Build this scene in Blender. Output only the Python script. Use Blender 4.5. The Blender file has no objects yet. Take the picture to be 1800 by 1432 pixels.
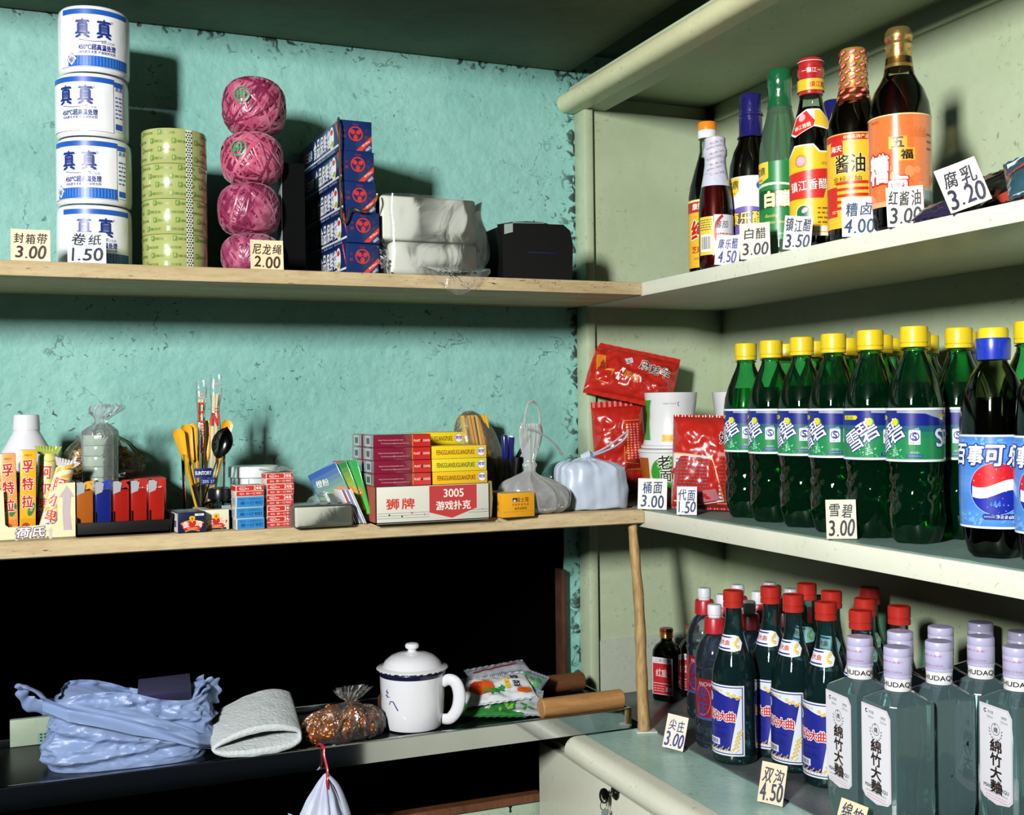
import bpy, bmesh, math, random
from mathutils import Vector, Matrix, noise, Euler

S = bpy.context.scene
COL = S.collection
PI = math.pi
R = math.radians
V = Vector

# ------------------------------------------------------------------ camera, world, light, exposure
H = 1.45                                   # camera height above the floor
FPX = 1984.0                               # focal length in pixels of the 1800 x 1432 frame
FU, FV = math.cos(R(67.5)), math.sin(R(67.5))
ROLL = 0.0119
Fw, Rt, Up = V((FU, FV, 0)), V((FV, -FU, 0)), V((0, 0, 1))
CAMP = V((0, 0, H))
_cx = Rt * math.cos(ROLL) - Up * math.sin(ROLL)
_cy = Rt * math.sin(ROLL) + Up * math.cos(ROLL)
cd = bpy.data.cameras.new('camera')
cam = bpy.data.objects.new('camera', cd)
COL.objects.link(cam)
cam.matrix_world = Matrix(((_cx.x, _cy.x, -Fw.x, 0), (_cx.y, _cy.y, -Fw.y, 0), (_cx.z, _cy.z, -Fw.z, H), (0, 0, 0, 1)))
cd.sensor_width = 36.0
cd.lens = 36.0 * FPX / 1800.0
cd.clip_start = 0.02
S.camera = cam

w = bpy.data.worlds.new('world')
S.world = w
w.use_nodes = True
w.node_tree.nodes['Background'].inputs[0].default_value = (0.62, 0.80, 1.0, 1)
w.node_tree.nodes['Background'].inputs[1].default_value = 0.016

ld = bpy.data.lights.new('strobe_lamp', 'AREA')  # studio strobe out of view, placed by the shadows it casts
ld.shape = 'RECTANGLE'
ld.size, ld.size_y = 0.18, 0.42
ld.energy = 66.0
ld.color = (1.0, 0.985, 0.97)
lamp = bpy.data.objects.new('studio_lamp', ld)
COL.objects.link(lamp)
LP = V((-1.08, -0.32, H + 0.66))
lamp.location = LP
ld.spread = R(132)
lamp.rotation_euler = (V((1.10, 1.40, H + 0.42)) - LP).to_track_quat('-Z', 'Y').to_euler()

S.view_settings.view_transform = 'Standard'
S.view_settings.look = 'None'
S.view_settings.exposure = 0.0
S.view_settings.gamma = 1.0
S.view_settings.use_curve_mapping = False
S.cycles.caustics_reflective = False
S.cycles.caustics_refractive = False
S.cycles.max_bounces = 14
S.cycles.transmission_bounces = 12
S.cycles.glossy_bounces = 6
S.cycles.diffuse_bounces = 1
S.cycles.transparent_max_bounces = 40

# heights and planes of the place
ZU, ZM, ZC, ZT = H + 0.1915, H - 0.161, H - 0.500, H - 0.4725
YF, YW, YP = 1.539, 1.775, 1.742           # front of the shelves on the teal wall, the wall, the cream end panel
XF, XB = 0.858, 1.135                      # front of the shelves on the other side, their back wall


def W(px, py, X=None, Y=None, Z=None):
    """Point of the place seen at a pixel of the photograph, on a plane X=, Y= or Z= (Z in metres above the floor)."""
    dx, dy = px - 900.0, 716.0 - py
    a = (dx * math.cos(ROLL) + dy * math.sin(ROLL)) / FPX
    b = (-dx * math.sin(ROLL) + dy * math.cos(ROLL)) / FPX
    d = Fw + Rt * a + Up * b
    t = X / d.x if X is not None else Y / d.y if Y is not None else (Z - H) / d.z
    return CAMP + d * t


def camdir(p):
    return math.atan2(-p[1], -p[0])


# ------------------------------------------------------------------ materials
def lin(h):
    if not isinstance(h, str):
        return tuple(h) + (1,) if len(h) == 3 else tuple(h)
    c = [int(h[i:i + 2], 16) / 255 for i in (0, 2, 4)]
    return tuple((x / 12.92 if x <= 0.04045 else ((x + 0.055) / 1.055) ** 2.4) for x in c) + (1,)


_M = {}


def nt(name):
    m = bpy.data.materials.new(name)
    m.use_nodes = True
    n = m.node_tree.nodes
    n.clear()
    out = n.new('ShaderNodeOutputMaterial')
    return m, n, m.node_tree.links, out


def mat(col, rough=0.5, metal=0.0, coat=0.0, spec=0.5, bump=0.0, bscale=60.0, var=0.0, vscale=12.0, sub=0.0):
    key = (col if isinstance(col, str) else tuple(col), rough, metal, coat, spec, bump, bscale, var, vscale, sub)
    if key in _M:
        return _M[key]
    m, n, l, out = nt('paint_%d' % len(_M))
    p = n.new('ShaderNodeBsdfPrincipled')
    p.inputs['Base Color'].default_value = lin(col)
    p.inputs['Roughness'].default_value = rough
    p.inputs['Metallic'].default_value = metal
    p.inputs['Coat Weight'].default_value = coat
    p.inputs['Coat Roughness'].default_value = 0.06
    p.inputs['Specular IOR Level'].default_value = spec
    if sub:
        p.inputs['Subsurface Weight'].default_value = sub
        p.inputs['Subsurface Radius'].default_value = (0.01, 0.008, 0.006)
    if bump or var:
        tc = n.new('ShaderNodeTexCoord')
    if bump:
        t = n.new('ShaderNodeTexNoise')
        t.inputs['Scale'].default_value = bscale
        t.inputs['Detail'].default_value = 4
        b = n.new('ShaderNodeBump')
        b.inputs['Strength'].default_value = bump
        b.inputs['Distance'].default_value = 0.004
        l.new(tc.outputs['Object'], t.inputs['Vector'])
        l.new(t.outputs['Fac'], b.inputs['Height'])
        l.new(b.outputs['Normal'], p.inputs['Normal'])
    if var:
        t = n.new('ShaderNodeTexNoise')
        t.inputs['Scale'].default_value = vscale
        t.inputs['Detail'].default_value = 6
        mr = n.new('ShaderNodeMapRange')
        mr.inputs[1].default_value, mr.inputs[2].default_value = 0.3, 0.7
        mr.inputs[3].default_value, mr.inputs[4].default_value = 1 - var, 1 + var * 0.4
        mx = n.new('ShaderNodeMix')
        mx.data_type = 'RGBA'
        mx.blend_type = 'MULTIPLY'
        mx.inputs[0].default_value = 1
        mx.inputs[6].default_value = lin(col)
        l.new(tc.outputs['Object'], t.inputs['Vector'])
        l.new(t.outputs['Fac'], mr.inputs[0])
        l.new(mr.outputs[0], mx.inputs[7])
        l.new(mx.outputs[2], p.inputs['Base Color'])
    l.new(p.outputs[0], out.inputs[0])
    _M[key] = m
    return m


def film(col='eef4ff', haze=0.10, edge=0.55, rough=0.12, bump=0.6, bscale=45.0, tint='ffffff'):
    """Thin plastic film: mostly see-through, milky where it turns away, with crinkled shine."""
    key = ('film', col, haze, edge, rough, bump, bscale, tint)
    if key in _M:
        return _M[key]
    m, n, l, out = nt('film_%d' % len(_M))
    tc = n.new('ShaderNodeTexCoord')
    t = n.new('ShaderNodeTexNoise')
    t.inputs['Scale'].default_value = bscale
    t.inputs['Detail'].default_value = 3
    t.inputs['Distortion'].default_value = 1.2
    b = n.new('ShaderNodeBump')
    b.inputs['Strength'].default_value = bump
    b.inputs['Distance'].default_value = 0.01
    l.new(tc.outputs['Object'], t.inputs['Vector'])
    l.new(t.outputs['Fac'], b.inputs['Height'])
    tr = n.new('ShaderNodeBsdfTransparent')
    tr.inputs[0].default_value = lin(tint)
    df = n.new('ShaderNodeBsdfDiffuse')
    df.inputs[0].default_value = lin(col)
    tl = n.new('ShaderNodeBsdfTranslucent')
    tl.inputs[0].default_value = lin(col)
    gl = n.new('ShaderNodeBsdfGlossy')
    gl.inputs[0].default_value = (1, 1, 1, 1)
    gl.inputs[1].default_value = rough
    m0 = n.new('ShaderNodeMixShader')
    m0.inputs[0].default_value = 0.4
    l.new(df.outputs[0], m0.inputs[1])
    l.new(tl.outputs[0], m0.inputs[2])
    lw = n.new('ShaderNodeLayerWeight')
    lw.inputs[0].default_value = 0.35
    l.new(b.outputs[0], lw.inputs['Normal'])
    ma = n.new('ShaderNodeMath')
    ma.operation = 'MULTIPLY_ADD'
    ma.use_clamp = True
    ma.inputs[1].default_value = edge
    ma.inputs[2].default_value = haze
    l.new(lw.outputs['Facing'], ma.inputs[0])
    m1 = n.new('ShaderNodeMixShader')
    l.new(ma.outputs[0], m1.inputs[0])
    l.new(tr.outputs[0], m1.inputs[1])
    l.new(m0.outputs[0], m1.inputs[2])
    fr = n.new('ShaderNodeFresnel')
    fr.inputs[0].default_value = 1.5
    l.new(b.outputs[0], fr.inputs['Normal'])
    for q in (df, tl, gl):
        l.new(b.outputs[0], q.inputs['Normal'])
    m2 = n.new('ShaderNodeMixShader')
    l.new(fr.outputs[0], m2.inputs[0])
    l.new(m1.outputs[0], m2.inputs[1])
    l.new(gl.outputs[0], m2.inputs[2])
    l.new(m2.outputs[0], out.inputs[0])
    _M[key] = m
    return m


def shell(face, rim, rough=0.03, ior=1.45, glow_veil=0.0, glow_veil_col='ffffff'):
    """Thin wall of a bottle: tinted, darker towards its rim, mirror-like by Fresnel."""
    key = ('shell', face, rim, rough, ior, glow_veil, glow_veil_col)
    if key in _M:
        return _M[key]
    m, n, l, out = nt('glass_wall_%d' % len(_M))
    lw = n.new('ShaderNodeLayerWeight')
    lw.inputs[0].default_value = 0.25
    mx = n.new('ShaderNodeMix')
    mx.data_type = 'RGBA'
    mx.inputs[6].default_value = lin(face)
    mx.inputs[7].default_value = lin(rim)
    l.new(lw.outputs['Facing'], mx.inputs[0])
    tr = n.new('ShaderNodeBsdfTransparent')
    l.new(mx.outputs[2], tr.inputs[0])
    last = tr
    if glow_veil:  # diffuse veil: puts light passing through the wall into its colour
        df = n.new('ShaderNodeBsdfDiffuse')
        df.inputs[0].default_value = lin(glow_veil_col)
        mm = n.new('ShaderNodeMixShader')
        mm.inputs[0].default_value = glow_veil
        l.new(tr.outputs[0], mm.inputs[1])
        l.new(df.outputs[0], mm.inputs[2])
        last = mm
    gl = n.new('ShaderNodeBsdfGlossy')
    gl.inputs[0].default_value = (1, 1, 1, 1)
    gl.inputs[1].default_value = rough
    fr = n.new('ShaderNodeFresnel')
    fr.inputs[0].default_value = ior
    m2 = n.new('ShaderNodeMixShader')
    l.new(fr.outputs[0], m2.inputs[0])
    l.new(last.outputs[0], m2.inputs[1])
    l.new(gl.outputs[0], m2.inputs[2])
    l.new(m2.outputs[0], out.inputs[0])
    _M[key] = m
    return m


def liquid(col, ior=1.33, rough=0.0):
    key = ('liquid', col, ior, rough)
    if key in _M:
        return _M[key]
    m, n, l, out = nt('liquid_%d' % len(_M))
    g = n.new('ShaderNodeBsdfGlass')
    g.inputs['Color'].default_value = lin(col)
    g.inputs['Roughness'].default_value = rough
    g.inputs['IOR'].default_value = ior
    l.new(g.outputs[0], out.inputs[0])
    _M[key] = m
    return m


def ink(col, rough=0.38):
    return mat(col, rough=rough, spec=0.5)


def aged(name, base, dark, speck, scale=6.0, cracks=0.0, specks=0.5, rough=0.6, bump=0.25, stretch=(1, 1, 1), streak=0.0, grime=0.35, edges=()):
    """Old paint or wood: blotches, grime, specks and hairline cracks, all fixed to the object."""
    m, n, l, out = nt(name)
    p = n.new('ShaderNodeBsdfPrincipled')
    p.inputs['Roughness'].default_value = rough
    tc = n.new('ShaderNodeTexCoord')
    mp = n.new('ShaderNodeMapping')
    mp.inputs['Scale'].default_value = stretch
    l.new(tc.outputs['Object'], mp.inputs[0])
    src = mp.outputs[0]

    def nz(sc, det=6, dist=0.0, vec=None):
        t = n.new('ShaderNodeTexNoise')
        t.inputs['Scale'].default_value = sc
        t.inputs['Detail'].default_value = det
        t.inputs['Distortion'].default_value = dist
        l.new(vec or src, t.inputs['Vector'])
        return t.outputs['Fac']

    def rng(x, a, b, c, d):
        q = n.new('ShaderNodeMapRange')
        for i, y in enumerate((a, b, c, d)):
            q.inputs[i + 1].default_value = y
        l.new(x, q.inputs[0])
        return q.outputs[0]

    def mix(f, a, b):
        q = n.new('ShaderNodeMix')
        q.data_type = 'RGBA'
        if isinstance(f, float):
            q.inputs[0].default_value = f
        else:
            l.new(f, q.inputs[0])
        for i, y in ((6, a), (7, b)):
            if isinstance(y, str):
                q.inputs[i].default_value = lin(y)
            else:
                l.new(y, q.inputs[i])
        return q.outputs[2]

    def mul(a, b):
        q = n.new('ShaderNodeMath')
        q.operation = 'MULTIPLY'
        q.use_clamp = True
        for i, y in ((0, a), (1, b)):
            if isinstance(y, float):
                q.inputs[i].default_value = y
            else:
                l.new(y, q.inputs[i])
        return q.outputs[0]

    c = mix(rng(nz(scale, 8, 0.6), 0.42, 0.72, 0.0, grime), base, dark)
    if streak:
        wv = nz(scale * 7, 5, 0.3)
        c = mix(rng(wv, 0.45, 0.75, 0.0, streak), c, dark)
    c = mix(rng(nz(scale * 9, 5, 0.4), 0.40, 0.70, 0.0, grime * 0.35), c, dark)
    h = nz(scale * 14, 5)
    if specks:
        sp = rng(nz(scale * 26, 3, 0.8), 0.63, 0.70, 0.0, 1.0)
        c = mix(mul(mul(sp, rng(nz(scale * 1.7, 3), 0.42, 0.62, 0.0, 1.0)), specks), c, speck)
    if cracks:
        vn = n.new('ShaderNodeTexNoise')
        vn.inputs['Scale'].default_value = scale * 3.5
        vn.inputs['Detail'].default_value = 6
        l.new(src, vn.inputs['Vector'])
        vm = n.new('ShaderNodeVectorMath')
        vm.operation = 'MULTIPLY_ADD'
        vm.inputs[1].default_value = (0.16, 0.16, 0.16)
        l.new(vn.outputs['Color'], vm.inputs[0])
        l.new(src, vm.inputs[2])
        vo = n.new('ShaderNodeTexVoronoi')
        vo.feature = 'DISTANCE_TO_EDGE'
        vo.inputs['Scale'].default_value = scale * 2.6
        l.new(vm.outputs[0], vo.inputs['Vector'])
        line = rng(vo.outputs['Distance'], 0.0, 0.015, 1.0, 0.0)
        where = rng(nz(scale * 2.3, 5, 0.5), 0.56, 0.64, 0.0, 1.0)
        ck = mul(mul(line, where), cracks)
        c = mix(ck, c, speck)
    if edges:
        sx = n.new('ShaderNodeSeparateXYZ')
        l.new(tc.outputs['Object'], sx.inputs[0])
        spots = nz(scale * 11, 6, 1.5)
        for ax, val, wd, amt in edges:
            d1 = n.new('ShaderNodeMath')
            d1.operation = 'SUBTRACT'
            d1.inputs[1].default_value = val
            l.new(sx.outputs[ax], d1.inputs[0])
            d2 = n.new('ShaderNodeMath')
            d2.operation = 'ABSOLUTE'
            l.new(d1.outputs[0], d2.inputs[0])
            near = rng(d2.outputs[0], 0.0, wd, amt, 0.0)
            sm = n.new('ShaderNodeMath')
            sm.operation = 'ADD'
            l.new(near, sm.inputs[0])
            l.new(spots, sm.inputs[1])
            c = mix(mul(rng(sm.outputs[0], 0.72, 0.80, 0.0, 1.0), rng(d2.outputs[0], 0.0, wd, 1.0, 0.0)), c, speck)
    b = n.new('ShaderNodeBump')
    b.inputs['Strength'].default_value = bump
    b.inputs['Distance'].default_value = 0.004
    l.new(h, b.inputs['Height'])
    l.new(b.outputs[0], p.inputs['Normal'])
    l.new(c, p.inputs['Base Color'])
    l.new(p.outputs[0], out.inputs[0])
    return m


# ------------------------------------------------------------------ mesh building
class MB:
    def __init__(s):
        s.v, s.f, s.mi, s.sm, s.mats = [], [], [], [], []

    def slot(s, m):
        if m not in s.mats:
            s.mats.append(m)
        return s.mats.index(m)

    def add(s, vs, fs, m, smooth=False, mx=None):
        b = len(s.v)
        k = s.slot(m)
        s.v.extend((mx @ V(p)) if mx is not None else V(p) for p in vs)
        for f in fs:
            s.f.append([b + i for i in f])
            s.mi.append(k)
            s.sm.append(smooth)
        return s

    def box(s, c, size, m, bev=0.0, mx=None, seg=2, taper=1.0):
        bm = bmesh.new()
        bmesh.ops.create_cube(bm, size=1.0)
        for q in bm.verts:
            k = taper if q.co.z > 0 else 1.0
            q.co = V((q.co.x * size[0] * k, q.co.y * size[1] * k, q.co.z * size[2]))
        if bev > 0:
            bmesh.ops.bevel(bm, geom=list(bm.edges), offset=bev, segments=seg, profile=0.5, affect='EDGES')
        bm.verts.index_update()
        t = Matrix.Translation(c)
        s.add([q.co.copy() for q in bm.verts], [[q.index for q in f.verts] for f in bm.faces], m, bev > 0, (mx @ t) if mx is not None else t)
        bm.free()
        return s

    def lathe(s, prof, m, seg=32, smooth=True, mx=None, rm=None, top=True, bot=True):
        vs, fs, rows = [], [], []
        for r, z in prof:
            if r < 1e-6:
                rows.append([len(vs)])
                vs.append(V((0, 0, z)))
            else:
                row = []
                for i in range(seg):
                    a = 2 * PI * i / seg
                    q = rm(a, z) if rm else 1.0
                    row.append(len(vs))
                    vs.append(V((r * q * math.cos(a), r * q * math.sin(a), z)))
                rows.append(row)
        for a, b in zip(rows, rows[1:]):
            for i in range(seg):
                j = (i + 1) % seg
                if len(a) == 1 and len(b) == 1:
                    continue
                if len(a) == 1:
                    fs.append([a[0], b[j], b[i]])
                elif len(b) == 1:
                    fs.append([a[i], a[j], b[0]])
                else:
                    fs.append([a[i], a[j], b[j], b[i]])
        if bot and len(rows[0]) > 1:
            fs.append(list(reversed(rows[0])))
        if top and len(rows[-1]) > 1:
            fs.append(list(rows[-1]))
        return s.add(vs, fs, m, smooth, mx)

    def tube(s, pts, rad, m, seg=8, smooth=True, mx=None, flat=1.0, closed=False):
        pts = [V(p) for p in pts]
        n = len(pts)
        rad = rad if isinstance(rad, (list, tuple)) else [rad] * n
        vs, fs = [], []
        up = V((0, 0, 1))
        prev = None
        for i, p in enumerate(pts):
            a, b = pts[i - 1] if (i or closed) else p, pts[(i + 1) % n] if (i < n - 1 or closed) else p
            d = (b - a).normalized()
            if prev is None:
                x = d.cross(up)
                if x.length < 0.05:
                    x = d.cross(V((1, 0, 0)))
            else:
                x = prev - d * prev.dot(d)
            x.normalize()
            prev = x
            y = d.cross(x)
            for k in range(seg):
                t = 2 * PI * k / seg
                vs.append(p + x * math.cos(t) * rad[i] + y * math.sin(t) * rad[i] * flat)
        for i in range(n if closed else n - 1):
            for k in range(seg):
                k2 = (k + 1) % seg
                i2 = (i + 1) % n
                fs.append([i * seg + k, i * seg + k2, i2 * seg + k2, i2 * seg + k])
        if not closed:
            fs.append(list(reversed(range(seg))))
            fs.append([(n - 1) * seg + k for k in range(seg)])
        return s.add(vs, fs, m, smooth, mx)

    def grid(s, nx, ny, fn, m, smooth=True, mx=None, flip=False, wrap=False):
        vs = [fn(i / (nx - (0 if wrap else 1)), j / (ny - 1)) for j in range(ny) for i in range(nx)]
        fs = []
        for j in range(ny - 1):
            for i in range(nx if wrap else nx - 1):
                i2 = (i + 1) % nx
                q = [j * nx + i, j * nx + i2, (j + 1) * nx + i2, (j + 1) * nx + i]
                fs.append(q[::-1] if flip else q)
        return s.add(vs, fs, m, smooth, mx)

    def prism(s, outl, d, m, mx=None, smooth=False):
        """Outline in x,z extruded along y from 0 to d."""
        n = len(outl)
        vs = [V((x, 0, z)) for x, z in outl] + [V((x, d, z)) for x, z in outl]
        fs = [list(range(n)), list(range(2 * n - 1, n - 1, -1))]
        fs += [[(i + 1) % n, i, n + i, n + (i + 1) % n] for i in range(n)]
        return s.add(vs, fs, m, smooth, mx)

    def mesh(s, name):
        me = bpy.data.meshes.new(name)
        me.from_pydata([tuple(p) for p in s.v], [], s.f)
        for m in s.mats:
            me.materials.append(m)
        me.polygons.foreach_set('material_index', s.mi)
        me.polygons.foreach_set('use_smooth', s.sm)
        me.update()
        try:
            me.set_sharp_from_angle(angle=R(38))
        except Exception:
            pass
        return me

    def build(s, name, parent=None, loc=(0, 0, 0), rz=0.0, rot=None):
        o = bpy.data.objects.new(name, s.mesh(name))
        COL.objects.link(o)
        o.location = loc
        o.rotation_euler = rot if rot is not None else (0, 0, rz)
        if parent is not None:
            o.parent = parent
        return o


def tag(o, label, cat, group=None):
    o['label'] = label
    o['category'] = cat
    if group:
        o['group'] = group
    return o


def thing(name, label, cat, loc, rz=0.0, group=None, rot=None):
    o = bpy.data.objects.new(name, None)
    o.empty_display_size = 0.02
    COL.objects.link(o)
    o.location = loc
    o.rotation_euler = rot if rot is not None else (0, 0, rz)
    return tag(o, label, cat, group)


def struct(o):
    o['kind'] = 'structure'
    return o


def copy_thing(root, loc, rz, label, group=None, rot=None):
    r = root.copy()
    COL.objects.link(r)
    r.location = loc
    r.rotation_euler = rot if rot is not None else (0, 0, rz)
    r['label'] = label
    if group:
        r['group'] = group
    for ch in list(root.children):
        c = ch.copy()
        COL.objects.link(c)
        c.parent = r
        for g in list(ch.children):
            d = g.copy()
            COL.objects.link(d)
            d.parent = c
    return r


# ------------------------------------------------------------------ printing: flat shapes and lettering laid on surfaces
_TX = {}


def glyphs(s, bold=0.0, shear=0.0, space=1.0):
    key = (s, bold, shear, space)
    if key not in _TX:
        cu = bpy.data.curves.new('lettering', 'FONT')
        cu.body = s
        cu.size = 1.0
        cu.offset = bold
        cu.shear = shear
        cu.space_character = space
        cu.resolution_u = 3
        o = bpy.data.objects.new('lettering', cu)
        me = bpy.data.meshes.new_from_object(o)
        vs = [(p.co.x, p.co.y) for p in me.vertices]
        fs = [list(f.vertices) for f in me.polygons]
        bpy.data.objects.remove(o)
        bpy.data.curves.remove(cu)
        bpy.data.meshes.remove(me)
        if vs:
            x0, x1 = min(p[0] for p in vs), max(p[0] for p in vs)
            y0, y1 = min(p[1] for p in vs), max(p[1] for p in vs)
            vs = [(x - (x0 + x1) / 2, y - (y0 + y1) / 2) for x, y in vs]
            _TX[key] = (vs, fs, x1 - x0, y1 - y0)
        else:
            _TX[key] = ([], [], 1.0, 1.0)
    return _TX[key]


def text(s, x, y, h, w=None, rot=0.0, bold=0.0, shear=0.0, space=1.0, rim=None):
    """Lettering centred on x, y; heavier strokes are laid as shifted copies (bold and rim in parts of the letter height)."""
    vs, fs, tw, th = glyphs(s, 0.0, shear, space)
    ky = h / th
    kx = (w / tw) if w else ky
    c, sn = math.cos(rot), math.sin(rot)
    r = bold if rim is None else rim
    n = 0 if r <= 0 else (3 if rim is None else 8)
    sh = [(0.0, 0.0)] if n == 0 else [(r * h * math.cos(PI / 2 + 2 * PI * i / n), r * h * math.sin(PI / 2 + 2 * PI * i / n)) for i in range(n)]
    out, of = [], []
    for e, (p, q) in enumerate(sh):
        k = len(out)
        out += [(x + p + a * kx * c - b * ky * sn, y + q + a * kx * sn + b * ky * c, e * 7e-6) for a, b in vs]
        of += [[i + k for i in f] for f in fs]
    return out, of


def rect(x0, y0, x1, y1):
    return [(x0, y0), (x1, y0), (x1, y1), (x0, y1)], [[0, 1, 2, 3]]


def ell(x, y, rx, ry=None, n=20, rot=0.0):
    ry = rx if ry is None else ry
    c, s = math.cos(rot), math.sin(rot)
    p = [(rx * math.cos(2 * PI * i / n), ry * math.sin(2 * PI * i / n)) for i in range(n)]
    return [(x + a * c - b * s, y + a * s + b * c) for a, b in p], [list(range(n))]


def ring(x, y, r0, r1, n=24, a0=0.0, a1=2 * PI, sy=1.0):
    vs, fs = [], []
    full = abs(a1 - a0) > 6.28
    k = n if full else n + 1
    for i in range(k):
        a = a0 + (a1 - a0) * i / n
        vs += [(x + r0 * math.cos(a), y + r0 * sy * math.sin(a)), (x + r1 * math.cos(a), y + r1 * sy * math.sin(a))]
    for i in range(n):
        j = (i + 1) % k
        fs.append([2 * i, 2 * i + 1, 2 * j + 1, 2 * j])
    return vs, fs


def poly(*p):
    return list(p), [list(range(len(p)))]


def line(p, q, wd):
    dx, dy = q[0] - p[0], q[1] - p[1]
    n = math.hypot(dx, dy) or 1
    a, b = -dy / n * wd / 2, dx / n * wd / 2
    return [(p[0] - a, p[1] - b), (q[0] - a, q[1] - b), (q[0] + a, q[1] + b), (p[0] + a, p[1] + b)], [[0, 1, 2, 3]]


def many(*shapes):
    vs, fs = [], []
    for a, b in shapes:
        k = len(vs)
        vs += a
        fs += [[i + k for i in f] for f in b]
    return vs, fs


class Dec:
    """Prints flat shapes (u to the reader's right, v up) on a surface given by fn(u, v, lift)."""

    def __init__(s, mb, fn, du=0.0, base=0.00025, step=0.00011, dv=0.0):
        s.mb, s.fn, s.du, s.base, s.step, s.dv = mb, fn, du, base, step, dv

    def put(s, shape, m, lay=0):
        vs, fs = shape
        if not vs:
            return s
        m = ink(m) if isinstance(m, str) else m
        off = s.base + s.step * lay
        if s.du:
            bm = bmesh.new()
            bv = [bm.verts.new((p[0], p[1], p[2] if len(p) > 2 else 0)) for p in vs]
            for f in fs:
                try:
                    bm.faces.new([bv[i] for i in f])
                except ValueError:
                    pass
            x0, x1 = min(p[0] for p in vs), max(p[0] for p in vs)
            k = math.floor(x0 / s.du) + 1
            while k * s.du < x1:
                bmesh.ops.bisect_plane(bm, geom=bm.verts[:] + bm.edges[:] + bm.faces[:], dist=1e-7, plane_co=(k * s.du, 0, 0), plane_no=(1, 0, 0))
                k += 1
            if s.dv:
                y0, y1 = min(p[1] for p in vs), max(p[1] for p in vs)
                k = math.floor(y0 / s.dv) + 1
                while k * s.dv < y1:
                    bmesh.ops.bisect_plane(bm, geom=bm.verts[:] + bm.edges[:] + bm.faces[:], dist=1e-7, plane_co=(0, k * s.dv, 0), plane_no=(0, 1, 0))
                    k += 1
            bm.verts.index_update()
            vs = [tuple(q.co) for q in bm.verts]
            fs = [[q.index for q in f.verts] for f in bm.faces]
            bm.free()
        s.mb.add([s.fn(p[0], p[1], off + (p[2] if len(p) > 2 else 0)) for p in vs], fs, m, bool(s.du))
        return s

    def outlined(s, t, x, y, h, m, mo, lay, w=None, rot=0.0, bold=0.01, fat=0.05, shear=0.0):
        """Lettering with a wider rim of another colour."""
        s.put(text(t, x, y, h, w, rot, 0, shear, 1.06, rim=bold + fat), mo, lay)
        s.put(text(t, x, y, h, w, rot, bold, shear, 1.06), m, lay + 1)
        return s


def flat(o, right, up):
    o, right, up = V(o), V(right).normalized(), V(up).normalized()
    n = right.cross(up)
    return lambda u, v, q: o + right * u + up * v + n * q


def cyl(r, phi0=-PI / 2, z0=0.0):
    f = r if callable(r) else (lambda z: r)

    def g(u, v, q):
        rr = f(v + z0)
        a = phi0 + u / f(z0 if callable(r) else 0)
        return V(((rr + q) * math.cos(a), (rr + q) * math.sin(a), v + z0))
    return g


def prof_r(prof):
    def f(z):
        for (r0, z0), (r1, z1) in zip(prof, prof[1:]):
            if z0 <= z <= z1 and z1 > z0:
                return r0 + (r1 - r0) * (z - z0) / (z1 - z0)
        return prof[-1][0]
    return f


def box_face(side, w, d, h):
    """Mapping for a face of a box that stands on z=0, centred in x and y; u, v from the face's centre."""
    return {'front': flat((0, -d / 2, h / 2), (1, 0, 0), (0, 0, 1)), 'left': flat((-w / 2, 0, h / 2), (0, -1, 0), (0, 0, 1)),
            'right': flat((w / 2, 0, h / 2), (0, 1, 0), (0, 0, 1)), 'top': flat((0, 0, h), (1, 0, 0), (0, 1, 0))}[side]


def scatter_lines(d, x0, x1, y0, y1, rows, m, lay=1, seed=0, th=0.35):
    """Rows of small print too fine to read: short dashes."""
    rnd = random.Random(seed)
    hh = (y1 - y0) / rows
    sh = []
    for i in range(rows):
        x = x0
        y = y1 - (i + 0.5) * hh
        while x < x1:
            ln = rnd.uniform(0.5, 1.4) * hh
            sh.append(rect(x, y - hh * th / 2, min(x + ln, x1), y + hh * th / 2))
            x += ln + hh * 0.3
    d.put(many(*sh), m, lay)


def barcode(d, x, y, w_, h_, lay=1, bg='f4f4f0', seed=3):
    rnd = random.Random(seed)
    d.put(rect(x - w_ / 2, y - h_ / 2, x + w_ / 2, y + h_ / 2), bg, lay)
    sh, t = [], x - w_ * 0.42
    while t < x + w_ * 0.4:
        k = rnd.uniform(0.015, 0.05) * w_
        sh.append(rect(t, y - h_ * 0.38, t + k, y + h_ * 0.38))
        t += k + rnd.uniform(0.02, 0.05) * w_
    d.put(many(*sh), '20202c', lay + 1)


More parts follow.
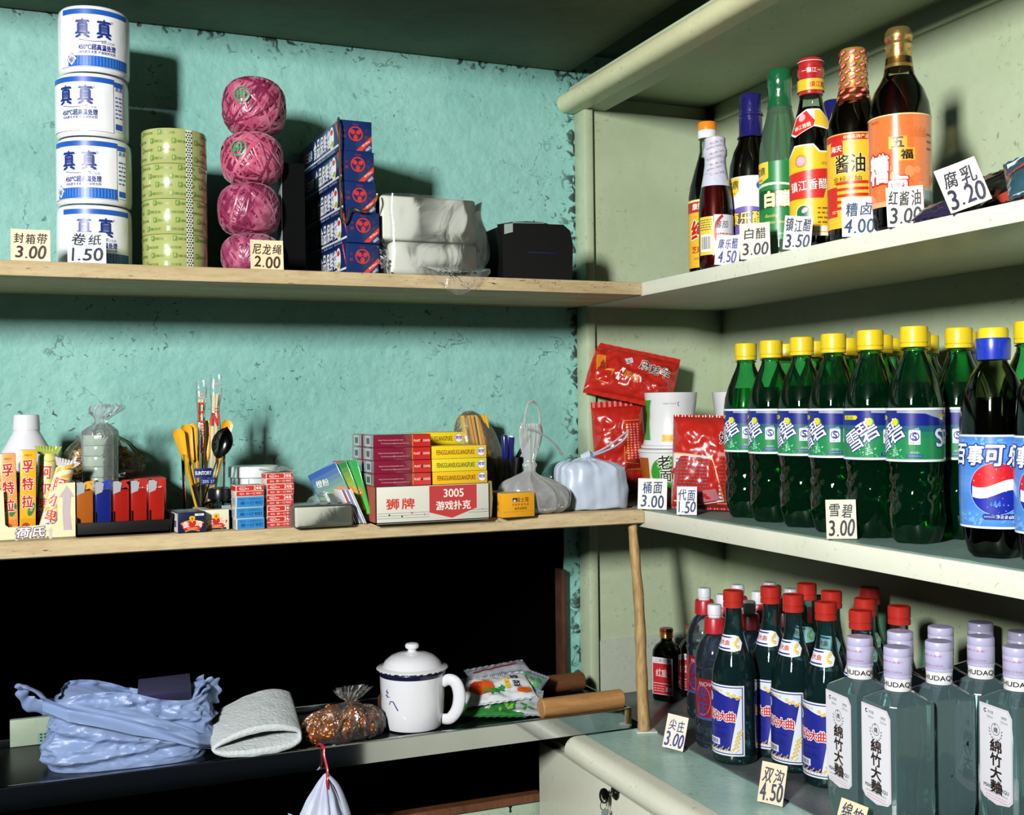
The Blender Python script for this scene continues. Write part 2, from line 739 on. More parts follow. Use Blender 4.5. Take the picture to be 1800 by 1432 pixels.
def blob(lumps, voxel=0.004, smooth=4, amp=0.0, freq=40.0, ridge=True, seed=0, floor=None, pull=None):
    """One organic closed surface grown over ellipsoid lumps [(centre, radii, (rx,ry,rz))], then creased. Returns (verts, faces)."""
    mb = MB()
    m0 = mat('808080')
    for c, r, e in lumps:
        bm = bmesh.new()
        bmesh.ops.create_icosphere(bm, subdivisions=3, radius=1.0)
        bm.verts.index_update()
        mx = Matrix.Translation(c) @ Euler(e).to_matrix().to_4x4() @ Matrix.Diagonal((*r, 1))
        mb.add([q.co.copy() for q in bm.verts], [[q.index for q in f.verts] for f in bm.faces], m0, True, mx)
        bm.free()
    o = mb.build('lump')
    a = o.modifiers.new('r', 'REMESH')
    a.mode = 'VOXEL'
    a.voxel_size = voxel
    b = o.modifiers.new('s', 'SMOOTH')
    b.iterations = smooth
    b.factor = 0.6
    dg = bpy.context.evaluated_depsgraph_get()
    me = bpy.data.meshes.new_from_object(o.evaluated_get(dg))
    vs, fs = [], [list(f.vertices) for f in me.polygons]
    off = V((seed * 3.17, seed * 1.31, seed * 0.77))
    for q in me.vertices:
        p = q.co.copy()
        if amp:
            x = p * freq + off
            if ridge:
                k = 0.0
                for j, (f_, a_) in enumerate(((1.0, 1.0), (2.1, 0.5), (4.3, 0.22))):
                    k += (1 - 2.4 * abs(noise.noise(x * f_ + V((j * 5, 0, 0))))) * a_
                k -= 0.5
            else:
                k = noise.fractal(x, 1.0, 2.0, 3)
            p += q.normal * (amp * k)
        if pull:
            p = pull(p)
        if floor is not None and p.z < floor:
            p.z = floor
        vs.append(p)
    old = o.data
    bpy.data.objects.remove(o)
    bpy.data.meshes.remove(old)
    bpy.data.meshes.remove(me)
    return vs, fs


def sack(rings, seg, fold, nf, seed, amp=0.002, freq=60.0, twist=0.0, sq=2.0):
    """Gathered bag: rings of (z, rx, ry, cx, cy, fold strength); nf pleats."""
    rnd = random.Random(seed)
    ph = [rnd.uniform(0, 6.28) for _ in range(4)]
    vs, rows = [], []
    for z, rx, ry, cx, cy, fs_ in rings:
        row = []
        for i in range(seg):
            a = 2 * PI * i / seg
            t = a + twist * z
            k = 1 + fold * fs_ * (0.55 * math.sin(nf * t + ph[0]) + 0.3 * math.sin((nf * 2 - 3) * t + ph[1]) + 0.3 * math.sin((nf // 2) * t + ph[2]))
            if sq != 2.0:
                k *= (abs(math.cos(a)) ** sq + abs(math.sin(a)) ** sq) ** (-1 / sq)
            p = V((cx + rx * k * math.cos(a), cy + ry * k * math.sin(a), z))
            nv = noise.noise_vector(p * freq + V((seed, seed * 2, 0)))
            p += nv * amp
            row.append(len(vs))
            vs.append(p)
        rows.append(row)
    f = []
    for a, b in zip(rows, rows[1:]):
        for i in range(seg):
            j = (i + 1) % seg
            f.append([a[i], a[j], b[j], b[i]])
    f.append(list(reversed(rows[0])))
    return vs, f


def smooth_rings(keys, n):
    """Catmull-Rom through key rings."""
    out = []
    m = len(keys) - 1
    for i in range(n + 1):
        t = i / n * m
        k = min(int(t), m - 1)
        u = t - k
        p0, p1, p2, p3 = keys[max(k - 1, 0)], keys[k], keys[k + 1], keys[min(k + 2, m)]
        out.append(tuple(0.5 * (2 * b + (c - a) * u + (2 * a - 5 * b + 4 * c - d) * u * u + (3 * b - a - 3 * c + d) * u ** 3) for a, b, c, d in zip(p0, p1, p2, p3)))
    return out


def curve_pts(keys, n):
    return [V(p) for p in smooth_rings([tuple(k) for k in keys], n)]

# ------------------------------------------------------------------ the place: walls, ceiling slab, recess, fitted shelves, counter
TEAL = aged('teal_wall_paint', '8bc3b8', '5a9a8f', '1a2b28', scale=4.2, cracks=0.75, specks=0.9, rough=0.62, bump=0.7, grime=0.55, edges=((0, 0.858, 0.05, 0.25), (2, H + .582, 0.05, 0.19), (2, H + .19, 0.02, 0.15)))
CREAM = aged('cream_gloss_paint', 'b6c5a4', '8fa077', '2c2a1c', scale=5.0, specks=0.4, rough=0.42, bump=0.08, grime=0.35)
CREAMW = aged('pale_gloss_paint', 'dcdfcc', 'b9c0a4', '3a3826', scale=6.0, specks=0.3, rough=0.36, bump=0.06, grime=0.25)
NOSEP = aged('yellowed_nose_paint', 'd3d4aa', 'a9a878', '2a2616', scale=6.0, specks=0.7, rough=0.36, bump=0.06, grime=0.35)
WOOD = aged('worn_shelf_wood', 'cbb890', '9a8052', '2a180c', scale=7.0, specks=0.95, rough=0.55, bump=0.25, stretch=(0.5, 3.0, 3.0), streak=0.45, grime=0.6)
SLAB = aged('dark_olive_slab', '59654a', '30392a', '14160f', scale=3.5, specks=0.4, rough=0.8, bump=0.3, grime=0.7)  # dark olive with random darker blotches
GREYTOP = aged('grey_green_top', 'a9d0c3', '80a699', '23302c', scale=7.0, specks=0.5, rough=0.28, bump=0.12, grime=0.6)
DARKSHEET = aged('worn_dark_sheet', '5b6664', '333b3b', '15191a', scale=9.0, specks=0.5, rough=0.42, bump=0.15, grime=0.8)
PALEBOARD = aged('pale_green_board', 'a9bba4', '7f9480', '30382c', scale=6.0, specks=0.4, rough=0.5, bump=0.1)
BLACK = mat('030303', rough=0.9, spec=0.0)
BROWNWOOD = aged('brown_wood', '6b3f22', '3a1f10', '120a06', scale=9.0, rough=0.6, bump=0.3, stretch=(3, 3, .5), streak=0.5)
CHROME = mat('c9ccce', rough=0.06, metal=1.0)
STEEL = mat('9aa0a3', rough=0.16, metal=1.0)

ZL = H - 0.19                              # lower edge of the plastered wall above the recess
m = MB()
m.box((-0.34, YW + .05, (ZL + H + .75) / 2), (3.0, 0.1, H + .75 - ZL), TEAL)
m.box((0.995, YW + .05, ZL / 2), (0.33, 0.1, ZL), TEAL)
struct(m.build('wall_back'))
m = MB()
m.box((XB + .04, 0.72, (H + .75) / 2), (0.08, 2.14, H + .75), CREAM)
struct(m.build('wall_right'))
m = MB()
m.box((-0.33, 0.2, -0.03), (3.1, 3.4, 0.06), mat('3a3c38', rough=0.7, var=0.3))
struct(m.build('floor'))
m = MB()
m.box((-0.34, 1.585, H + .582 + .05), (2.384, 0.375, 0.1), SLAB, bev=0.004)
struct(m.build('trim_1'))
m = MB()
m.box((1.02, 1.30, H + .615 + .03), (0.33, 0.95, 0.06), SLAB)
m.box((-0.33, 0.85, H + .75 + .03), (3.1, 2.1, 0.06), SLAB)
struct(m.build('ceiling'))
# recess behind the lower part of the wall, its darkness painted black; wooden jamb
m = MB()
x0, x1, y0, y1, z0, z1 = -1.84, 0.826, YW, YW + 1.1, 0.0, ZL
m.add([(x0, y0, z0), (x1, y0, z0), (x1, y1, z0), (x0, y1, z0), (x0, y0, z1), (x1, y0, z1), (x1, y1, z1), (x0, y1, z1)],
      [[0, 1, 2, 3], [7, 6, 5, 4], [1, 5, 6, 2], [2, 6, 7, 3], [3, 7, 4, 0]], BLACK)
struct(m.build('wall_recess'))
m = MB()
m.box((0.8215, YW - .002, H - 0.385), (0.008, 0.03, 0.21), mat('4a2a16', rough=.7, var=.5, vscale=40), bev=0.001)
struct(m.build('trim_2'))
# cream end panel of the fitted unit on the other side, its front lip and the pale patch low on it
m = MB()
m.box(((XF + .018 + XB) / 2, YP + .0165, H + .006), (XB - XF - .018, 0.033, 1.012), CREAM)
p = m.build('wall_panel')
struct(p)
m = MB()
m.box((XF + .0085, YP + .012, H + .006), (0.017, 0.042, 1.012), CREAM, bev=0.003)
struct(m.build('trim_3'))
PATCH = aged('pale_patch', 'b7bfae', '97a08c', '4a4a3a', scale=8.0, specks=0.4, rough=0.5, bump=0.08)
m = MB()
pts = []
a0, b0 = W(1043, 1240, Y=YP), W(1215, 1112, Y=YP)
xa, za, xb_, zb = a0.x, ZC + .002, XB - .03, W(1090, 1121, Y=YP).z
for cx_, cz_, s0 in ((xa + .018, zb - .018, 90), (xa, za, 180)):
    if s0 == 90:
        pts += [(cx_ + .018 * math.cos(R(t)), cz_ + .018 * math.sin(R(t))) for t in range(90, 181, 15)]
    else:
        pts.append((xa, za))
pts += [(xb_, za), (xb_, zb)]
m.prism(pts[::-1], 0.003, PATCH, Matrix.Translation((0, YP - .003, 0)))
tag(m.build('backing_sheet'), 'pale sheet with a rounded corner against the cream panel behind the wooden stick', 'sheet')

# ---- fitted shelves
def shelf(name, label, boards, group=None):
    mm = MB()
    for c, s_, mt, bv in boards:
        mm.box(c, s_, mt, bev=bv)
    return tag(mm.build(name), label, 'shelf', group)


m = MB()
XL = -1.75
m.box(((XL + XF) / 2, (YF + YW) / 2, ZU - .0098), (XF - XL, YW - YF, 0.0195), WOOD, bev=0.0015)
tag(m.build('shelf_board'), 'upper worn wooden shelf on the teal wall carrying the toilet rolls and boxes', 'shelf')
m = MB()


def worn_front(u, v):
    return None


def board_bm(xa, xb, ya, yb, zt, th, amp, seed, m, n=60, rim=0.004):
    """Shelf board with a hand-worn front edge."""
    rows = []
    for i in range(n + 1):
        x = xa + (xb - xa) * i / n
        k = noise.fractal(V((x * 5 + seed, seed, 0)), 1.0, 2.0, 3) * amp
        sec = [(ya + k + rim, zt), (ya + k * .6, zt - rim - abs(k) * .5), (ya + k * .3, zt - th + rim * .5), (ya + rim, zt - th), (yb, zt - th), (yb, zt)]
        rows.append([V((x, a, b)) for a, b in sec])
    vs = [p for r in rows for p in r]
    fs = []
    for i in range(n):
        for j in range(6):
            j2 = (j + 1) % 6
            fs.append([i * 6 + j, i * 6 + j2, (i + 1) * 6 + j2, (i + 1) * 6 + j])
    fs += [[0, 5, 4, 3, 2, 1], [n * 6 + j for j in range(6)]]
    m.add(vs, fs, WOOD, True)


board_bm(XL, XF - .001, YF, YW, ZM, 0.0215, 0.004, 2.0, m)
tag(m.build('shelf_board'), 'middle worn wooden shelf carrying the playing card boxes and lighters', 'shelf')
YN = 0.25                                  # near end of the fitted unit, outside the frame
m = MB()
m.box(((XF + XB) / 2, (YN + YP) / 2, ZU - .0105), (XB - XF, YP - YN, 0.021), CREAMW, bev=0.0012)
tag(m.build('shelf_board'), 'upper cream painted shelf carrying the sauce and vinegar bottles', 'shelf')
root = thing('shelf_board', 'middle cream painted shelf carrying the green soda bottles', 'shelf', (0, 0, 0))
m = MB()
m.box(((XF + XB) / 2, (YN + YP) / 2, ZM - .0145), (XB - XF, YP - YN, 0.0265), CREAMW, bev=0.0012)
m.build('board', root)
m = MB()
LINING = aged('shelf_lining', '6f8a82', '4f6862', '1b2422', scale=8.0, specks=0.4, rough=0.5, bump=0.15)
n = 90
vs = []
for i in range(n + 1):
    y = YN + (YP - YN) * i / n
    k = noise.fractal(V((y * 14, 3.1, 0)), 1.0, 2.0, 3)
    e = XF + .004 + .003 * k
    vs += [V((e, y, ZM + .0004 + max(0, k) * .0016)), V((e + .006, y, ZM + .0006)), V((XB, y, ZM + .0006)), V((e, y, ZM - .0009))]
fs = []
for i in range(n):
    a, b = i * 4, i * 4 + 4
    fs += [[a, a + 1, b + 1, b], [a + 1, a + 2, b + 2, b + 1], [a + 3, a, b, b + 3]]
m.add(vs, fs, LINING, True)
o = m.build('lining_sheet', root)
o['label'] = 'grey green lining sheet with a torn dark front edge'
ZML = ZM + .0007
# roof board of the unit with a half-round nose, and its battens
root = thing('roof_board', 'cream roof board with a thick half-round nose above the sauce bottles', 'shelf', (0, 0, 0))
m = MB()
m.box(((XF + XB) / 2 - .004, (YN + YW) / 2, H + .5485), (XB - XF + .008, YW - YN, 0.013), CREAM)
m.box((XF + .022, (YN + YW) / 2, H + .526), (.044, YW - YN, 0.030), CREAM)
m.build('board', root)
m = MB()
prof = [(.0165 * math.cos(t), .0165 * math.sin(t)) for t in [PI / 2 + PI * i / 12 for i in range(13)]]
sec = [(XF - .016 + a, H + .526 + b) for a, b in prof] + [(XF + .006, H + .5095), (XF + .006, H + .5425)]
m.prism([(a, b) for a, b in sec], YW - YN - .002, NOSEP, Matrix.Translation((0, YN, 0)), smooth=True)
m.build('nose', root)
m = MB()
m.box((XB - .006, (YN + YP) / 2, H + .5265), (0.012, YP - YN, 0.029), CREAM, bev=0.001)
m.build('batten', root)
m = MB()
m.box(((XF + .046 + XB - .014) / 2, YW - .006, H + .5265), (XB - XF - .062, 0.010, 0.029), CREAM, bev=0.001)
m.build('batten', root)
# counter cabinet with a nosed top and a locked drawer
root = thing('counter_cabinet', 'pale green counter cabinet with nosed top under the liquor bottles', 'cabinet', (0, 0, 0))
XN = 0.742
m = MB()
m.box(((XN + XB) / 2 - .0005, (YN + 1.546) / 2, ZC - .018), (XB - XN - .001, 1.546 - YN, 0.036), GREYTOP)
m.box(((XF + XB) / 2 - .001, (1.54 + YP) / 2, ZC - .018), (XB - XF - .002, YP - 1.542, 0.0358), GREYTOP)
m.build('top', root)
m = MB()
sec = [(XN - .004 + .0185 * math.cos(t), ZC - .0175 + .0185 * math.sin(t)) for t in [PI / 2 + PI * i / 12 for i in range(13)]] + [(XN + .012, ZC - .036), (XN + .012, ZC + .001)]
m.prism(sec, 1.546 - YN, CREAMW, Matrix.Translation((0, YN, 0)), smooth=True)
m.build('nose', root)
m = MB()
m.box(((XN + .011 + XB) / 2, (YN + 1.70) / 2, (ZC - .0365) / 2), (XB - XN - .014, 1.70 - YN, ZC - .0365), CREAMW)
m.build('body', root)
m = MB()
m.box((XN + .008, 1.375, ZC - .14), (0.016, 0.64, 0.19), CREAMW, bev=0.002)
dr = m.build('drawer_front', root)
LK = W(1083, 1392, X=XN)
m = MB()
m.lathe([(0, 0), (.0075, 0), (.0105, .0015), (.0105, .0035), (.008, .0055), (0, .0055)], mat('0a0a0a', rough=0.3), 24, mx=Matrix.Translation((XN + .001, LK.y, LK.z)) @ Euler((0, -PI / 2, 0)).to_matrix().to_4x4())
m.build('lock', dr)
# key in the lock, with ring and tag
KX = XN - .005
root = thing('key', 'black-headed key with a metal tag hanging in the drawer lock', 'key', (KX, LK.y, LK.z))
m = MB()
m.lathe([(.0085, -.0015), (.0105, -.001), (.0105, .001), (.0085, .0015)], mat('0a0a0a', rough=0.3), 24, mx=Matrix.Translation((-.012, .004, -.004)) @ Euler((PI / 2 - .25, 0, .5)).to_matrix().to_4x4(), top=False, bot=False)
m.lathe([(0, -.0012), (.0088, -.0012), (.0088, .0012), (0, .0012)], mat('0a0a0a', rough=0.3), 20, mx=Matrix.Translation((-.012, .004, -.004)) @ Euler((PI / 2 - .25, 0, .5)).to_matrix().to_4x4() @ Matrix.Translation((.0025, .001, 0)) @ Matrix.Diagonal((.75, .8, 1, 1)))
m.build('key_head', root)
m = MB()
m.tube([(0, 0, 0), (-.006, .001, -.001)], .0022, STEEL)
m.build('blade', root)
m = MB()
m.tube([V((-.013 + .006 * math.cos(t), .004 + .002 * math.cos(t), -.0165 + .007 * math.sin(t))) for t in [2 * PI * i / 16 for i in range(16)]], .0007, STEEL, seg=6, closed=True)
m.build('ring', root)
m = MB()
m.box((-.013, .004, -.039), (0.013, 0.0012, 0.034), mat('8d99a0', rough=0.3, metal=0.7), bev=0.0005, mx=Matrix.Rotation(.35, 4, 'Z'))
m.build('tag', root)
# dark worn sheet on the counter
m = MB()
m.box(((XF + .001 + XB) / 2, (YN + YP) / 2, ZC + .0012), (XB - XF - .001, YP - YN - .002, 0.0022), DARKSHEET)
tag(m.build('counter_sheet'), 'worn dark sheet covering the counter under the liquor bottles', 'sheet')
ZCS = ZC + .0024
# wooden stick propping the shelf corner
pb, pt = V((XF - .0005, 1.531, ZC)), W(1113, 945, Y=1.556)
pb = W(1133, 1286, Z=ZC)
pt = V((pt.x, 1.556, ZM - .0225))
root = thing('prop_stick', 'rough yellowish wooden stick propping the middle shelf corner', 'stick', (pb.x, pb.y, ZC))
POLEW = aged('peeled_stick', 'b79a63', '7d5c30', '20150a', scale=14.0, specks=0.9, rough=0.6, bump=0.3, stretch=(2, 2, .4), streak=0.75, grime=0.7)
m = MB()
d = pt - V((pb.x, pb.y, ZC + .003))
n = 24
m.tube([V((0, 0, .003)) + d * (i / n) + V((.0016 * math.sin(i / n * 3.1) - .0010 * math.sin(i / n * 8), 0, 0)) for i in range(n + 1)], [.0092 - .0018 * i / n + .0005 * math.sin(i * 1.3) for i in range(n + 1)], POLEW, seg=12)
m.build('stick', root)
m = MB()
m.box((0.002, 0, .0015), (0.032, 0.022, 0.0028), mat('c6ccc2', rough=0.5), bev=0.0008, mx=Matrix.Rotation(-.3, 4, 'Z'))
m.build('foot_plate', root)
# polished steel tray ledge under the middle shelf
XT0, XT1, YT = -1.3, 0.835, 1.547
root = thing('steel_ledge', 'polished steel ledge with a mirror front rail below the middle shelf', 'ledge', (0, 0, 0))
m = MB()
m.box(((XT0 + XT1) / 2, (YT + .004 + YW) / 2, ZT - .002), (XT1 - XT0, YW - YT - .006, 0.004), mat('0b0f10', rough=0.3, spec=.3))
m.build('deck', root)
m = MB()
m.box(((XT0 + XT1) / 2, YT + .001, ZT - .0105), (XT1 - XT0, 0.002, 0.030), CHROME)
m.box(((XT0 + XT1) / 2, YT + .003, ZT + .0045), (XT1 - XT0, 0.008, 0.0022), STEEL, bev=0.0008)
m.build('front_rail', root)
m = MB()
m.box(((XT0 + XT1) / 2, YW - .02, ZT + .006), (XT1 - XT0 - .1, 0.01, 0.012), STEEL, bev=0.002)
m.build('rear_rail', root)
m = MB()
m.box((XT1 - .001, (YT + YW) / 2, ZT - .008), (0.002, YW - YT - .004, 0.026), STEEL)
m.build('end_plate', root)
# lower chest: rough brown edge over pale drawers with a keyhole
lc = W(948, 1394, Y=1.70)
root = thing('low_chest', 'low chest with a rough brown edge and pale drawers, below the ledge', 'chest', (0, 0, 0))
m = MB()
m.box((-.2, 1.714, (lc.z - .012) / 2), (1.86, 0.008, lc.z - .012), mat('2a1c12', rough=0.7))
m.build('body', root)
m = MB()
board_bm(-1.13, .748, 1.696, 1.718, lc.z, 0.012, 0.004, 7.0, m, n=80, rim=0.002)
m.mats = [BROWNWOOD]
m.build('top_rail', root)
for i, (xa, xb) in enumerate(((-.16, .243), (.247, .556), (.559, .747))):
    m = MB()
    m.box(((xa + xb) / 2, 1.7055, lc.z - .097), (xb - xa, 0.008, 0.165), PALEBOARD if i != 1 else aged('pale_white_board', 'c2ccc4', '93a29a', '30382c', rough=0.5), bev=0.001)
    df = m.build('drawer_front', root)
    if i == 2:
        kh = W(897, 1419, Y=1.7015)
        m = MB()
        D = Dec(m, flat((kh.x, 1.7014, kh.z), (1, 0, 0), (0, 0, 1)))
        D.put(ell(0, .002, .0032, n=14), '120a06', 0).put(poly((-.0012, 0), (.0012, 0), (.0022, -.008), (-.0022, -.008)), '120a06', 0)
        m.build('keyhole', df)

# ------------------------------------------------------------------ handwritten price cards
def card(px, py, w_, h_, lines, label, plane, paper='e8e0c8', pen='1c2a5a', yaw=0.0, lean=0.10, tilt=0.0, seed=0, zoff=0.0003):
    """Small paper card standing on its lower edge; px, py is the middle of that edge on a plane (axis, value)."""
    p = W(px, py, **plane)
    if 'Z' not in plane:
        z = {'U': ZU, 'M': ZM}[card.level]
        p = V((p.x, p.y, z))
    root = MB()
    rnd = random.Random(seed)
    cv = 0.0012
    root.grid(7, 3, lambda u, v: V(((u - .5) * w_, cv * math.sin(u * 3.1), v * h_)), mat(paper, rough=0.75, var=0.08, vscale=90))
    root.grid(7, 3, lambda u, v: V(((u - .5) * w_, .0005 + cv * math.sin(u * 3.1), v * h_)), mat(paper, rough=0.75, var=0.08, vscale=90), flip=True)
    n = 7
    root.add([V(((i / 6 - .5) * w_, q + cv * math.sin(i / 6 * 3.1), z)) for z in (0, h_) for q in (0, .0005) for i in range(n)],
             [[i, i + 1, n + i + 1, n + i] for i in range(n - 1)] + [[2 * n + i + 1, 2 * n + i, 3 * n + i, 3 * n + i + 1] for i in range(n - 1)], mat(paper, rough=0.75))
    fn = lambda u, v, q: V((u, cv * math.sin((u / w_ + .5) * 3.1) - q, v))
    D = Dec(root, fn, du=0.004, base=.0003)
    for t, yc, hh, wd, thick in lines:
        hh, wd, thick = hh * 1.12, min(.92, wd * 1.12), thick + .016
        k = len(t)
        xs = [len(c.encode()) > 1 and 1.0 or (0.34 if c in '.·1' else 0.62) for c in t]
        tot = sum(xs)
        x = -wd * w_ / 2
        for c, q in zip(t, xs):
            cw = wd * w_ * q / tot
            hh2 = hh * h_ * (0.13 if c in '.·' else rnd.uniform(.9, 1.08))
            yy = yc * h_ + rnd.uniform(-.02, .02) * h_ - (hh * h_ * .42 if c == '.' else 0)
            D.put(text(c, x + cw / 2, yy, hh2, cw * (0.86 if q > .4 else .45), rnd.uniform(-.07, .1), thick, 0.14), mat(pen, rough=0.6), 0)
            x += cw
    o = root.build('price_card')
    o.location = (p.x, p.y, p.z + zoff)
    o.rotation_euler = Euler((-lean, tilt, yaw), 'XYZ')
    m_ = Matrix.Rotation(yaw, 4, 'Z') @ Matrix.Rotation(-lean, 4, 'X') @ Matrix.Rotation(tilt, 4, 'Y')
    o.rotation_euler = m_.to_euler()
    tag(o, label, 'price card', 'handwritten price cards')
    return o


# ------------------------------------------------------------------ upper shelf on the teal wall
BLUE, NAVY = '1d57b4', '16307e'
WHITEWRAP = mat('e6e9ee', rough=0.28, coat=0.35, bump=0.25, bscale=38)


def roll(zi, px, off, r, h, label, seed, side=False, bottom_band=True):
    Y = 1.655
    p = W(px, 200, Y=Y)
    root = thing('toilet_roll', label, 'toilet paper', (p.x, Y, ZU + zi), 0, 'stacked toilet rolls')
    prof = [(0.012, .004), (.02, .003), (r * .93, .001), (r * .985, .004), (r, .012), (r * 1.005, h * .5), (r, h - .012), (r * .98, h - .004), (r * .93, h - .001), (.02, h - .003), (.012, h - .005)]
    rm = lambda a, z: 1 + .008 * noise.noise(V((math.cos(a) * 2.2, math.sin(a) * 2.2, z * 30 + seed)))
    m = MB()
    m.lathe(prof, WHITEWRAP, 64, rm=rm)
    m.build('roll', root)
    m = MB()
    ph = camdir((p.x, Y)) + off
    rr = r * 1.013
    D = Dec(m, cyl(lambda z: rr, ph), du=0.004, base=.0002)
    wh = 'eef0f4'
    D.put(rect(-.05, .007, .05, h - .006), mat(wh, rough=0.25, coat=0.5, bump=0.2, bscale=40), 0)
    D.put(rect(-.046, h - .0135, .05, h - .0065), BLUE, 1)
    D.put(text('真', -.0150, h * .64, .0250, .0185, bold=.040), NAVY, 1)
    D.put(text('真', .0130, h * .64, .0250, .0185, bold=.040), NAVY, 1)
    D.put(many(*[line((-.020 + i * .004, h * .475 - .0022 * math.sin(i * .35)), (-.016 + i * .004, h * .475 - .0022 * math.sin((i + 1) * .35)), .0009) for i in range(9)]), NAVY, 1)
    D.put(text('®', .0238, h * .76, .0032), NAVY, 1)
    D.put(text('金鹤卫生纸', .018, h * .445, .0034), NAVY, 1)
    D.put(text('450℃超高温处理', .004, h * .365, .0080, .049, bold=.045), NAVY, 1)
    D.put(text('100%原生木浆 不添加荧光剂', .004, h * .29, .0038, .048, bold=.03), NAVY, 1)
    if bottom_band:
        D.put(rect(-.036, .0075, .05, .0215), BLUE, 1)
        D.put(many(*[rect(-.035 + i * .0042, .0085, -.0335 + i * .0042, .0205) for i in range(20)]), '3f86d8', 2)
        D.put(poly((-.038, .0165), (-.030, .026), (-.022, .0175), (-.030, .0075)), NAVY, 3)
        D.put(poly((-.037, .0165), (-.030, .025), (-.023, .0175), (-.030, .0085)), wh, 4)
        D.put(text('新', -.030, .0165, .008, rot=.7, bold=.02), NAVY, 5)
    if side:
        D.put(rect(.0512, .010, .066, h - .008), mat(wh, rough=0.3, coat=0.4), 0)
        D.put(rect(.0512, h - .016, .066, h - .009), BLUE, 1)
        D.put(text('真真', .059, h * .78, .006, bold=.02), BLUE, 1)
        scatter_lines(D, .053, .065, h * .3, h * .68, 6, BLUE, 1, seed)
        D.put(rect(.053, .012, .065, .020), BLUE, 1)
    m.build('printed_wrapper', root)


roll(0.0005, 164, .03, .0490, .0865, 'white and blue wrapped toilet roll at the bottom of the stack, behind the price card', 1)
roll(0.0875, 165, -.40, .0490, .0905, 'white and blue wrapped toilet roll, second from the bottom of the stack', 2, True)
roll(0.1785, 163, -.46, .0475, .0855, 'white and blue wrapped toilet roll, second from the top of the stack', 3, True, False)
roll(0.2645, 167, .0, .0465, .0905, 'white and blue wrapped toilet roll on top of the stack near the ceiling', 4)

# stack of packing tape in film
p = W(307, 350, Y=1.625)
root = thing('packing_tape_log', 'tall shrink-wrapped log of yellow-green packing tape rolls', 'packing tape', (p.x, p.y, ZU + .0004))
TAPE = mat('a6ae6c', rough=0.22, coat=0.7)
ph = camdir(p)
for i in range(4):
    m = MB()
    z = i * .0478
    rt = .0437
    m.lathe([(.034, z + .0004), (rt - .0006, z + .0004), (rt, z + .0012), (rt, z + .0468), (rt - .0006, z + .0476), (.034, z + .0476)], TAPE, 48)
    D = Dec(m, cyl(rt, ph), du=0.004)
    rnd = random.Random(i)
    for r_ in range(4):
        y = z + .006 + r_ * .0115
        for k in range(-1, 3):
            x = -.046 + k * .031 + (r_ % 2) * .012 + i * .004
            if .014 < x + .009 < .026 or x > .05:
                continue
            D.put(text('CHENG TAI TAPE', x + .0145, y + .001, .0034, .017, rnd.uniform(-.05, .02), .03), '66852a', 0)
            D.put(rect(x, y - .0018, x + .0055, y + .0052), '5c842a', 0)
            D.put(text('F', x + .0027, y + .0016, .0042, bold=.05), 'b0bc6a', 1)
    m.build('tape_roll', root)
m = MB()
D = Dec(m, cyl(.0439, ph), du=0.003, base=.0003)
D.put(rect(.0155, .001, .0245, .190), 'e4e6cc', 0)
D.put(many(*[text('◆', .0165 + (j % 3) * .0034 + (0.0016 if i % 2 else 0), .003 + i * .0034, .0034, .0030) for i in range(55) for j in range(3) if .0165 + (j % 3) * .0034 + (0.0016 if i % 2 else 0) < .0243]), '22304a', 1)
m.build('patterned_strip', root)

# balls of twine
TW = []
for i, c in enumerate(('b0476a', 'bb4c6c', '94305a', '8c305a')):  # last two darker: shade on the lower balls put into their colour
    m_, n_, l_, out_ = nt('twine_%d' % i)
    pr = n_.new('ShaderNodeBsdfPrincipled')
    tc = n_.new('ShaderNodeTexCoord')
    nz = n_.new('ShaderNodeTexNoise')
    nz.inputs['Scale'].default_value = 60
    mx = n_.new('ShaderNodeMix')
    mx.data_type = 'RGBA'
    mx.inputs[6].default_value, mx.inputs[7].default_value = lin(c), lin('d47f98')
    rg = n_.new('ShaderNodeMapRange')
    rg.inputs[1].default_value, rg.inputs[2].default_value, rg.inputs[4].default_value = .45, .75, .8
    l_.new(tc.outputs['Object'], nz.inputs[0])
    l_.new(nz.outputs[0], rg.inputs[0])
    l_.new(rg.outputs[0], mx.inputs[0])
    l_.new(mx.outputs[2], pr.inputs['Base Color'])
    pr.inputs['Roughness'].default_value = .3
    pr.inputs['Sheen Weight'].default_value = .3
    bp = n_.new('ShaderNodeBump')
    bp.inputs['Strength'].default_value = .5
    bp.inputs['Distance'].default_value = .003
    l_.new(nz.outputs[0], bp.inputs['Height'])
    l_.new(bp.outputs[0], pr.inputs['Normal'])
    l_.new(pr.outputs[0], out_.inputs[0])
    TW.append(m_)


TWD = mat('7c2748', rough=.3, bump=.2)  # gaps and every third ribbon: shade between windings put into the colour


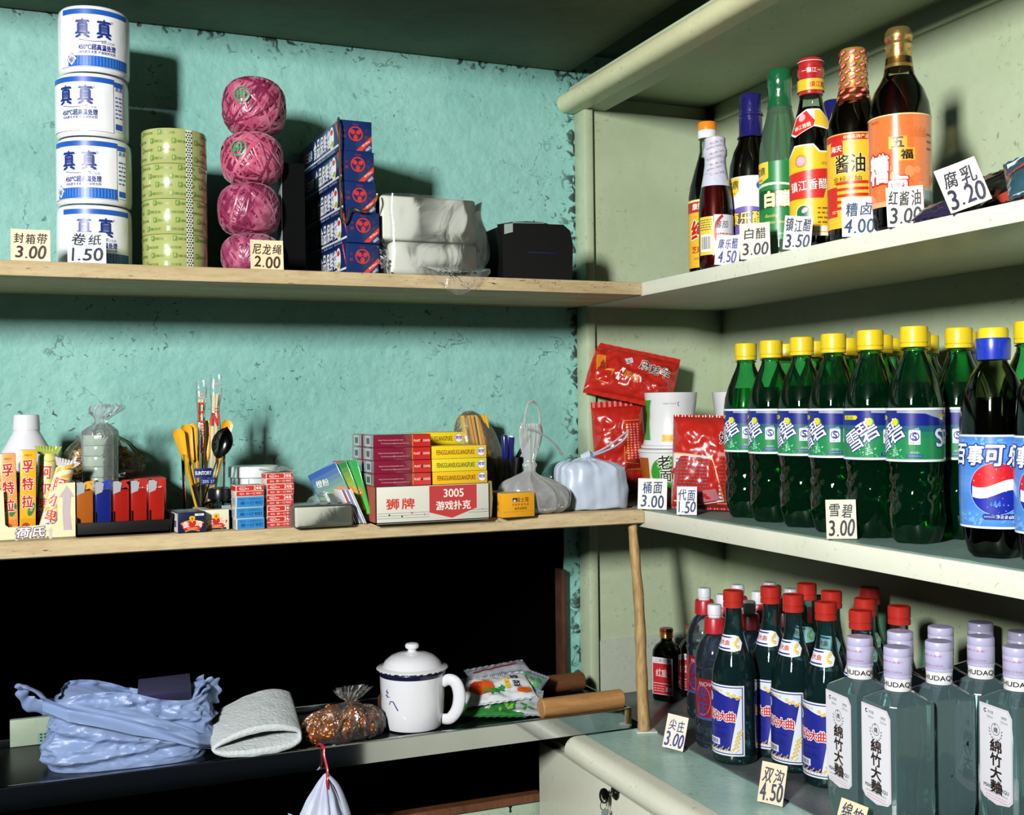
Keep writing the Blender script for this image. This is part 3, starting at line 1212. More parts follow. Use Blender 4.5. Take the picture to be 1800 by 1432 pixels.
def twine(px, pz, r, h, k, label, sticker=None):
    p = W(px, 300, Y=1.635)
    root = thing('twine_ball', label, 'twine', (p.x, p.y, ZU + pz), 0, 'balls of magenta twine')
    m = MB()
    rnd = random.Random(k)

    def surf(d, lift=0.0):
        # barrel shape: superellipsoid in height
        e = 2.7
        q = (abs(math.hypot(d.x, d.y) / r) ** e + abs(d.z / (h / 2)) ** e) ** (-1 / e)
        return d * q + d.normalized() * lift
    m.grid(56, 30, lambda u, v: surf(V((math.cos(u * 2 * PI) * math.sin(max(v, .004) * PI * .996), math.sin(u * 2 * PI) * math.sin(max(v, .004) * PI * .996), -math.cos(max(v, .004) * PI * .996)))) + V((0, 0, h / 2)), TWD, wrap=True)
    for b in range(90):
        az, inc = rnd.uniform(0, 2 * PI), rnd.choice((rnd.uniform(.7, 1.0), rnd.uniform(1.0, 1.35)))
        e1 = V((math.cos(az), math.sin(az), 0))
        e2 = V((-math.sin(az) * math.cos(inc), math.cos(az) * math.cos(inc), math.sin(inc)))
        wd, lf = rnd.uniform(.0022, .0060), rnd.uniform(.0002, .0026)
        off = rnd.uniform(-.35, .35)
        nrm = e1.cross(e2)
        vs, fs = [], []
        n = 44
        for i in range(n):
            a = 2 * PI * i / n
            c = e1 * math.cos(a) + e2 * math.sin(a) + nrm * off
            for s_ in (-.5, -.15, .15, .5):
                q = surf((c + nrm * (s_ * wd / r)).normalized(), lf + (.0005 if abs(s_) < .3 else 0) + .0003 * math.sin(i * 2.1 + s_ * 9))
                vs.append(q + V((0, 0, h / 2)))
        for i in range(n):
            j = (i + 1) % n
            for s_ in range(3):
                fs.append([i * 4 + s_, j * 4 + s_, j * 4 + s_ + 1, i * 4 + s_ + 1])
        m.add(vs, fs, TW[k] if b % 3 else TWD, True)
    m.build('wound_twine', root)
    if sticker:
        m = MB()
        ph = camdir(p) + sticker[0]
        base = lambda u, v, q: surf(V((math.cos(ph + u / r), math.sin(ph + u / r), (v + sticker[1]) / r)), .0036 + q) + V((0, 0, h / 2))
        D = Dec(m, base, du=.003, base=.0001)
        D.put(ring(0, 0, .0088, .0112, 28), '2f8a57', 0)
        D.put(many(*[rect(-.006 + i * .0042, -.005, -.0034 + i * .0042, .006) for i in range(3)]), '2f8a57', 0)
        D.put(rect(-.0065, -.001, .006, .0005), '2f8a57', 0)
        m.build('sticker', root)


twine(441, .0005, .0405, .0585, 3, 'magenta ball of plastic twine at the bottom, partly behind its price card')
twine(437, .0585, .0415, .0725, 2, 'magenta ball of plastic twine with shade put into its colour, third from the top')
twine(443, .1305, .0415, .0725, 1, 'magenta ball of plastic twine with a green sticker, second from the top', (-.42, .008))
twine(448, .2025, .0425, .0785, 0, 'magenta ball of plastic twine with a green sticker, topmost of the column', (-.38, .008))

# grey-edged carton between twine and blue boxes; its black stands in for wall shadow
p = W(490, 400, Y=1.66)
m = MB()
m.box((.0165, .0, .083), (.033, .135, .166), mat('08090a', rough=0.9, spec=.1))
m.box((-.0006, .0, .083), (.0012, .135, .166), mat('7f8b90', rough=0.7))
tag(m.build('carton', loc=(p.x, 1.700, ZU + .0004)), 'upright carton with a grey side behind the twine column, its black standing in for shadow', 'box')

# food bag boxes
DKB = mat('142a5e', rough=0.3, coat=0.3, var=0.1, vscale=30)


def bag_box(i, dx, dy, rz, label):
    w_, d_, h_ = .0480, .205, .0432
    c = W(603, 300, Y=1.557)
    m = MB()
    m.box((w_ / 2, d_ / 2, h_ / 2), (w_, d_, h_), DKB, bev=0.0007)
    D = Dec(m, flat((w_ / 2, 0, h_ / 2), (1, 0, 0), (0, 0, 1)))
    rd = 'c4302b'
    D.put(ring(0, .003, .0088, .0106, 22), rd, 0)
    for a in (PI / 2 + 1.05, PI / 2 - 1.05, -PI / 2):
        D.put(ell(.0052 * math.cos(a), .003 + .0052 * math.sin(a), .0042, .0032, 12, a), rd, 1)
    D.put(text('食品袋', 0, .0165, .003), '8a2c34', 0)
    D.put(text('保', -.0165, .006, .0035), '8a2c34', 0).put(text('鲜', -.0165, -.002, .0045, bold=.03), '8a2c34', 0)
    D.put(text('三', .0155, .008, .003), '8a2c34', 0).put(text('花', .0155, -.001, .004), '8a2c34', 0)
    D.put(poly((.0005, -h_ / 2 + .001), (.009, -h_ / 2 + .001), (w_ / 2 - .0005, -.006), (w_ / 2 - .0005, .0015)), 'd23a2c', 1)
    D.put(text('20×30cm', .0148, -.0100, .0028, .014, rot=.64), 'f0e8e0', 2)
    D.put(text('100只', .0185, -.0168, .0042, .009, rot=.64, bold=.03), 'c8d2e4', 2)
    D = Dec(m, flat((0, d_ / 2, h_ / 2), (0, -1, 0), (0, 0, 1)))
    L = d_ / 2
    D.put(rect(-L, -.0155, L, -.0125), 'e6ebf2', 0)
    D.put(poly((L - .020, h_ / 2), (L - .012, h_ / 2), (L - .001, -.004), (L - .001, -.011)), 'c8352c', 1)
    D.put(text('100 BAGS', L - .0085, .007, .0025, .018, rot=-1.0), 'e8dcd8', 2)
    D.put(ell(L - .037, .002, .0115, .0165, 24), 'eef0f2', 1)
    D.put(ell(L - .037, .0105, .007, .004, 12), 'd23a34', 2).put(ell(L - .034, -.006, .006, .004, 12), '9fc23c', 2).put(ell(L - .041, -.008, .004, .003, 10), 'e0c040', 2)
    for k, ch in enumerate('食品保鲜袋'):
        D.put(text(ch, L - .128 + k * .0185, .003, .0265, .0162, bold=.03), 'e9eef6', 1)
    D.put(text('三花牌', L - .163, .001, .0155, .036, bold=.01), 'dfe6f0', 1)
    D.put(ell(L - .19, .004, .010, .012, 16), 'a02c34', 1)
    D.put(text('食 品 保 鲜 袋  PE BAG FOR FOOD KEEPING', 0, -.0140, .0018, .17), '6f7a8c', 1)
    D.put(text('规格:20×30cm   数量:100只   执行标准', 0, -.0188, .003, .16), 'b9c4d8', 1)
    o = m.build('food_bag_box', loc=(c.x + dx, 1.557 + dy, ZU + .0004 + i * .0434), rz=rz)
    tag(o, label, 'box', 'dark blue food bag boxes')
    return o


for i, (dx, dy, rz, lb) in enumerate(((.003, .0, .045, 'dark blue food bag box at the bottom of the stack'), (.0035, -.004, .05, 'dark blue food bag box second from the bottom'),
                                      (.0, .001, .04, 'dark blue food bag box in the middle of the stack'), (-.002, .001, .045, 'dark blue food bag box second from the top of the stack'),
                                      (-.0045, .002, .04, 'dark blue food bag box on top of the stack'))):
    bag_box(i, dx, dy, rz, lb)
# thin gold chain hung over the boxes
a = W(596, 212, Y=1.545)
c = W(603, 300, Y=1.557)
keys = [W(594, 213, Y=1.585) + V((0, 0, .0015)), W(596, 213, Y=1.552), W(597, 290, Y=1.550), W(599, 365, Y=1.548), W(603, 391, Y=1.546), W(609, 384, Y=1.5445), W(613, 370, Y=1.5435), W(622, 366, Y=1.5435), W(634, 371, Y=1.5435), W(650, 367, Y=1.5435), W(661, 352, Y=1.546), W(663, 341, Y=1.552)]
pts = curve_pts(keys, 150)
m = MB()
GOLD = mat('b99a4a', rough=0.25, metal=1.0)
m.tube(pts, [.0011 + .0005 * (i % 2) for i in range(len(pts))], GOLD, seg=6)
tag(m.build('chain'), 'thin gold chain hanging over the stacked blue boxes', 'chain')

# plastic-wrapped white packs in a clear bag
p = W(672, 480, Y=1.56)
root = thing('wrapped_pack', 'two blocks of white plastic bags in a crinkled clear wrapper', 'plastic bags', (p.x, 1.556, ZU + .0004))
WHP = mat('cfd3c6', rough=0.5, bump=0.15, bscale=30, var=0.06)
m = MB()
m.box((.080, .075, .0255), (.135, .14, .049), WHP, bev=0.009, seg=3)
m.build('lower_block', root)
m = MB()
m.box((.073, .078, .0835), (.146, .14, .064), WHP, bev=0.005, seg=3)
m.build('upper_block', root)
m = MB()


def wrapfn(u, v):
    # loose bag: v up, u round (front, far side, back, near side)
    a = u * 2 * PI
    c_, s_ = math.cos(a), math.sin(a)
    e = 0.34
    x = .080 + (.078 + .018 * v * max(0, c_)) * math.copysign(abs(c_) ** e, c_)
    y = .078 + .077 * math.copysign(abs(s_) ** e, s_)
    z = .0012 + v * .1165
    x += .012 * max(0, c_) * math.sin(v * 5)
    k = noise.noise_vector(V((x * 40, y * 40, z * 30)))
    q = V((x + k.x * .003, y + min(k.y * .003, .001) , z + k.z * .001))
    if v < .06:
        q.z = .0008
    return q


m.grid(90, 26, wrapfn, film('e8eef6', haze=.04, edge=.22, rough=.1, bump=.10, bscale=16), wrap=True)
m.grid(12, 12, lambda u, v: V((.055 + .10 * u, -.001 - .0240 * math.sin(min(1, v * 2.4) * 1.57) + .0015 * math.sin(u * 9), .014 - .034 * v * (1 - abs(2 * u - 1) ** 1.4) - .010 * v)), film('e8eef6', haze=.05, edge=.5, rough=.1, bump=.7))
rnd = random.Random(5)
for i in range(16):
    b_ = V((rnd.uniform(-.004, .012), -.002 + rnd.uniform(0, .02), rnd.uniform(.009, .04)))
    e_ = b_ + V((rnd.uniform(-.010, -.002), rnd.uniform(-.006, .004), rnd.uniform(-.012, .016)))
    e_.z = max(e_.z, .0065)
    m.add([b_, e_ + V((0, 0, .004)), e_ - V((0, .002, .004)), b_ + V((.006, -.002, -.004))], [[0, 1, 2, 3]], film('e8eef6', haze=.10, edge=.6, rough=.1, bump=.7), True)
m.build('clear_wrapper', root)

# black plastic bin
p = W(872, 480, Y=1.60)
BL = mat('0a0b0d', rough=0.5, spec=0.3)
root = thing('desk_tray', 'black plastic desk tray with stepped top edge beside the end panel', 'tray', (p.x, 1.585, ZU + .0004))
m = MB()
k = .00085
m.prism([(.006, 0), (.121, 0), (.1235, .060), (.119, .0815), (.107, .0905), (.083, .090), (.073, .0925), (.045, .0925), (.022, .0905), (-.002, .0855), (.004, .07)], .004, BL)
m.prism([(.012, 0), (.119, 0), (.121, .058), (.010, .055)], .12, BL, Matrix.Translation((0, .004, 0)))
m.box((.0075, .062, .043), (.003, .116, .084), BL)
m.box((.1205, .062, .03), (.003, .116, .06), BL)
m.build('body', root)
m = MB()
m.prism([(.008, .071), (.022, .075), (.022, .0885), (.008, .086)], .0008, mat('8fa39a', rough=0.5), Matrix.Translation((0, -.001, 0)))
m.prism([(.022, .0885), (.075, .0905), (.075, .0915), (.022, .0898)], .0008, mat('8fa39a', rough=0.5), Matrix.Translation((0, -.001, 0)))
m.build('pale_label', root)
m = MB()
m.box((.071, -.0006, .045), (.05, .0016, .003), mat('141a3c', rough=0.3), bev=.0005)
m.build('grip_bar', root)
p = W(1060, 491, Y=1.58)
m = MB()
m.box((0, 0, .001), (.13, .05, .0012), mat('14181a', rough=0.3), bev=.0003)
tag(m.build('flat_ruler', loc=(p.x, 1.60, ZU + .0003), rz=.03), 'thin dark strip lying flat at the end of the upper shelf', 'strip')

card.level = 'U'
card(54, 457, .046, .0405, (('封箱带', .70, .30, .80, .0), ('3.00', .27, .36, .72, .012)), 'cream price card reading 3.00 at the end of the shelf beside the toilet rolls', {'Y': 1.5445}, 'e6d9b8', '3a1c14', seed=1)
card(153, 459, .0465, .0405, (('卷纸', .74, .32, .74, .0), ('1.50', .27, .36, .78, .012)), 'white price card reading 1.50 in front of the toilet rolls', {'Y': 1.5445}, 'e8ecee', '18283a', seed=2)
card(470, 471, .0445, .0405, (('尼龙绳', .68, .32, .84, .0), ('2.00', .25, .34, .74, .012)), 'cream price card reading 2.00 in front of the magenta twine', {'Y': 1.5445}, 'e6d4aa', '3a1c14', seed=3)

# ------------------------------------------------------------------ bottles
def lathe_part(root, name, prof, m, seg=32, rm=None, fn=None, top=True, bot=True):
    mb = MB()
    mb.lathe(prof, m, seg, rm=rm, top=top, bot=bot)
    if fn:
        fn(mb)
    return mb.build(name, root)


def inset(prof, fill, gap=.0012, floor=.0035):
    """Profile of what is in a bottle, up to its fill height."""
    f = prof_r([q for q in prof if q[0] > 0])
    zs = sorted({z for r, z in prof if floor + .001 < z < fill - .001} | {floor + .001, fill})
    out = [(0, floor), (max(f(floor + .003) - gap - .003, .004), floor)]
    out += [(max(f(z) - gap, .002), z) for z in zs]
    return out + [(0, fill)]


def upper(px, py, X):
    return W(px, py, X=X)


# ------------------------------------------------------------------ upper cream shelf: sauces and vinegars
SOY = mat('0b0403', rough=0.05, coat=1.0, spec=0.6)
GW = shell('e4eee6', '6f8a7c')
GWD = shell('b8a890', '30201a')


def sauce(name, label, px, py, X, prof, fill, wall, inside, parts, offp=0.0, seg=40):
    p = W(px, py, X=X)
    root = thing(name, label, 'bottle', (p.x, p.y, ZU + .0004), camdir(p) + PI / 2 + offp)
    lathe_part(root, 'bottle_glass', prof, wall, seg, top=False)
    if inside:
        lathe_part(root, 'contents', inset(prof, fill), inside, seg)
    parts(root)
    return root


# sesame oil bottle with orange and white cap
def P_(root):
    lathe_part(root, 'cap', [(.0140, .226), (.0146, .2265), (.0146, .2385), (.0142, .239)], mat('e6e9ec', rough=.3), 32)
    lathe_part(root, 'cap_top', [(.0140, .2390), (.0146, .2395), (.0146, .2505), (.0138, .252), (0, .252)], mat('f08a1c', rough=.3), 32)
    m = MB()
    D = Dec(m, cyl(.0305), du=.004)
    D.put(rect(-.042, .022, .042, .128), 'e8b42a', 0)
    D.put(rect(-.042, .108, .042, .124), 'b8251f', 1).put(text('康娟', -.006, .117, .010, bold=.03), 'f2ecd8', 2)
    D.put(rect(-.042, .125, .042, .1268), 'f2ecd8', 1)
    D.outlined('纯', -.004, .080, .030, 'c01f1a', 'f6e7b0', 1, None, 0, .05, .05)
    D.put(text('芝麻油', -.002, .050, .0105, bold=.03), 'c01f1a', 1)
    D.put(text('净含量:450ml', -.002, .036, .004), '7a2c14', 1)
    m.build('front_label', root)


sauce('sesame_oil_bottle', 'dark sesame oil bottle with orange and white cap, in the far corner', 1244, 330, .968, [(.004, .002), (.026, .001), (.0298, .006), (.0302, .02), (.0302, .135), (.0275, .152), (.0200, .178), (.0150, .195), (.0120, .206), (.0118, .226)], .196, GW, SOY, P_, -.35)


# ketchup
def P_(root):
    m = MB()
    cp = [(.0205, .118), (.0172, .136), (.0152, .150), (.0150, .1600), (.0168, .1625), (.0170, .1705), (.0152, .176), (.0146, .181), (.0150, .1870), (.013, .189), (0, .189)]
    m.lathe(cp, mat('c3c6d6', rough=.25, coat=.5, bump=.3, bscale=80), 36)
    D = Dec(m, cyl(lambda z: .0176), du=.004)
    D.put(many(*[text('NATURAL TASTE', -.004 + .005 * (i % 2), .128 + i * .0075, .0022, .022, .25) for i in range(8)]), 'b0546a', 0)
    m.build('shrink_seal', root)
    m = MB()
    D = Dec(m, cyl(.0246), du=.004)
    D.put(rect(-.030, .020, -.006, .074), 'd9c148', 0)
    scatter_lines(D, -.028, -.008, .054, .071, 5, '5c4a20', 1, 3)
    barcode(D, -.018, .037, .018, .024, 1)
    D.put(rect(-.005, .022, .033, .076), 'dfe0e6', 0)
    D.put(ring(.024, .052, .026, .030, 20, 2.2, 3.6), 'c02c24', 1)
    D.put(text('蕃茄', .006, .062, .010, shear=.2), '202838', 1)
    D.put(text('KETCHUP', .013, .046, .0075, .030, bold=.03), 'c02c24', 1)
    D.put(text('沙司', .013, .034, .006), '202838', 1)
    m.build('front_label', root)


sauce('ketchup_bottle', 'small dark red ketchup bottle with pale lilac shrink seal', 1258, 350, .888, [(.004, .002), (.021, .001), (.0240, .005), (.0243, .02), (.0243, .085), (.0225, .105), (.0195, .122), (.0165, .14), (.0145, .155), (.0145, .165)], .150, shell('c08a80', '5a1812'), mat('5a0d10', rough=.35), P_, .1)


# purple-capped vinegar
CPR = [(.0200, .191), (.0172, .195), (.0166, .221), (.0180, .2225), (.0180, .2255), (.0160, .227), (.0154, .2510), (.0142, .2535), (0, .2537)]
NAVYCAP = mat('1c1a5e', rough=.18, coat=.8, bump=.35, bscale=70)


def P_(root):
    lathe_part(root, 'shrink_cap', CPR, NAVYCAP, 36)
    m = MB()
    D = Dec(m, cyl(.0315), du=.004)
    D.put(rect(-.048, .028, .048, .132), 'e4e4ee', 0)
    D.put(poly((-.040, .131), (-.009, .131), (-.009, .112), (-.018, .104), (-.040, .110)), 'f0c83c', 1)
    D.put(text('宝鼎', -.0225, .121, .012, shear=.1, bold=.02), '3a2c14', 2)
    D.put(text('Baoding', -.022, .109, .0035), '3a2c14', 2)
    D.put(many(*[rect(-.048 + .0032 * i, .050, -.0448 + .0032 * i, .077 + .012 * math.sin(i * .105)) for i in range(30)]), '6a5aa6', 1)
    D.outlined('康乐醋', 0, .072, .019, 'f0d24a', '2a2060', 2, .052, 0, .03, .05)
    D.put(rect(-.048, .029, .048, .048), 'ecb48c', 1)
    D.put(ell(.022, .118, .006, n=16), '2f55a8', 1).put(text('S', .022, .118, .007, bold=.04), 'e8ecf4', 2)
    m.build('front_label', root)


PV = [(.004, .002), (.027, .001), (.0310, .006), (.0314, .02), (.0314, .140), (.0305, .152), (.0255, .170), (.0195, .183), (.0165, .195), (.0150, .215)]
pv = sauce('vinegar_bottle', 'dark vinegar bottle with navy cap and white and purple label', 1321, 310, .944, PV, .199, GW, SOY, P_, -.30)
pv['group'] = 'navy-capped vinegar bottles'
p = W(1467, 240, X=1.08)
copy_thing(pv, (p.x, p.y, ZU + .0004), camdir(p) + PI / 2, 'navy-capped vinegar bottle standing in the second row between the red caps')


# white vinegar in a green glass bottle
def P_(root):
    lathe_part(root, 'shrink_cap', [(.0168, .2125), (.0160, .218), (.0156, .240), (.0166, .242), (.0164, .2620), (.015, .2640), (0, .2642)], mat('0f5a32', rough=.2, coat=.8, bump=.35, bscale=70), 36)
    m = MB()
    D = Dec(m, cyl(.0290), du=.004)
    D.put(rect(-.046, .030, .046, .136), '1c7a3c', 0)
    D.put(poly((-.046, .136), (-.006, .136), (-.006, .114), (-.020, .108), (-.046, .114)), 'f0c83c', 1)
    D.put(text('宝鼎', -.0225, .124, .011, shear=.1, bold=.02), '3a2c14', 2)
    D.put(text('Baoding', -.022, .1125, .0035), '3a2c14', 2)
    D.put(many(*[rect(-.046 + .004 * i, .098 + .006 * math.sin(i * .14), -.042 + .004 * i, .1015 + .006 * math.sin(i * .14 + .14)) for i in range(23)]), 'cfe4c0', 1)
    D.put(rect(-.046, .073, .046, .0975), '0d4a24', 1)
    D.outlined('白醋', .006, .085, .020, 'f2f4ee', 'd8cc4a', 2, .036, 0, .03, .045)
    D.put(text('Baoding', -.002, .062, .0055, shear=.3), 'e0c84a', 1).put(text('White Vinegar', .006, .053, .0055, shear=.3), 'e0c84a', 1)
    D.put(text('净含量:500ml', .004, .038, .0035), 'b8d4b8', 1)
    m.build('front_label', root)


sauce('white_vinegar_bottle', 'clear green white vinegar bottle with tall green shrink cap', 1372, 300, .934, [(.004, .002), (.025, .001), (.0285, .006), (.0289, .02), (.0289, .145), (.0280, .158), (.0240, .180), (.0190, .198), (.0160, .213), (.0148, .23)], .205, shell('b4d4ba', '4a7a5a', ior=1.5, glow_veil=.22, glow_veil_col='7faa88'), liquid('cfe8d4'), P_, -.38)


# Zhenjiang vinegar
def P_(root):
    m = MB()
    RC = mat('b01f24', rough=.3, coat=.4)
    m.lathe([(.0150, .2065), (.0156, .208), (.0150, .230), (.0168, .2325), (.0168, .2405), (.0152, .242), (.0150, .2515), (.0140, .2535), (0, .2538)], RC, 36)
    D = Dec(m, cyl(lambda z: .0168), du=.003)
    D.put(rect(-.05, .2110, .055, .2255), 'e2b42c', 0).put(text('镇江醋', .010, .218, .007, bold=.02), 'b01f24', 1)
    D.put(text('一镇江一', .002, .2362, .0062, bold=.01), 'e8d8c8', 0)
    D.put(rect(-.05, .2485, .055, .2493), 'e8d8c8', 0)
    m.build('cap', root)
    m = MB()
    D = Dec(m, (lambda u, v, q, f=prof_r(ZJ): V(((f(v) + q) * math.cos(-PI / 2 + u / .0235), (f(v) + q) * math.sin(-PI / 2 + u / .0235), v))), du=.003, base=.0006, dv=.004)
    c_ = .165
    D.put(poly((-.028, .155), (-.024, .178), (-.006, .186), (.016, .186), (.030, .172), (.024, .158), (.004, .162), (-.018, .150)), 'f0ece4', 0)
    D.put(poly((-.026, .156), (-.022, .176), (-.006, .184), (.006, .170), (.004, .163), (-.016, .152)), 'cc2a22', 1)
    D.put(poly((.006, .184), (.016, .184), (.028, .172), (.022, .160), (.006, .164)), 'ecc23a', 1)
    D.put(ell(-.012, .175, .0052, n=16), 'd8a8b8', 2)
    D.put(text('镇江香醋', -.010, .163, .006, .022, .25, .01), 'f4ead8', 2)
    m.build('neck_label', root)
    m = MB()
    D = Dec(m, cyl(.0284), du=.003)
    D.put(poly((-.040, .022), (.040, .022), (.040, .130), (.012, .130), (.004, .139), (-.022, .139), (-.030, .130), (-.040, .124)), 'f0ead8', 0)
    D.put(poly((-.038, .026), (.038, .026), (.038, .128), (.011, .128), (.003, .137), (-.021, .137), (-.029, .128), (-.038, .122)), 'edbb22', 1)
    D.put(ring(-.013, .118, .0058, .0085, 20), 'c88a2a', 2).put(ell(-.013, .118, .0058, n=18), 'd8a8c0', 2)
    D.put(text('绿色食品', .022, .114, .004), '4a7a34', 2)
    D.put(poly((-.038, .103), (.027, .108), (.016, .070), (-.038, .070)), 'cc2a22', 2)
    D.outlined('镇江香醋', -.004, .087, .0135, 'f4efe2', '7a1410', 3, .050, .06, .01, .03)
    D.put(ell(-.010, .052, .0105, n=20), 'e8e6d8', 2).put(ell(-.010, .052, .0092, n=20), '1f6a3c', 3).put(ell(-.008, .055, .0045, .003, 14, .6), 'e8b0c0', 4)
    scatter_lines(D, .008, .034, .036, .060, 4, '7a5a1c', 2, 8)
    D.put(rect(.004, .0275, .036, .0345), 'f0ead8', 2)
    m.build('front_label', root)


ZJ = [(.004, .002), (.0245, .001), (.0279, .006), (.0282, .02), (.0282, .138), (.0270, .150), (.0225, .170), (.0172, .188), (.0145, .202), (.0138, .22)]
sauce('black_vinegar_bottle', 'black vinegar bottle with red cap and yellow and red label', 1427, 300, .922, ZJ, .190, GW, SOY, P_, -.05)


# dark soy sauce with foil neck
def P_(root):
    m = MB()
    FO = mat('c3a04a', rough=.3, metal=.6, bump=.25, bscale=60)
    m.lathe([(.0225, .168), (.0178, .190), (.0160, .2050), (.0165, .2105), (.0152, .212), (.0150, .221), (.0164, .2235), (.0158, .2395), (.0145, .2415), (0, .242)], FO, 40)
    D = Dec(m, cyl(prof_r([(.0227, .168), (.0180, .190), (.0166, .2105), (.0168, .242)])), du=.003, base=.0004)
    rnd = random.Random(2)
    for i in range(9):
        for j in range(-4, 5):
            x, y = j * .0125 + (i % 2) * .006, .173 + i * .0078
            D.put(ell(x, y, .0050, .0026, 10, .5), 'ba2334', 0)
            D.put(text('海天' if (i + j) % 2 else 'HADAY', x, y, .0022, .0065, .5, .02), 'ecd8c0', 1)
    m.build('foil_seal', root)
    m = MB()
    D = Dec(m, cyl(.0322), du=.004)
    D.put(rect(-.050, .020, .050, .134), 'edb52a', 0)
    D.put(rect(-.050, .125, .050, .1325), 'b8201f', 1).put(text('中国名牌产品', .004, .1287, .0048, bold=.02), 'ecd28a', 2)
    D.put(poly((-.030, .108), (-.012, .108), (-.012, .124), (-.016, .128), (-.030, .124)), 'c0241f', 3).put(text('海天', -.021, .116, .0075, bold=.03), 'f4ecd4', 4)
    D.outlined('酱油', -.004, .097, .0225, '1c1410', 'f2d88a', 1, .036, 0, .02, .035)
    D.put(text('金标老抽', -.008, .078, .0085, bold=.0), '2a1c10', 1)
    D.put(rect(-.050, .034, -.020, .070), 'c4261c', 1)
    D.put(many(*[rect(-.022, .072 - i * .0075, .036, .0755 - i * .0075) for i in range(5)]), 'c4261c', 2)
    D.put(text('SOY SAUCE', -.014, .040, .0038), 'f0dca0', 3)
    D.put(rect(-.012, .0225, .012, .030), 'c4261c', 1)
    m.build('front_label', root)


sauce('soy_sauce_bottle', 'dark soy sauce bottle with gold and red foil neck', 1502, 300, .922, [(.004, .002), (.028, .001), (.0316, .006), (.0320, .02), (.0320, .140), (.0305, .152), (.0260, .166), (.0195, .182), (.0160, .2), (.0150, .215)], .19, GWD, SOY, P_, -.05)


# large bottle with orange label
def P_(root):
    m = MB()
    GC = mat('b5985c', rough=.28, metal=.85, bump=.12, bscale=60)
    m.lathe([(.0162, .192), (.0150, .2), (.0142, .2155), (.0152, .2175), (.0152, .2195), (.0143, .2215), (.0143, .2240), (.0155, .2265), (.0155, .2295), (.0148, .2345), (.0120, .2385), (0, .2395)], GC, 40, rm=lambda a, z: 1 + (.018 * math.sin(21 * a) if .2255 < z < .231 else 0))
    D = Dec(m, cyl(lambda z: .0150), du=.003)
    D.put(many(*[text('糟', -.014 + i * .014, .2230, .005) for i in range(3)]), 'b02a24', 6).put(many(*[text('Y', -.010 + i * .012, .2110, .0045, bold=.03) for i in range(3)]), 'b02a24', 3)
    m.build('gold_cap', root)
    m = MB()
    OR = mat('dd7238', rough=.22, coat=.8)
    D = Dec(m, cyl(.0347), du=.004)
    D.put(rect(-.066, .030, .066, .1335), OR, 0)
    D.put(rect(-.066, .132, .066, .1335), 'e8c890', 1)
    D.put(rect(-.066, .030, .066, .036), 'e3a070', 1)
    D.put(rect(.028, .030, .060, .0495), '9fb8b4', 1).put(many(*[rect(.030 + i * .003, .032, .0312 + i * .003, .047) for i in range(9)]), '52707a', 2)
    for i in range(12):
        rx = random.Random(i)
        D.put(ell(-.03 + .008 * i + rx.uniform(-.002, .002), .062 + rx.uniform(-.012, .012), rx.uniform(.003, .006), rx.uniform(.003, .007), 9), 'e68c58', 1)
    D.put(many(*[rect(-.010 + i * .002, .1065, -.009 + i * .002, .114 + .002 * (i % 3)) for i in range(22)]), 'cc6a34', 1)
    D.outlined('糟', -.026, .073, .032, 'f6f2ea', 'b3221c', 1, .026, 0, .04, .06)
    D.outlined('卤', -.002, .052, .024, 'f6f2ea', 'b3221c', 1, .020, 0, .04, .06)
    D.put(poly((-.012, .094), (.008, .094), (.008, .108), (-.012, .108)), 'f0a828', 1).put(text('五', -.002, .101, .011, .013, bold=.06), '1c120c', 2)
    D.put(rect(-.002, .080, .017, .0945), 'f0a828', 3).put(text('福', .0075, .087, .0105, .013, bold=.06), '1c120c', 4)
    D.put(many(*[text('调味', .036 + (i % 2) * .005, .110 - (i // 2) * .008, .003) for i in range(6)]), '43240f', 2)
    D.put(text('WUFU', -.03, .127, .003), '8a3a18', 2)
    m.build('front_label', root)


BB = [(.004, .002), (.030, .001), (.0340, .007), (.0345, .02), (.0345, .136), (.0330, .150), (.0275, .166), (.0215, .176), (.0175, .184), (.0158, .194), (.0142, .21)]
sauce('cooking_wine_bottle', 'largest amber bottle with gold crown cap and orange label', 1581, 220, .9135, BB, .182, shell('e8dcc8', '5a3a20', ior=1.5), liquid('8a3608'), P_, .0)

# sachets of bean curd and price cards
rnd = random.Random(9)


def pillow_fn(w_, h_, d_, seed, wr=.0015, e=2.4):
    def th(u, v):
        a = max(0.0, 1 - abs(2 * u - 1) ** e) ** .6 * max(0.0, 1 - abs(2 * v - 1) ** e) ** .6
        return d_ / 2 * a

    def f(u, v, sgn, lift=0.0):
        x, z = (u - .5) * w_, (v - .5) * h_
        k = noise.noise(V((x * 34 + seed, z * 34, sgn))) + .5 * noise.noise(V((x * 90 + seed, z * 90, sgn)))
        y = th(u, v) + wr * k * (0.3 + min(1, th(u, v) / (d_ * .3)))
        pinch = 1 - .05 * (1 - abs(2 * u - 1)) * 0
        return V((x, sgn * (y + lift), z * pinch))
    return f


def pillow(m, w_, h_, d_, mt, seed, wr=.0015, nx=40, ny=40, e=2.4, crimp=0.0, mx=None):
    f = pillow_fn(w_, h_, d_, seed, wr, e)
    m.grid(nx, ny, lambda u, v: f(u, v, -1), mt, mx=mx)
    m.grid(nx, ny, lambda u, v: f(u, v, 1), mt, flip=True, mx=mx)
    if crimp:
        for s_ in (0, 1):
            z0 = -h_ / 2 if s_ == 0 else h_ / 2
            sg = -1 if s_ == 0 else 1
            n = nx * 2
            m.grid(n, 3, lambda u, v: V(((u - .5) * w_, .0006 * math.sin(u * 60), z0 + sg * v * (crimp + (.0015 if int(u * (n - 1)) % 2 else 0) * v))), mt, mx=mx)
    return f


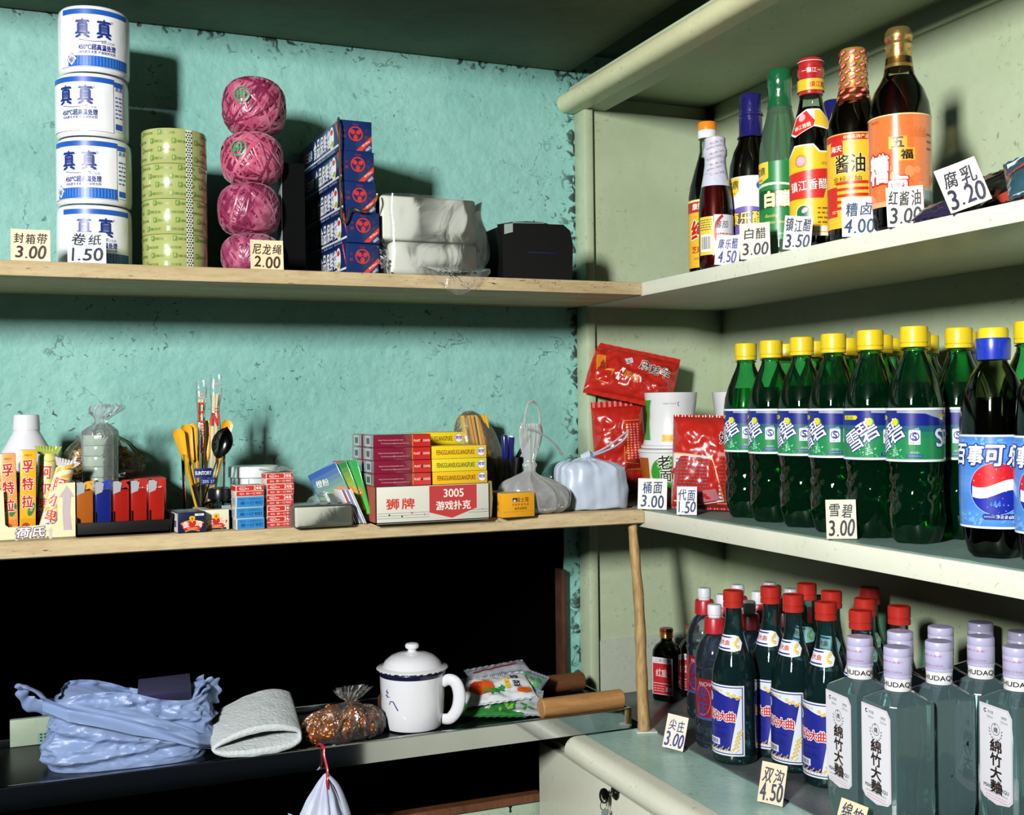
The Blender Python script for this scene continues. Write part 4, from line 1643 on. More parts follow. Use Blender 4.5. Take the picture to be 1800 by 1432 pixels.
for k, (px, X, w_, h_, d_, col, lean, roll_, lb) in enumerate((
        (1672, .895, .075, .045, .016, '2a2440', 1.15, -.15, 'dark shiny sachet lying under the tilted price card'),
        (1790, .962, .105, .070, .022, '141016', .75, -.28, 'large dark sachet with a torn corner leaning behind the tilted price card'),
        (1838, .895, .075, .060, .016, '2c4c58', .75, -.45, 'blue-grey printed sachet at the end of the upper shelf'))):
    p = W(px, 360, X=X)
    m = MB()
    pillow(m, w_, h_, d_, mat(col, rough=.12, coat=1.0), k + 3, .003, crimp=.004)
    if k:
        D = Dec(m, lambda u, v, q, f=pillow_fn(w_, h_, d_, k + 3, .003), w_=w_, h_=h_: f(u / w_ + .5, v / h_ + .5, -1, q + .0006), du=.004)
        if k == 1:
            D.put(rect(-.03, -.036, .03, -.022), '9a2f16', 0).put(poly((-.050, .024), (-.01, .040), (.01, .026), (-.03, .018)), '6d5a52', 0)
        else:
            D.put(rect(-.033, -.03, -.015, .025), 'c9d4d8', 0).put(rect(-.033, .0, -.015, .006), 'b03a44', 1)
    mx = Matrix.Rotation(-PI / 2 + .25, 4, 'Z') @ Matrix.Rotation(-lean, 4, 'X') @ Matrix.Rotation(roll_, 4, 'Y')
    o = m.build('sachet')
    low = min((mx @ v.co).z for v in o.data.vertices)
    o.rotation_euler = mx.to_euler()
    o.location = (p.x, p.y, ZU + .0006 - low)
    tag(o, lb, 'sachet', 'bean curd sachets')

RYAW = -PI / 2 + .0                        # cards on this side face the room
card.level = 'U'
CY = -.62
card(1277, 466, .033, .042, (('康乐醋', .72, .30, .74, .0), ('4.50', .27, .36, .68, .006)), 'pale price card reading 4.50 before the ketchup bottle', {'X': .866}, 'dfe2e6', '2a3a7a', yaw=CY, tilt=.08, seed=4)
card(1328, 455, .039, .048, (('白醋', .70, .26, .70, .0), ('3.00', .28, .32, .80, .006)), 'cream price card reading 3.00 before the navy-capped vinegar', {'X': .866}, 'e8dfca', '1c1c28', yaw=CY, tilt=-.02, seed=5)
card(1400, 438, .034, .043, (('镇江醋', .73, .34, .92, .0), ('3.50', .26, .34, .80, .006)), 'narrow pale price card reading 3.50 between the green and black vinegar', {'X': .866}, 'd9dcd4', '223050', yaw=CY, tilt=.09, seed=6)
card(1511, 412, .0385, .046, (('糟卤', .70, .32, .74, .0), ('4.00', .27, .34, .80, .006)), 'white price card reading 4.00 before the dark soy sauce', {'X': .866}, 'dfe6ea', '223a5a', yaw=CY, tilt=.0, seed=7)
card(1593, 394, .0385, .044, (('红酱油', .72, .32, .82, .0), ('3.00', .28, .36, .80, .006)), 'cream price card reading 3.00 before the large orange-labelled bottle', {'X': .866}, 'ebe2d2', '2c3034', yaw=CY, tilt=-.03, seed=8)
card(1708, 370, .0415, .0475, (('腐乳', .70, .32, .74, .0), ('3.20', .28, .36, .82, .006)), 'tilted cream price card reading 3.20 before the dark sachets', {'X': .866}, 'e6dcc4', '1c2440', yaw=CY, tilt=-.34, seed=9, zoff=.006)

# ------------------------------------------------------------------ middle wooden shelf
def mid(px, py):
    return W(px, py, Z=ZM)


# open display carton with candy sticks
p = mid(133, 944)
root = thing('candy_display_box', 'pale yellow open display carton with arrows printed on its cut-out front', 'display box', (p.x, p.y, ZM + .0005), .035)
CARD = mat('e3dfb4', rough=.45)
w_, d_ = .150, .052
m = MB()
hh = .0705
m.prism([(-w_, 0), (0, 0), (0, hh), (-.0215, hh - .001), (-.0215, .0225), (-.0250, .0180), (-.0790, .0165), (-.0830, .020), (-.0845, hh - .007), (-w_, hh - .012)], .0012, CARD)
D = Dec(m, flat((0, 0, 0), (1, 0, 0), (0, 0, 1)))
for x, z, s_, c in ((-.010, .047, 1.25, 'c3b3b4'), (-.097, .045, 1.2, 'c9bcc0'), (-.030, .0075, .42, 'd0c4bc'), (-.070, .008, .42, 'd0c4bc'), (-.130, .040, 1.1, 'cfc4bc')):
    D.put(poly((x, z + .016 * s_), (x + .0075 * s_, z + .004 * s_), (x + .004 * s_, z + .004 * s_), (x + .0028 * s_, z - .012 * s_), (x + .0045 * s_, z - .030 * s_), (x - .0035 * s_, z - .030 * s_), (x - .0045 * s_, z - .012 * s_), (x - .004 * s_, z + .004 * s_), (x - .0075 * s_, z + .004 * s_)), c, 0)
D.outlined('荷氏', -.0535, .0092, .0125, 'e9e2ea', '5a4050', 1, .034, 0, .04, .07, .15)
D.put(many(*[rect(-.071 + i * .0045, .0014, -.0685 + i * .0045, .0024) for i in range(9)]), '5a4050', 1)
m.build('front_panel', root)
m = MB()
m.box((-.0006, d_ / 2 + .001, hh / 2), (.0012, d_, hh), mat('d8c83c', rough=.45))
m.box((-w_ / 2, d_ + .002, hh / 2 - .008), (w_, .0012, hh - .016), CARD)
m.box((-w_ / 2, d_ / 2, .0006), (w_, d_, .0012), CARD)
m.box((-w_ + .0006, d_ / 2, hh / 2 - .006), (.0012, d_, hh - .012), CARD)
m.build('tray', root)


def in_box(lx, ly, lz=.0018):
    c, s_ = math.cos(.035), math.sin(.035)
    return V((p.x + lx * c - ly * s_, p.y + lx * s_ + ly * c, ZM + lz + .0005))


for k, (lx, col, col2, tl, lb) in enumerate(((-.0770, 'eaa25a', 'd9862c', -.02, 'pale orange square candy stick, the one nearer the end of the display carton'), (-.0570, 'eeb01e', 'd8960f', .02, 'yellow square candy stick beside the tilted candy rolls'))):
    m = MB()
    ww, hh_ = .0190, .108 if k == 0 else .112
    m.box((0, 0, hh_ / 2), (ww, .019, hh_), mat(col, rough=.3, coat=.4), bev=.0012)
    D = Dec(m, flat((0, -.0095, 0), (1, 0, 0), (0, 0, 1)))
    for i, ch in enumerate('孚特拉'):
        D.outlined(ch, -.0004, hh_ - .021 - i * .0225, .0158, 'c3231c', 'f6dcc4', 1, .0128, 0, .03, .05)
    D.put(ell(.004, .036, .0036, .009, 14, -.3), '2f7d46', 1).put(text('水果味', .004, .036, .006, .003, -.3), 'e6e6c8', 2)
    D.put(text('MINT', 0, hh_ - .007, .0025), 'a85a20', 1)
    D.put(rect(-.008, .002, .008, .024), col2, 0)
    D.put(ell(-.002, .014, .005, n=12), '9c3a1c', 1)
    q = in_box(lx, .017)
    tag(m.build('candy_stick', loc=q, rot=(0, tl, .035)), lb, 'candy', 'candy sticks in the display carton')

for k, (lx, ly, tl, lean, col, lb) in enumerate(((-.0370, .0370, .06, .02, 'e6dc86', 'tall cream candy roll with green crimped end, upright in the display carton'), (-.0270, .0150, .28, .0, 'f0e4c0', 'shorter tilted candy roll with orange swirls and silver crimped end'))):
    root = MB()
    L = .104 if k == 0 else .090
    r_ = .0118 if k == 0 else .0112
    root.lathe([(.002, 0), (r_ - .001, .001), (r_, .003), (r_, L - .004), (r_ - .003, L)], mat(col, rough=.25, coat=.5, bump=.15, bscale=50), 28)
    root.grid(18, 4, lambda u, v: V(((u - .5) * (2 * r_ + v * .010), .0012 * math.sin(u * 50) * v, L - .001 + v * (.010 + (.0012 if int(u * 17) % 2 else 0)))), mat('9fb04a' if k == 0 else 'c9c2c4', rough=.3, coat=.4))
    D = Dec(root, cyl(r_, -PI / 2 - .1), du=.003)
    for i, ch in enumerate('阿尔卑斯'):
        D.outlined(ch, -.0005, L - .024 - i * .0205, .0165, 'd4472a', 'f6eedc', 1, .0135, 0, .03, .05)
    if k == 1:
        for i in range(5):
            D.put(poly((-.010, .028 + i * .013), (.011, .041 + i * .013), (.011, .046 + i * .013), (-.010, .034 + i * .013)), 'e9b23c', 0)
        D.put(ell(.003, .010, .0085, .0068, 18), '2f66b0', 1).put(ell(.004, .012, .005, .0036, 14), 'e8ecf2', 2).put(ell(.001, .006, .005, .0025, 14), 'c8d8f0', 2)
    else:
        D.put(text('正宗', -.009, .043, .009), '4a3a1c', 1).put(ell(-.007, .022, .006, .008, 14), 'a3421c', 1)
        D.put(many(*[line((-.01 + i * .004, L - .009 + .001 * math.sin(i * 1.5)), (-.006 + i * .004, L - .009 + .001 * math.sin(i * 1.5 + 1.5)), .0006) for i in range(5)]), '8aa04a', 1)
    q = in_box(lx, ly)
    tag(root.build('candy_roll', loc=q + V((-.008 if k else 0, 0, .002)), rot=(lean, tl, .035)), lb, 'candy', 'candy rolls in the display carton')

# white plastic bottle with green bands
p = mid(47, 905)
p = V((W(47, 780, Y=1.66).x, 1.66, 0))
root = thing('detergent_bottle', 'white plastic bottle with ribbed cap and green label stripes', 'bottle', (p.x, p.y, ZM + .0005), camdir(p) + PI / 2)
WP = mat('d9d9de', rough=.35, sub=.1)
lathe_part(root, 'body', [(.004, .001), (.030, .0005), (.0335, .004), (.0338, .090), (.0344, .092), (.0344, .101), (.0335, .103), (.0318, .108), (.0185, .132), (.0165, .136), (.0165, .139)], WP, 48)
lathe_part(root, 'cap', [(.0155, .1375), (.0172, .138), (.0160, .157), (.0150, .1585), (0, .1590)], WP, 72, rm=lambda a, z: 1 + (.012 * math.sin(36 * a) if .1378 < z < .1575 else 0))
m = MB()
D = Dec(m, cyl(.0340), du=.004)
D.put(rect(-.05, .020, .05, .082), 'd9dcd8', 0)
for i in range(5):
    D.put(rect(-.032, .0815 - i * .0048 - .0022, .032, .0815 - i * .0048), '2f7a5c', 1)
D.put(poly((-.022, .068), (-.006, .0785), (.006, .0785), (.022, .068), (.016, .056), (-.016, .056)), '173a56', 2)
D.put(rect(-.03, .024, .03, .050), '2a7a56', 1)
m.build('front_label', root)

# small green packet at the frame edge
p = W(-4, 900, Y=1.64)
m = MB()
m.box((0, 0, .045), (.034, .03, .09), mat('2c6b58', rough=.4), bev=.001)
D = Dec(m, box_face('front', .034, .03, .09))
D.put(rect(-.017, -.01, .017, .003), 'd9b93a', 0).put(rect(-.012, .012, .012, .032), '1c3a48', 0).put(text('绿', 0, .022, .013), 'c8d8c8', 1)
tag(m.build('small_carton', loc=(p.x, 1.600, ZM + .0005)), 'small dark green carton with a yellow band at the shelf end', 'box')

# red poker boxes lying behind
for k, (px, wd, lb) in enumerate(((125, .052, 'red playing card packet lying behind the orange lighter'), (226, .050, 'red playing card packet lying behind the red lighters'))):
    q = W(px, 830, Y=1.665)
    m = MB()
    m.box((wd / 2, .04, .0335), (wd, .085, .067), mat('b92c24', rough=.3, coat=.3), bev=.001)
    D = Dec(m, flat((wd / 2, -.0025, .0335), (1, 0, 0), (0, 0, 1)))
    D.put(text('打花纸牌', .003, .020, .0098, .031, bold=.03), 'f0dcd0', 0)
    tag(m.build('card_packet', loc=(q.x, 1.665, ZM + .0005)), lb, 'playing cards', 'red card packets behind the lighters')

# bag of rubber bands
p = W(178, 800, Y=1.715)
root = thing('rubber_band_bag', 'clear bag of amber rubber bands behind the tape rolls', 'bag', (p.x, 1.712, ZM + .0682))
m = MB()
rnd = random.Random(4)
AMB = [mat(c, rough=.35) for c in ('c08a2a', 'b07a24', 'd0a040', '96611e')]
for i in range(230):
    a = rnd.uniform(0, 6.28)
    u = rnd.uniform(-1, 1)
    t = rnd.uniform(0, 1) ** .7
    cx_ = u * .040
    top = .060 - abs(u) ** 1.6 * .034
    c = V((cx_, rnd.uniform(-.018, .014), .009 + max(0, top - .012) * t))
    rr = rnd.uniform(.008, .014)
    e = Euler((rnd.uniform(-.5, .5), rnd.uniform(-.35, .35), rnd.uniform(-3, 3))).to_matrix()
    m.tube([c + e @ V((rr * math.cos(q), rr * .55 * math.sin(q), 0)) for q in [2 * PI * j / 12 for j in range(12)]], .0009, AMB[i % 4], seg=4, closed=True)
o = m.build('rubber_band', root)
o['kind'] = 'stuff'
m = MB()
vs, fs = sack(smooth_rings([(.0005, .046, .022, 0, 0, .3), (.008, .058, .027, 0, 0, .5), (.024, .057, .027, 0, 0, .6), (.044, .044, .023, 0, 0, .8), (.060, .022, .016, 0, 0, 1.2), (.068, .008, .007, 0, 0, 1.4), (.078, .015, .011, .004, 0, 1.8)], 26), 60, .10, 11, 3, .002)
m.add(vs, fs, film('d8dcc8', haze=.05, edge=.3, rough=.1, bump=.3, bscale=25), True)
m.build('clear_bag', root)

# tape rolls in a twisted bag
p = W(176, 850, Y=1.635)
root = thing('tape_roll_bag', 'column of greenish tape rolls in a clear twisted bag behind the lighters', 'packing tape', (p.x, p.y, ZM + .0005))
TG = mat('a3b8a2', rough=.2, coat=.6)
for i in range(9):
    lathe_part(root, 'tape_roll', [(.012, .002 + i * .0143), (.0218, .002 + i * .0143), (.0222, .003 + i * .0143), (.0222, .0145 + i * .0143), (.0218, .0155 + i * .0143), (.012, .0155 + i * .0143)], TG, 32)
m = MB()
D = Dec(m, cyl(.0224, -PI / 2 + .1), du=.003)
D.put(rect(.0135, .06, .0175, .13), 'e0d84a', 0).put(rect(.0185, .06, .0212, .13), '3f8a9a', 0)
m.build('coloured_strip', root)
m = MB()
vs, fs = sack(smooth_rings([(.001, .0225, .0225, 0, 0, .1), (.04, .0232, .0232, 0, 0, .3), (.09, .0232, .0232, 0, 0, .3), (.130, .0235, .0235, 0, 0, .5), (.138, .018, .018, .001, 0, 1.2), (.145, .009, .009, .002, 0, 1.6), (.151, .0085, .0085, .003, 0, 1.8), (.158, .014, .012, .005, 0, 2.2), (.166, .019, .012, .010, 0, 2.6), (.172, .014, .008, .010, 0, 3.0)], 40), 56, .11, 9, 8, .0016, 90)
m.add(vs, fs, film('dfe8ee', haze=.20, edge=.45, rough=.08, bump=.35, bscale=35), True)
m.build('clear_bag', root)

# lighters in a black tray
a, b = mid(133, 945), mid(302, 938)
root = thing('lighter_tray', 'black plastic tray holding the row of lighters', 'tray', (a.x, a.y, ZM + .0005), .0)
LW = b.x - a.x
BK = mat('050506', rough=.6, spec=.25)
m = MB()
m.box((LW / 2, .030, .002), (LW, .06, .004), BK, bev=.0008)
m.box((LW / 2, .0015, .009), (LW, .003, .018), BK, bev=.0008)
m.box((LW / 2, .0585, .0125), (LW, .003, .025), BK, bev=.0008)
m.box((.0015, .03, .0125), (.003, .06, .025), BK, bev=.0008)
m.prism([(LW - .003, 0), (LW, 0), (LW + .004, .025), (LW + .001, .025)], .06, BK)
for i in range(1, 5):
    m.box((.002 + i * .0225, .017, .0165), (.0012, .025, .029), BK)
m.build('tray', root)
HOOD = mat('c4c7cc', rough=.25, metal=.35)
LITP = None
for i, (col, col2, lb) in enumerate((('a3571c', 'e0a020', 'brown orange lighter, first in the tray beside the candy carton'), ('16226e', '2a3fae', 'navy blue lighter, the only blue one in the tray'), ('9c1c12', 'b02a20', 'red lighter next to the navy one'), ('9c1c12', 'b02a20', 'red lighter in the middle of the three red ones'), ('a01e14', 'b82c22', 'red lighter at the end of the tray beside the small shoe polish boxes'))):
    root = thing('lighter', lb, 'lighter', (a.x + .0120 + i * .0222, a.y + .0125, ZM + .0048), 0, 'lighters standing in the black tray')
    m = MB()
    m.box((0, 0, .0275), (.0205, .0115, .055), mat(col, rough=.2, coat=.5), bev=.0022, seg=3)
    m.build('body', root)
    m = MB()
    m.prism([(-.0098, .049), (-.001, .0525), (.0012, .063), (-.0035, .066), (-.0098, .0655)], .0105, HOOD, Matrix.Translation((0, -.0060, 0)))
    m.tube([(-.0075, -.0040, .0645), (-.0075, .0040, .0645)], .0032, mat('4a4c50', rough=.4, metal=.8), seg=12)
    m.build('metal_hood', root)
    m = MB()
    m.prism([(.0010, .056), (.0060, .0575), (.0098, .0545), (.0098, .0600), (.0062, .0640), (.0125, .0660), (.0130, .0672), (.0035, .0668), (-.001, .0650)], .0085, mat(col2, rough=.3), Matrix.Translation((0, -.0045, 0)))
    m.build('press_lever', root)

# drinking glass with cutlery
p = mid(358, 893)
p = V((W(358, 800, Y=1.62).x, 1.622, ZM + .0005))
yw = camdir(p) + PI / 2
root = thing('drinking_glass', 'tall clear drinking glass holding spoons and chopsticks', 'glass', tuple(p), yw)
GL = shell('fafdfc', 'dcebe6', rough=.02, ior=1.12)
gprof = [(0, .001), (.026, .0005), (.0272, .003), (.0300, .100), (.0302, .1010), (.0292, .1012), (.0262, .008), (0, .007)]
lathe_part(root, 'glass_wall', gprof, GL, 48)
m = MB()
D = Dec(m, cyl(lambda z: .0272 + (z - .003) * .0288), du=.003)
D.put(rect(-.011, .069, .010, .0825), '1a2a70', 0).put(rect(-.0125, .070, .0115, .0815), '1a2a70', 0)
D.put(text('SUNTORY', -.0005, .0757, .0050, .020, bold=.02), 'e4e8f0', 1)
D.put(rect(-.004, .060, .0155, .068), '1a2a70', 0).put(text('20S 27', .006, .064, .004), 'c8d0e0', 1)
D.put(many(rect(-.013, .0685, -.008, .0690), rect(-.013, .0670, -.008, .0674), rect(-.013, .0655, -.008, .0659)), '1a2a70', 0)
m.build('printed_emblem', root)


def stick_at(lx, ly, lz):
    return V((p.x, p.y, p.z)) + Matrix.Rotation(yw, 3, 'Z') @ V((lx, ly, lz))


# wrapped chopsticks
for k, (b0, t0, wd, lb, letters) in enumerate((((-.004, .010, .010), (-.0020, .012, .188), .0042, 'wrapped wooden chopsticks with red print, the shorter pair in the drinking glass', 'ㄷㅣ'), ((.010, .012, .010), (.0185, .016, .196), .0048, 'wrapped wooden chopsticks with red print, the taller pair in the drinking glass', 'N'))):
    b0, t0 = stick_at(*b0), stick_at(*t0)
    d = t0 - b0
    root = thing('chopsticks', lb, 'chopsticks', tuple(b0), group='wrapped chopsticks in the glass', rot=d.to_track_quat('Z', 'Y').to_euler())
    root.rotation_euler = (Matrix.Rotation(0, 4, 'Z') @ d.to_track_quat('Z', 'X').to_matrix().to_4x4()).to_euler()
    # keep the print towards the viewer
    z = d.normalized()
    y = V((p.x, p.y, 0)).normalized()
    x = y.cross(z).normalized()
    y = z.cross(x)
    root.rotation_euler = Matrix((x, y, z)).transposed().to_euler()
    L = d.length
    BM = mat('dcc79a', rough=.55, var=.1, vscale=60)
    for s_ in (-1, 1):
        m = MB()
        m.box((s_ * wd * .52, 0, L * .47), (wd * .96, .0042, L * .94), BM, bev=.0006)
        m.build('stick', root)
    m = MB()
    m.grid(20, 40, lambda u, v: V(((wd * 1.45 + .0012 * math.sin(v * 23) + (.002 * max(0, v - .9) * 10)) * math.cos(u * 2 * PI), (.0034 + .0006 * math.sin(v * 31)) * math.sin(u * 2 * PI), v * L * 1.09)), film('f0f0f0', haze=.03, edge=.15, rough=.15, bump=.1, bscale=60), wrap=True)
    D = Dec(m, flat((0, -.0046, .018), (1, 0, 0), (0, 0, 1)))
    rd = 'c22c26'
    if k == 0:
        D.put(many(rect(-.0042, .117, .0042, .1193), rect(-.0042, .1305, .0042, .1328), rect(-.0042, .1425, .0042, .1448), rect(-.0042, .117, -.0024, .1448)), rd, 0)
        D.put(many(rect(-.003, .082, .003, .0835), rect(-.0006, .074, .0008, .097), rect(-.003, .074, .003, .0755)), rd, 0)
        D.put(many(*[rect(-.003, z_, .003, z_ + .0022) for z_ in (.1, .104, .108, .112, .151, .155)]), 'd98a7a', 0)
    else:
        D.put(many(line((-.0042, .112), (-.0042, .130), .0028), line((-.0042, .130), (.0042, .112), .0032), line((.0042, .112), (.0042, .130), .0028)), rd, 0)
        D.put(many(*[rect(-.003, z_, .003, z_ + .0022) for z_ in (.132, .136, .09, .086, .17)]), 'd98a7a', 0)
    m.build('printed_wrapper', root)

# yellow plastic spoons
YP = mat('e8a81c', rough=.3, sub=.1)
for k, (b0, t0, ro, lb) in enumerate((((-.006, -.004, .012), (-.034, -.006, .136), 0, 'yellow plastic spoon leaning out farthest in the drinking glass'), ((-.004, .0, .012), (-.024, .002, .142), .3, 'yellow plastic spoon second from the outermost one'), ((-.002, .004, .012), (-.016, .008, .143), -.3, 'yellow plastic spoon close to the shorter chopsticks'), ((.0, .008, .012), (.006, .020, .147), 0, 'broad yellow plastic spoon standing between the two pairs of chopsticks'), ((.006, .002, .012), (.034, .021, .147), .2, 'yellow plastic spoon mostly hidden behind the dark spoon'))):
    b0, t0 = stick_at(*b0), stick_at(*t0)
    d = t0 - b0
    z = d.normalized()
    y = V((p.x, p.y, 0)).normalized()
    x = y.cross(z).normalized()
    y = z.cross(x)
    L = d.length
    m = MB()
    wf = lambda v: .0028 + .0062 * max(0, (v - .55) / .45) ** 1.2 * (1 if v < .93 else math.sqrt(max(0, 1 - ((v - .93) / .072) ** 2)))
    m.grid(9, 30, lambda u, v: V(((u - .5) * 2 * wf(v), .0022 * (4 * (u - .5) ** 2) * (1 if v < .6 else -1), v * L)), YP)
    m.grid(9, 30, lambda u, v: V(((u - .5) * 2 * wf(v), .0022 * (4 * (u - .5) ** 2) * (1 if v < .6 else -1) + .0012, v * L)), YP, flip=True)
    o = m.build('plastic_spoon', loc=tuple(b0), rot=(Matrix((x, y, z)).transposed() @ Matrix.Rotation(ro, 3, 'Z')).to_euler())
    tag(o, lb, 'spoon', 'yellow plastic spoons in the glass')
# dark metal spoon
b0, t0 = stick_at(-.008, -.012, .012), stick_at(.0195, -.012, .098)
d = t0 - b0
z = d.normalized()
y = V((p.x, p.y, 0)).normalized()
x = y.cross(z).normalized()
y = z.cross(x)
L = d.length
m = MB()
DS = mat('59605f', rough=.12, metal=1.0)
m.tube([V((0, 0, t * L)) for t in [i / 14 for i in range(15)]], [.0042 - .0018 * i / 14 for i in range(15)], DS, seg=8, flat=.35)


def bowl(u, v, th=0.0):
    # v along the bowl, u across
    wd = .0135 * math.sin(min(1, v * 1.02 + .02) * PI) ** .62 * (1 + .10 * v)
    s_ = (u - .5) * 2
    dep = .0065 * (1 - s_ * s_) * math.sin(v * PI) ** .8
    return V((s_ * wd + .0, dep + th, L - .003 + v * .046))


m.grid(15, 20, lambda u, v: bowl(u, v), DS)
m.grid(15, 20, lambda u, v: bowl(u, v, .0008), DS, flip=True)
o = m.build('metal_spoon', loc=tuple(b0), rot=Matrix((x, y, z)).transposed().to_euler())
tag(o, 'dark metal spoon with its bowl up, leaning out of the drinking glass', 'spoon')
b1, t1 = stick_at(-.006, -.002, .012), stick_at(-.0045, .004, .135)
m = MB()
m.tube([b1, b1.lerp(t1, .5), t1], [.0022, .0016, .0009], mat('c0c6c8', rough=.15, metal=1.0), seg=10)
tag(m.build('metal_skewer'), 'slim steel handle standing before the shorter chopsticks', 'handle')
m = MB()
m.tube([stick_at(-.002, -.008, .010), stick_at(-.014, -.010, .058), stick_at(-.004, -.012, .062)], [.006, .0062, .003], mat('161a20', rough=.3), seg=10, flat=.4)
tag(m.build('butter_knife'), 'dark flat handle resting at the bottom of the drinking glass', 'handle')

# ink bottle
p = mid(392, 915)
p = V((W(388, 880, Y=1.594).x, 1.594, ZM + .0005))
root = thing('ink_bottle', 'squat ink bottle with domed black cap before the drinking glass', 'bottle', tuple(p), camdir(p) + PI / 2 + .3)
sq = lambda a, z: 1.0 if z > .034 else (1 / max(abs(math.cos(a)), abs(math.sin(a)))) ** .75 * .92
lathe_part(root, 'glass_wall', [(.003, .001), (.021, .0005), (.0228, .003), (.0228, .031), (.0215, .0345), (.0150, .037), (.0142, .040)], shell('9aa8a4', '1c2826', ior=1.5), 48, rm=sq, top=False)
lathe_part(root, 'ink', [(.003, .003), (.0195, .003), (.0210, .005), (.0210, .028), (0, .028)], mat('07080c', rough=.1), 48, rm=sq)
lathe_part(root, 'cap', [(.0150, .0395), (.0172, .040), (.0172, .0500), (.0160, .0535), (.010, .0555), (0, .056)], mat('0c0e16', rough=.25), 40)
m = MB()
D = Dec(m, flat((0, -.0226, .0), (1, 0, 0), (0, 0, 1)))
D.put(rect(-.006, .0255, .007, .032), '8f9c9c', 0)
m.build('paper_label', root)

# shoe polish cartons
for k, (px, py, rz, col, lb) in enumerate(((338, 936.5, .10, '141c40', 'small navy shoe polish carton with red and yellow emblem'), (380, 932, .10, 'e0dcc4', 'small cream shoe polish carton with red and yellow emblem'))):
    q = mid(px, py)
    w_, d_, h_ = (.0365, .056, .0268) if k == 0 else (.0350, .060, .0275)
    m = MB()
    c0 = mat(col if k == 0 else col, rough=.35)
    m.box((0, d_ / 2, h_ / 2), (w_, d_, h_), c0, bev=.0006)
    D = Dec(m, flat((0, 0, h_ / 2), (1, 0, 0), (0, 0, 1)))
    arc = lambda r0, r1, y: ([(r * math.sin(a), y + r * math.cos(a)) for r in (r0, r1) for a in [(-.5 + i / 12) for i in range(13)]], [[i, i + 1, 14 + i, 13 + i] for i in range(12)])
    D.put(arc(.0185, .0318, -.0285), 'e8b42c', 1).put(arc(.0195, .0308, -.0285), 'c4281e', 2)
    D.put(poly((-.0042, .0055), (-.0028, .0085), (.0028, .0085), (.0042, .0055), (0, -.0005)), 'e8b42c', 3).put(poly((-.0015, .0062), (.0015, .0062), (0, .002)), 'c4281e', 4)
    D.put(text('金', -.0085, -.0022, .0078, .0088, .22, .03), 'f2ece0', 3).put(text('鸡', .0085, -.0022, .0078, .0088, -.22, .03), 'f2ece0', 3)
    D.put(text('GOLDEN', 0, -.0075, .0016, .014), 'f2ece0', 3)
    if k == 0:
        D.put(rect(.0035, .0085, .0155, .0115), 'd8dce4', 1).put(text('无色', .0095, .010, .002), '141c40', 2)
    else:
        D.put(rect(-.012, -.0130, .0135, -.0105), '2a241c', 1)
    D = Dec(m, flat((-w_ / 2, d_ / 2, h_ / 2), (0, -1, 0), (0, 0, 1)))
    D.put(rect(-d_ / 2 + .001, -h_ / 2 + .001, d_ / 2 - .001, h_ / 2 - .001), 'dcdcd8', 0)
    barcode(D, .012, -.002, .014, .012, 1)
    D = Dec(m, flat((0, d_ / 2, h_), (1, 0, 0), (0, 1, 0)))
    D.put(rect(-w_ / 2 + .0005, -d_ / 2 + .0005, w_ / 2 - .0005, d_ / 2 - .0005), '5f6870' if k == 0 else 'cfc9b4', 0)
    D.put(ell(.002, .006, .011, .007, 16), 'a89a9a' if k == 0 else 'd4a89a', 1)
    tag(m.build('shoe_polish_box', loc=(q.x, q.y, ZM + .0005), rz=rz), lb, 'box')

# white tub
p = V((W(446, 840, Y=1.675).x, 1.675, ZM + .0005))
root = thing('plastic_tub', 'white round plastic tub with a wide lid behind the staple boxes', 'tub', tuple(p), -.2)
lathe_part(root, 'tub', [(.004, .001), (.031, .0005), (.0325, .003), (.0335, .062), (.0325, .064)], mat('ccd4d2', rough=.4, sub=.1), 48)
lathe_part(root, 'lid', [(.0338, .0635), (.0365, .064), (.0365, .0775), (.0352, .0795), (.030, .0800), (0, .0802)], mat('dde2e2', rough=.35), 48)
m = MB()
D = Dec(m, cyl(.0334), du=.004)
D.put(many(line((-.006, .062), (-.006, .052), .0012), line((-.006, .052), (.004, .050), .0016)), '2458b0', 0)
m.build('pen_mark', root)


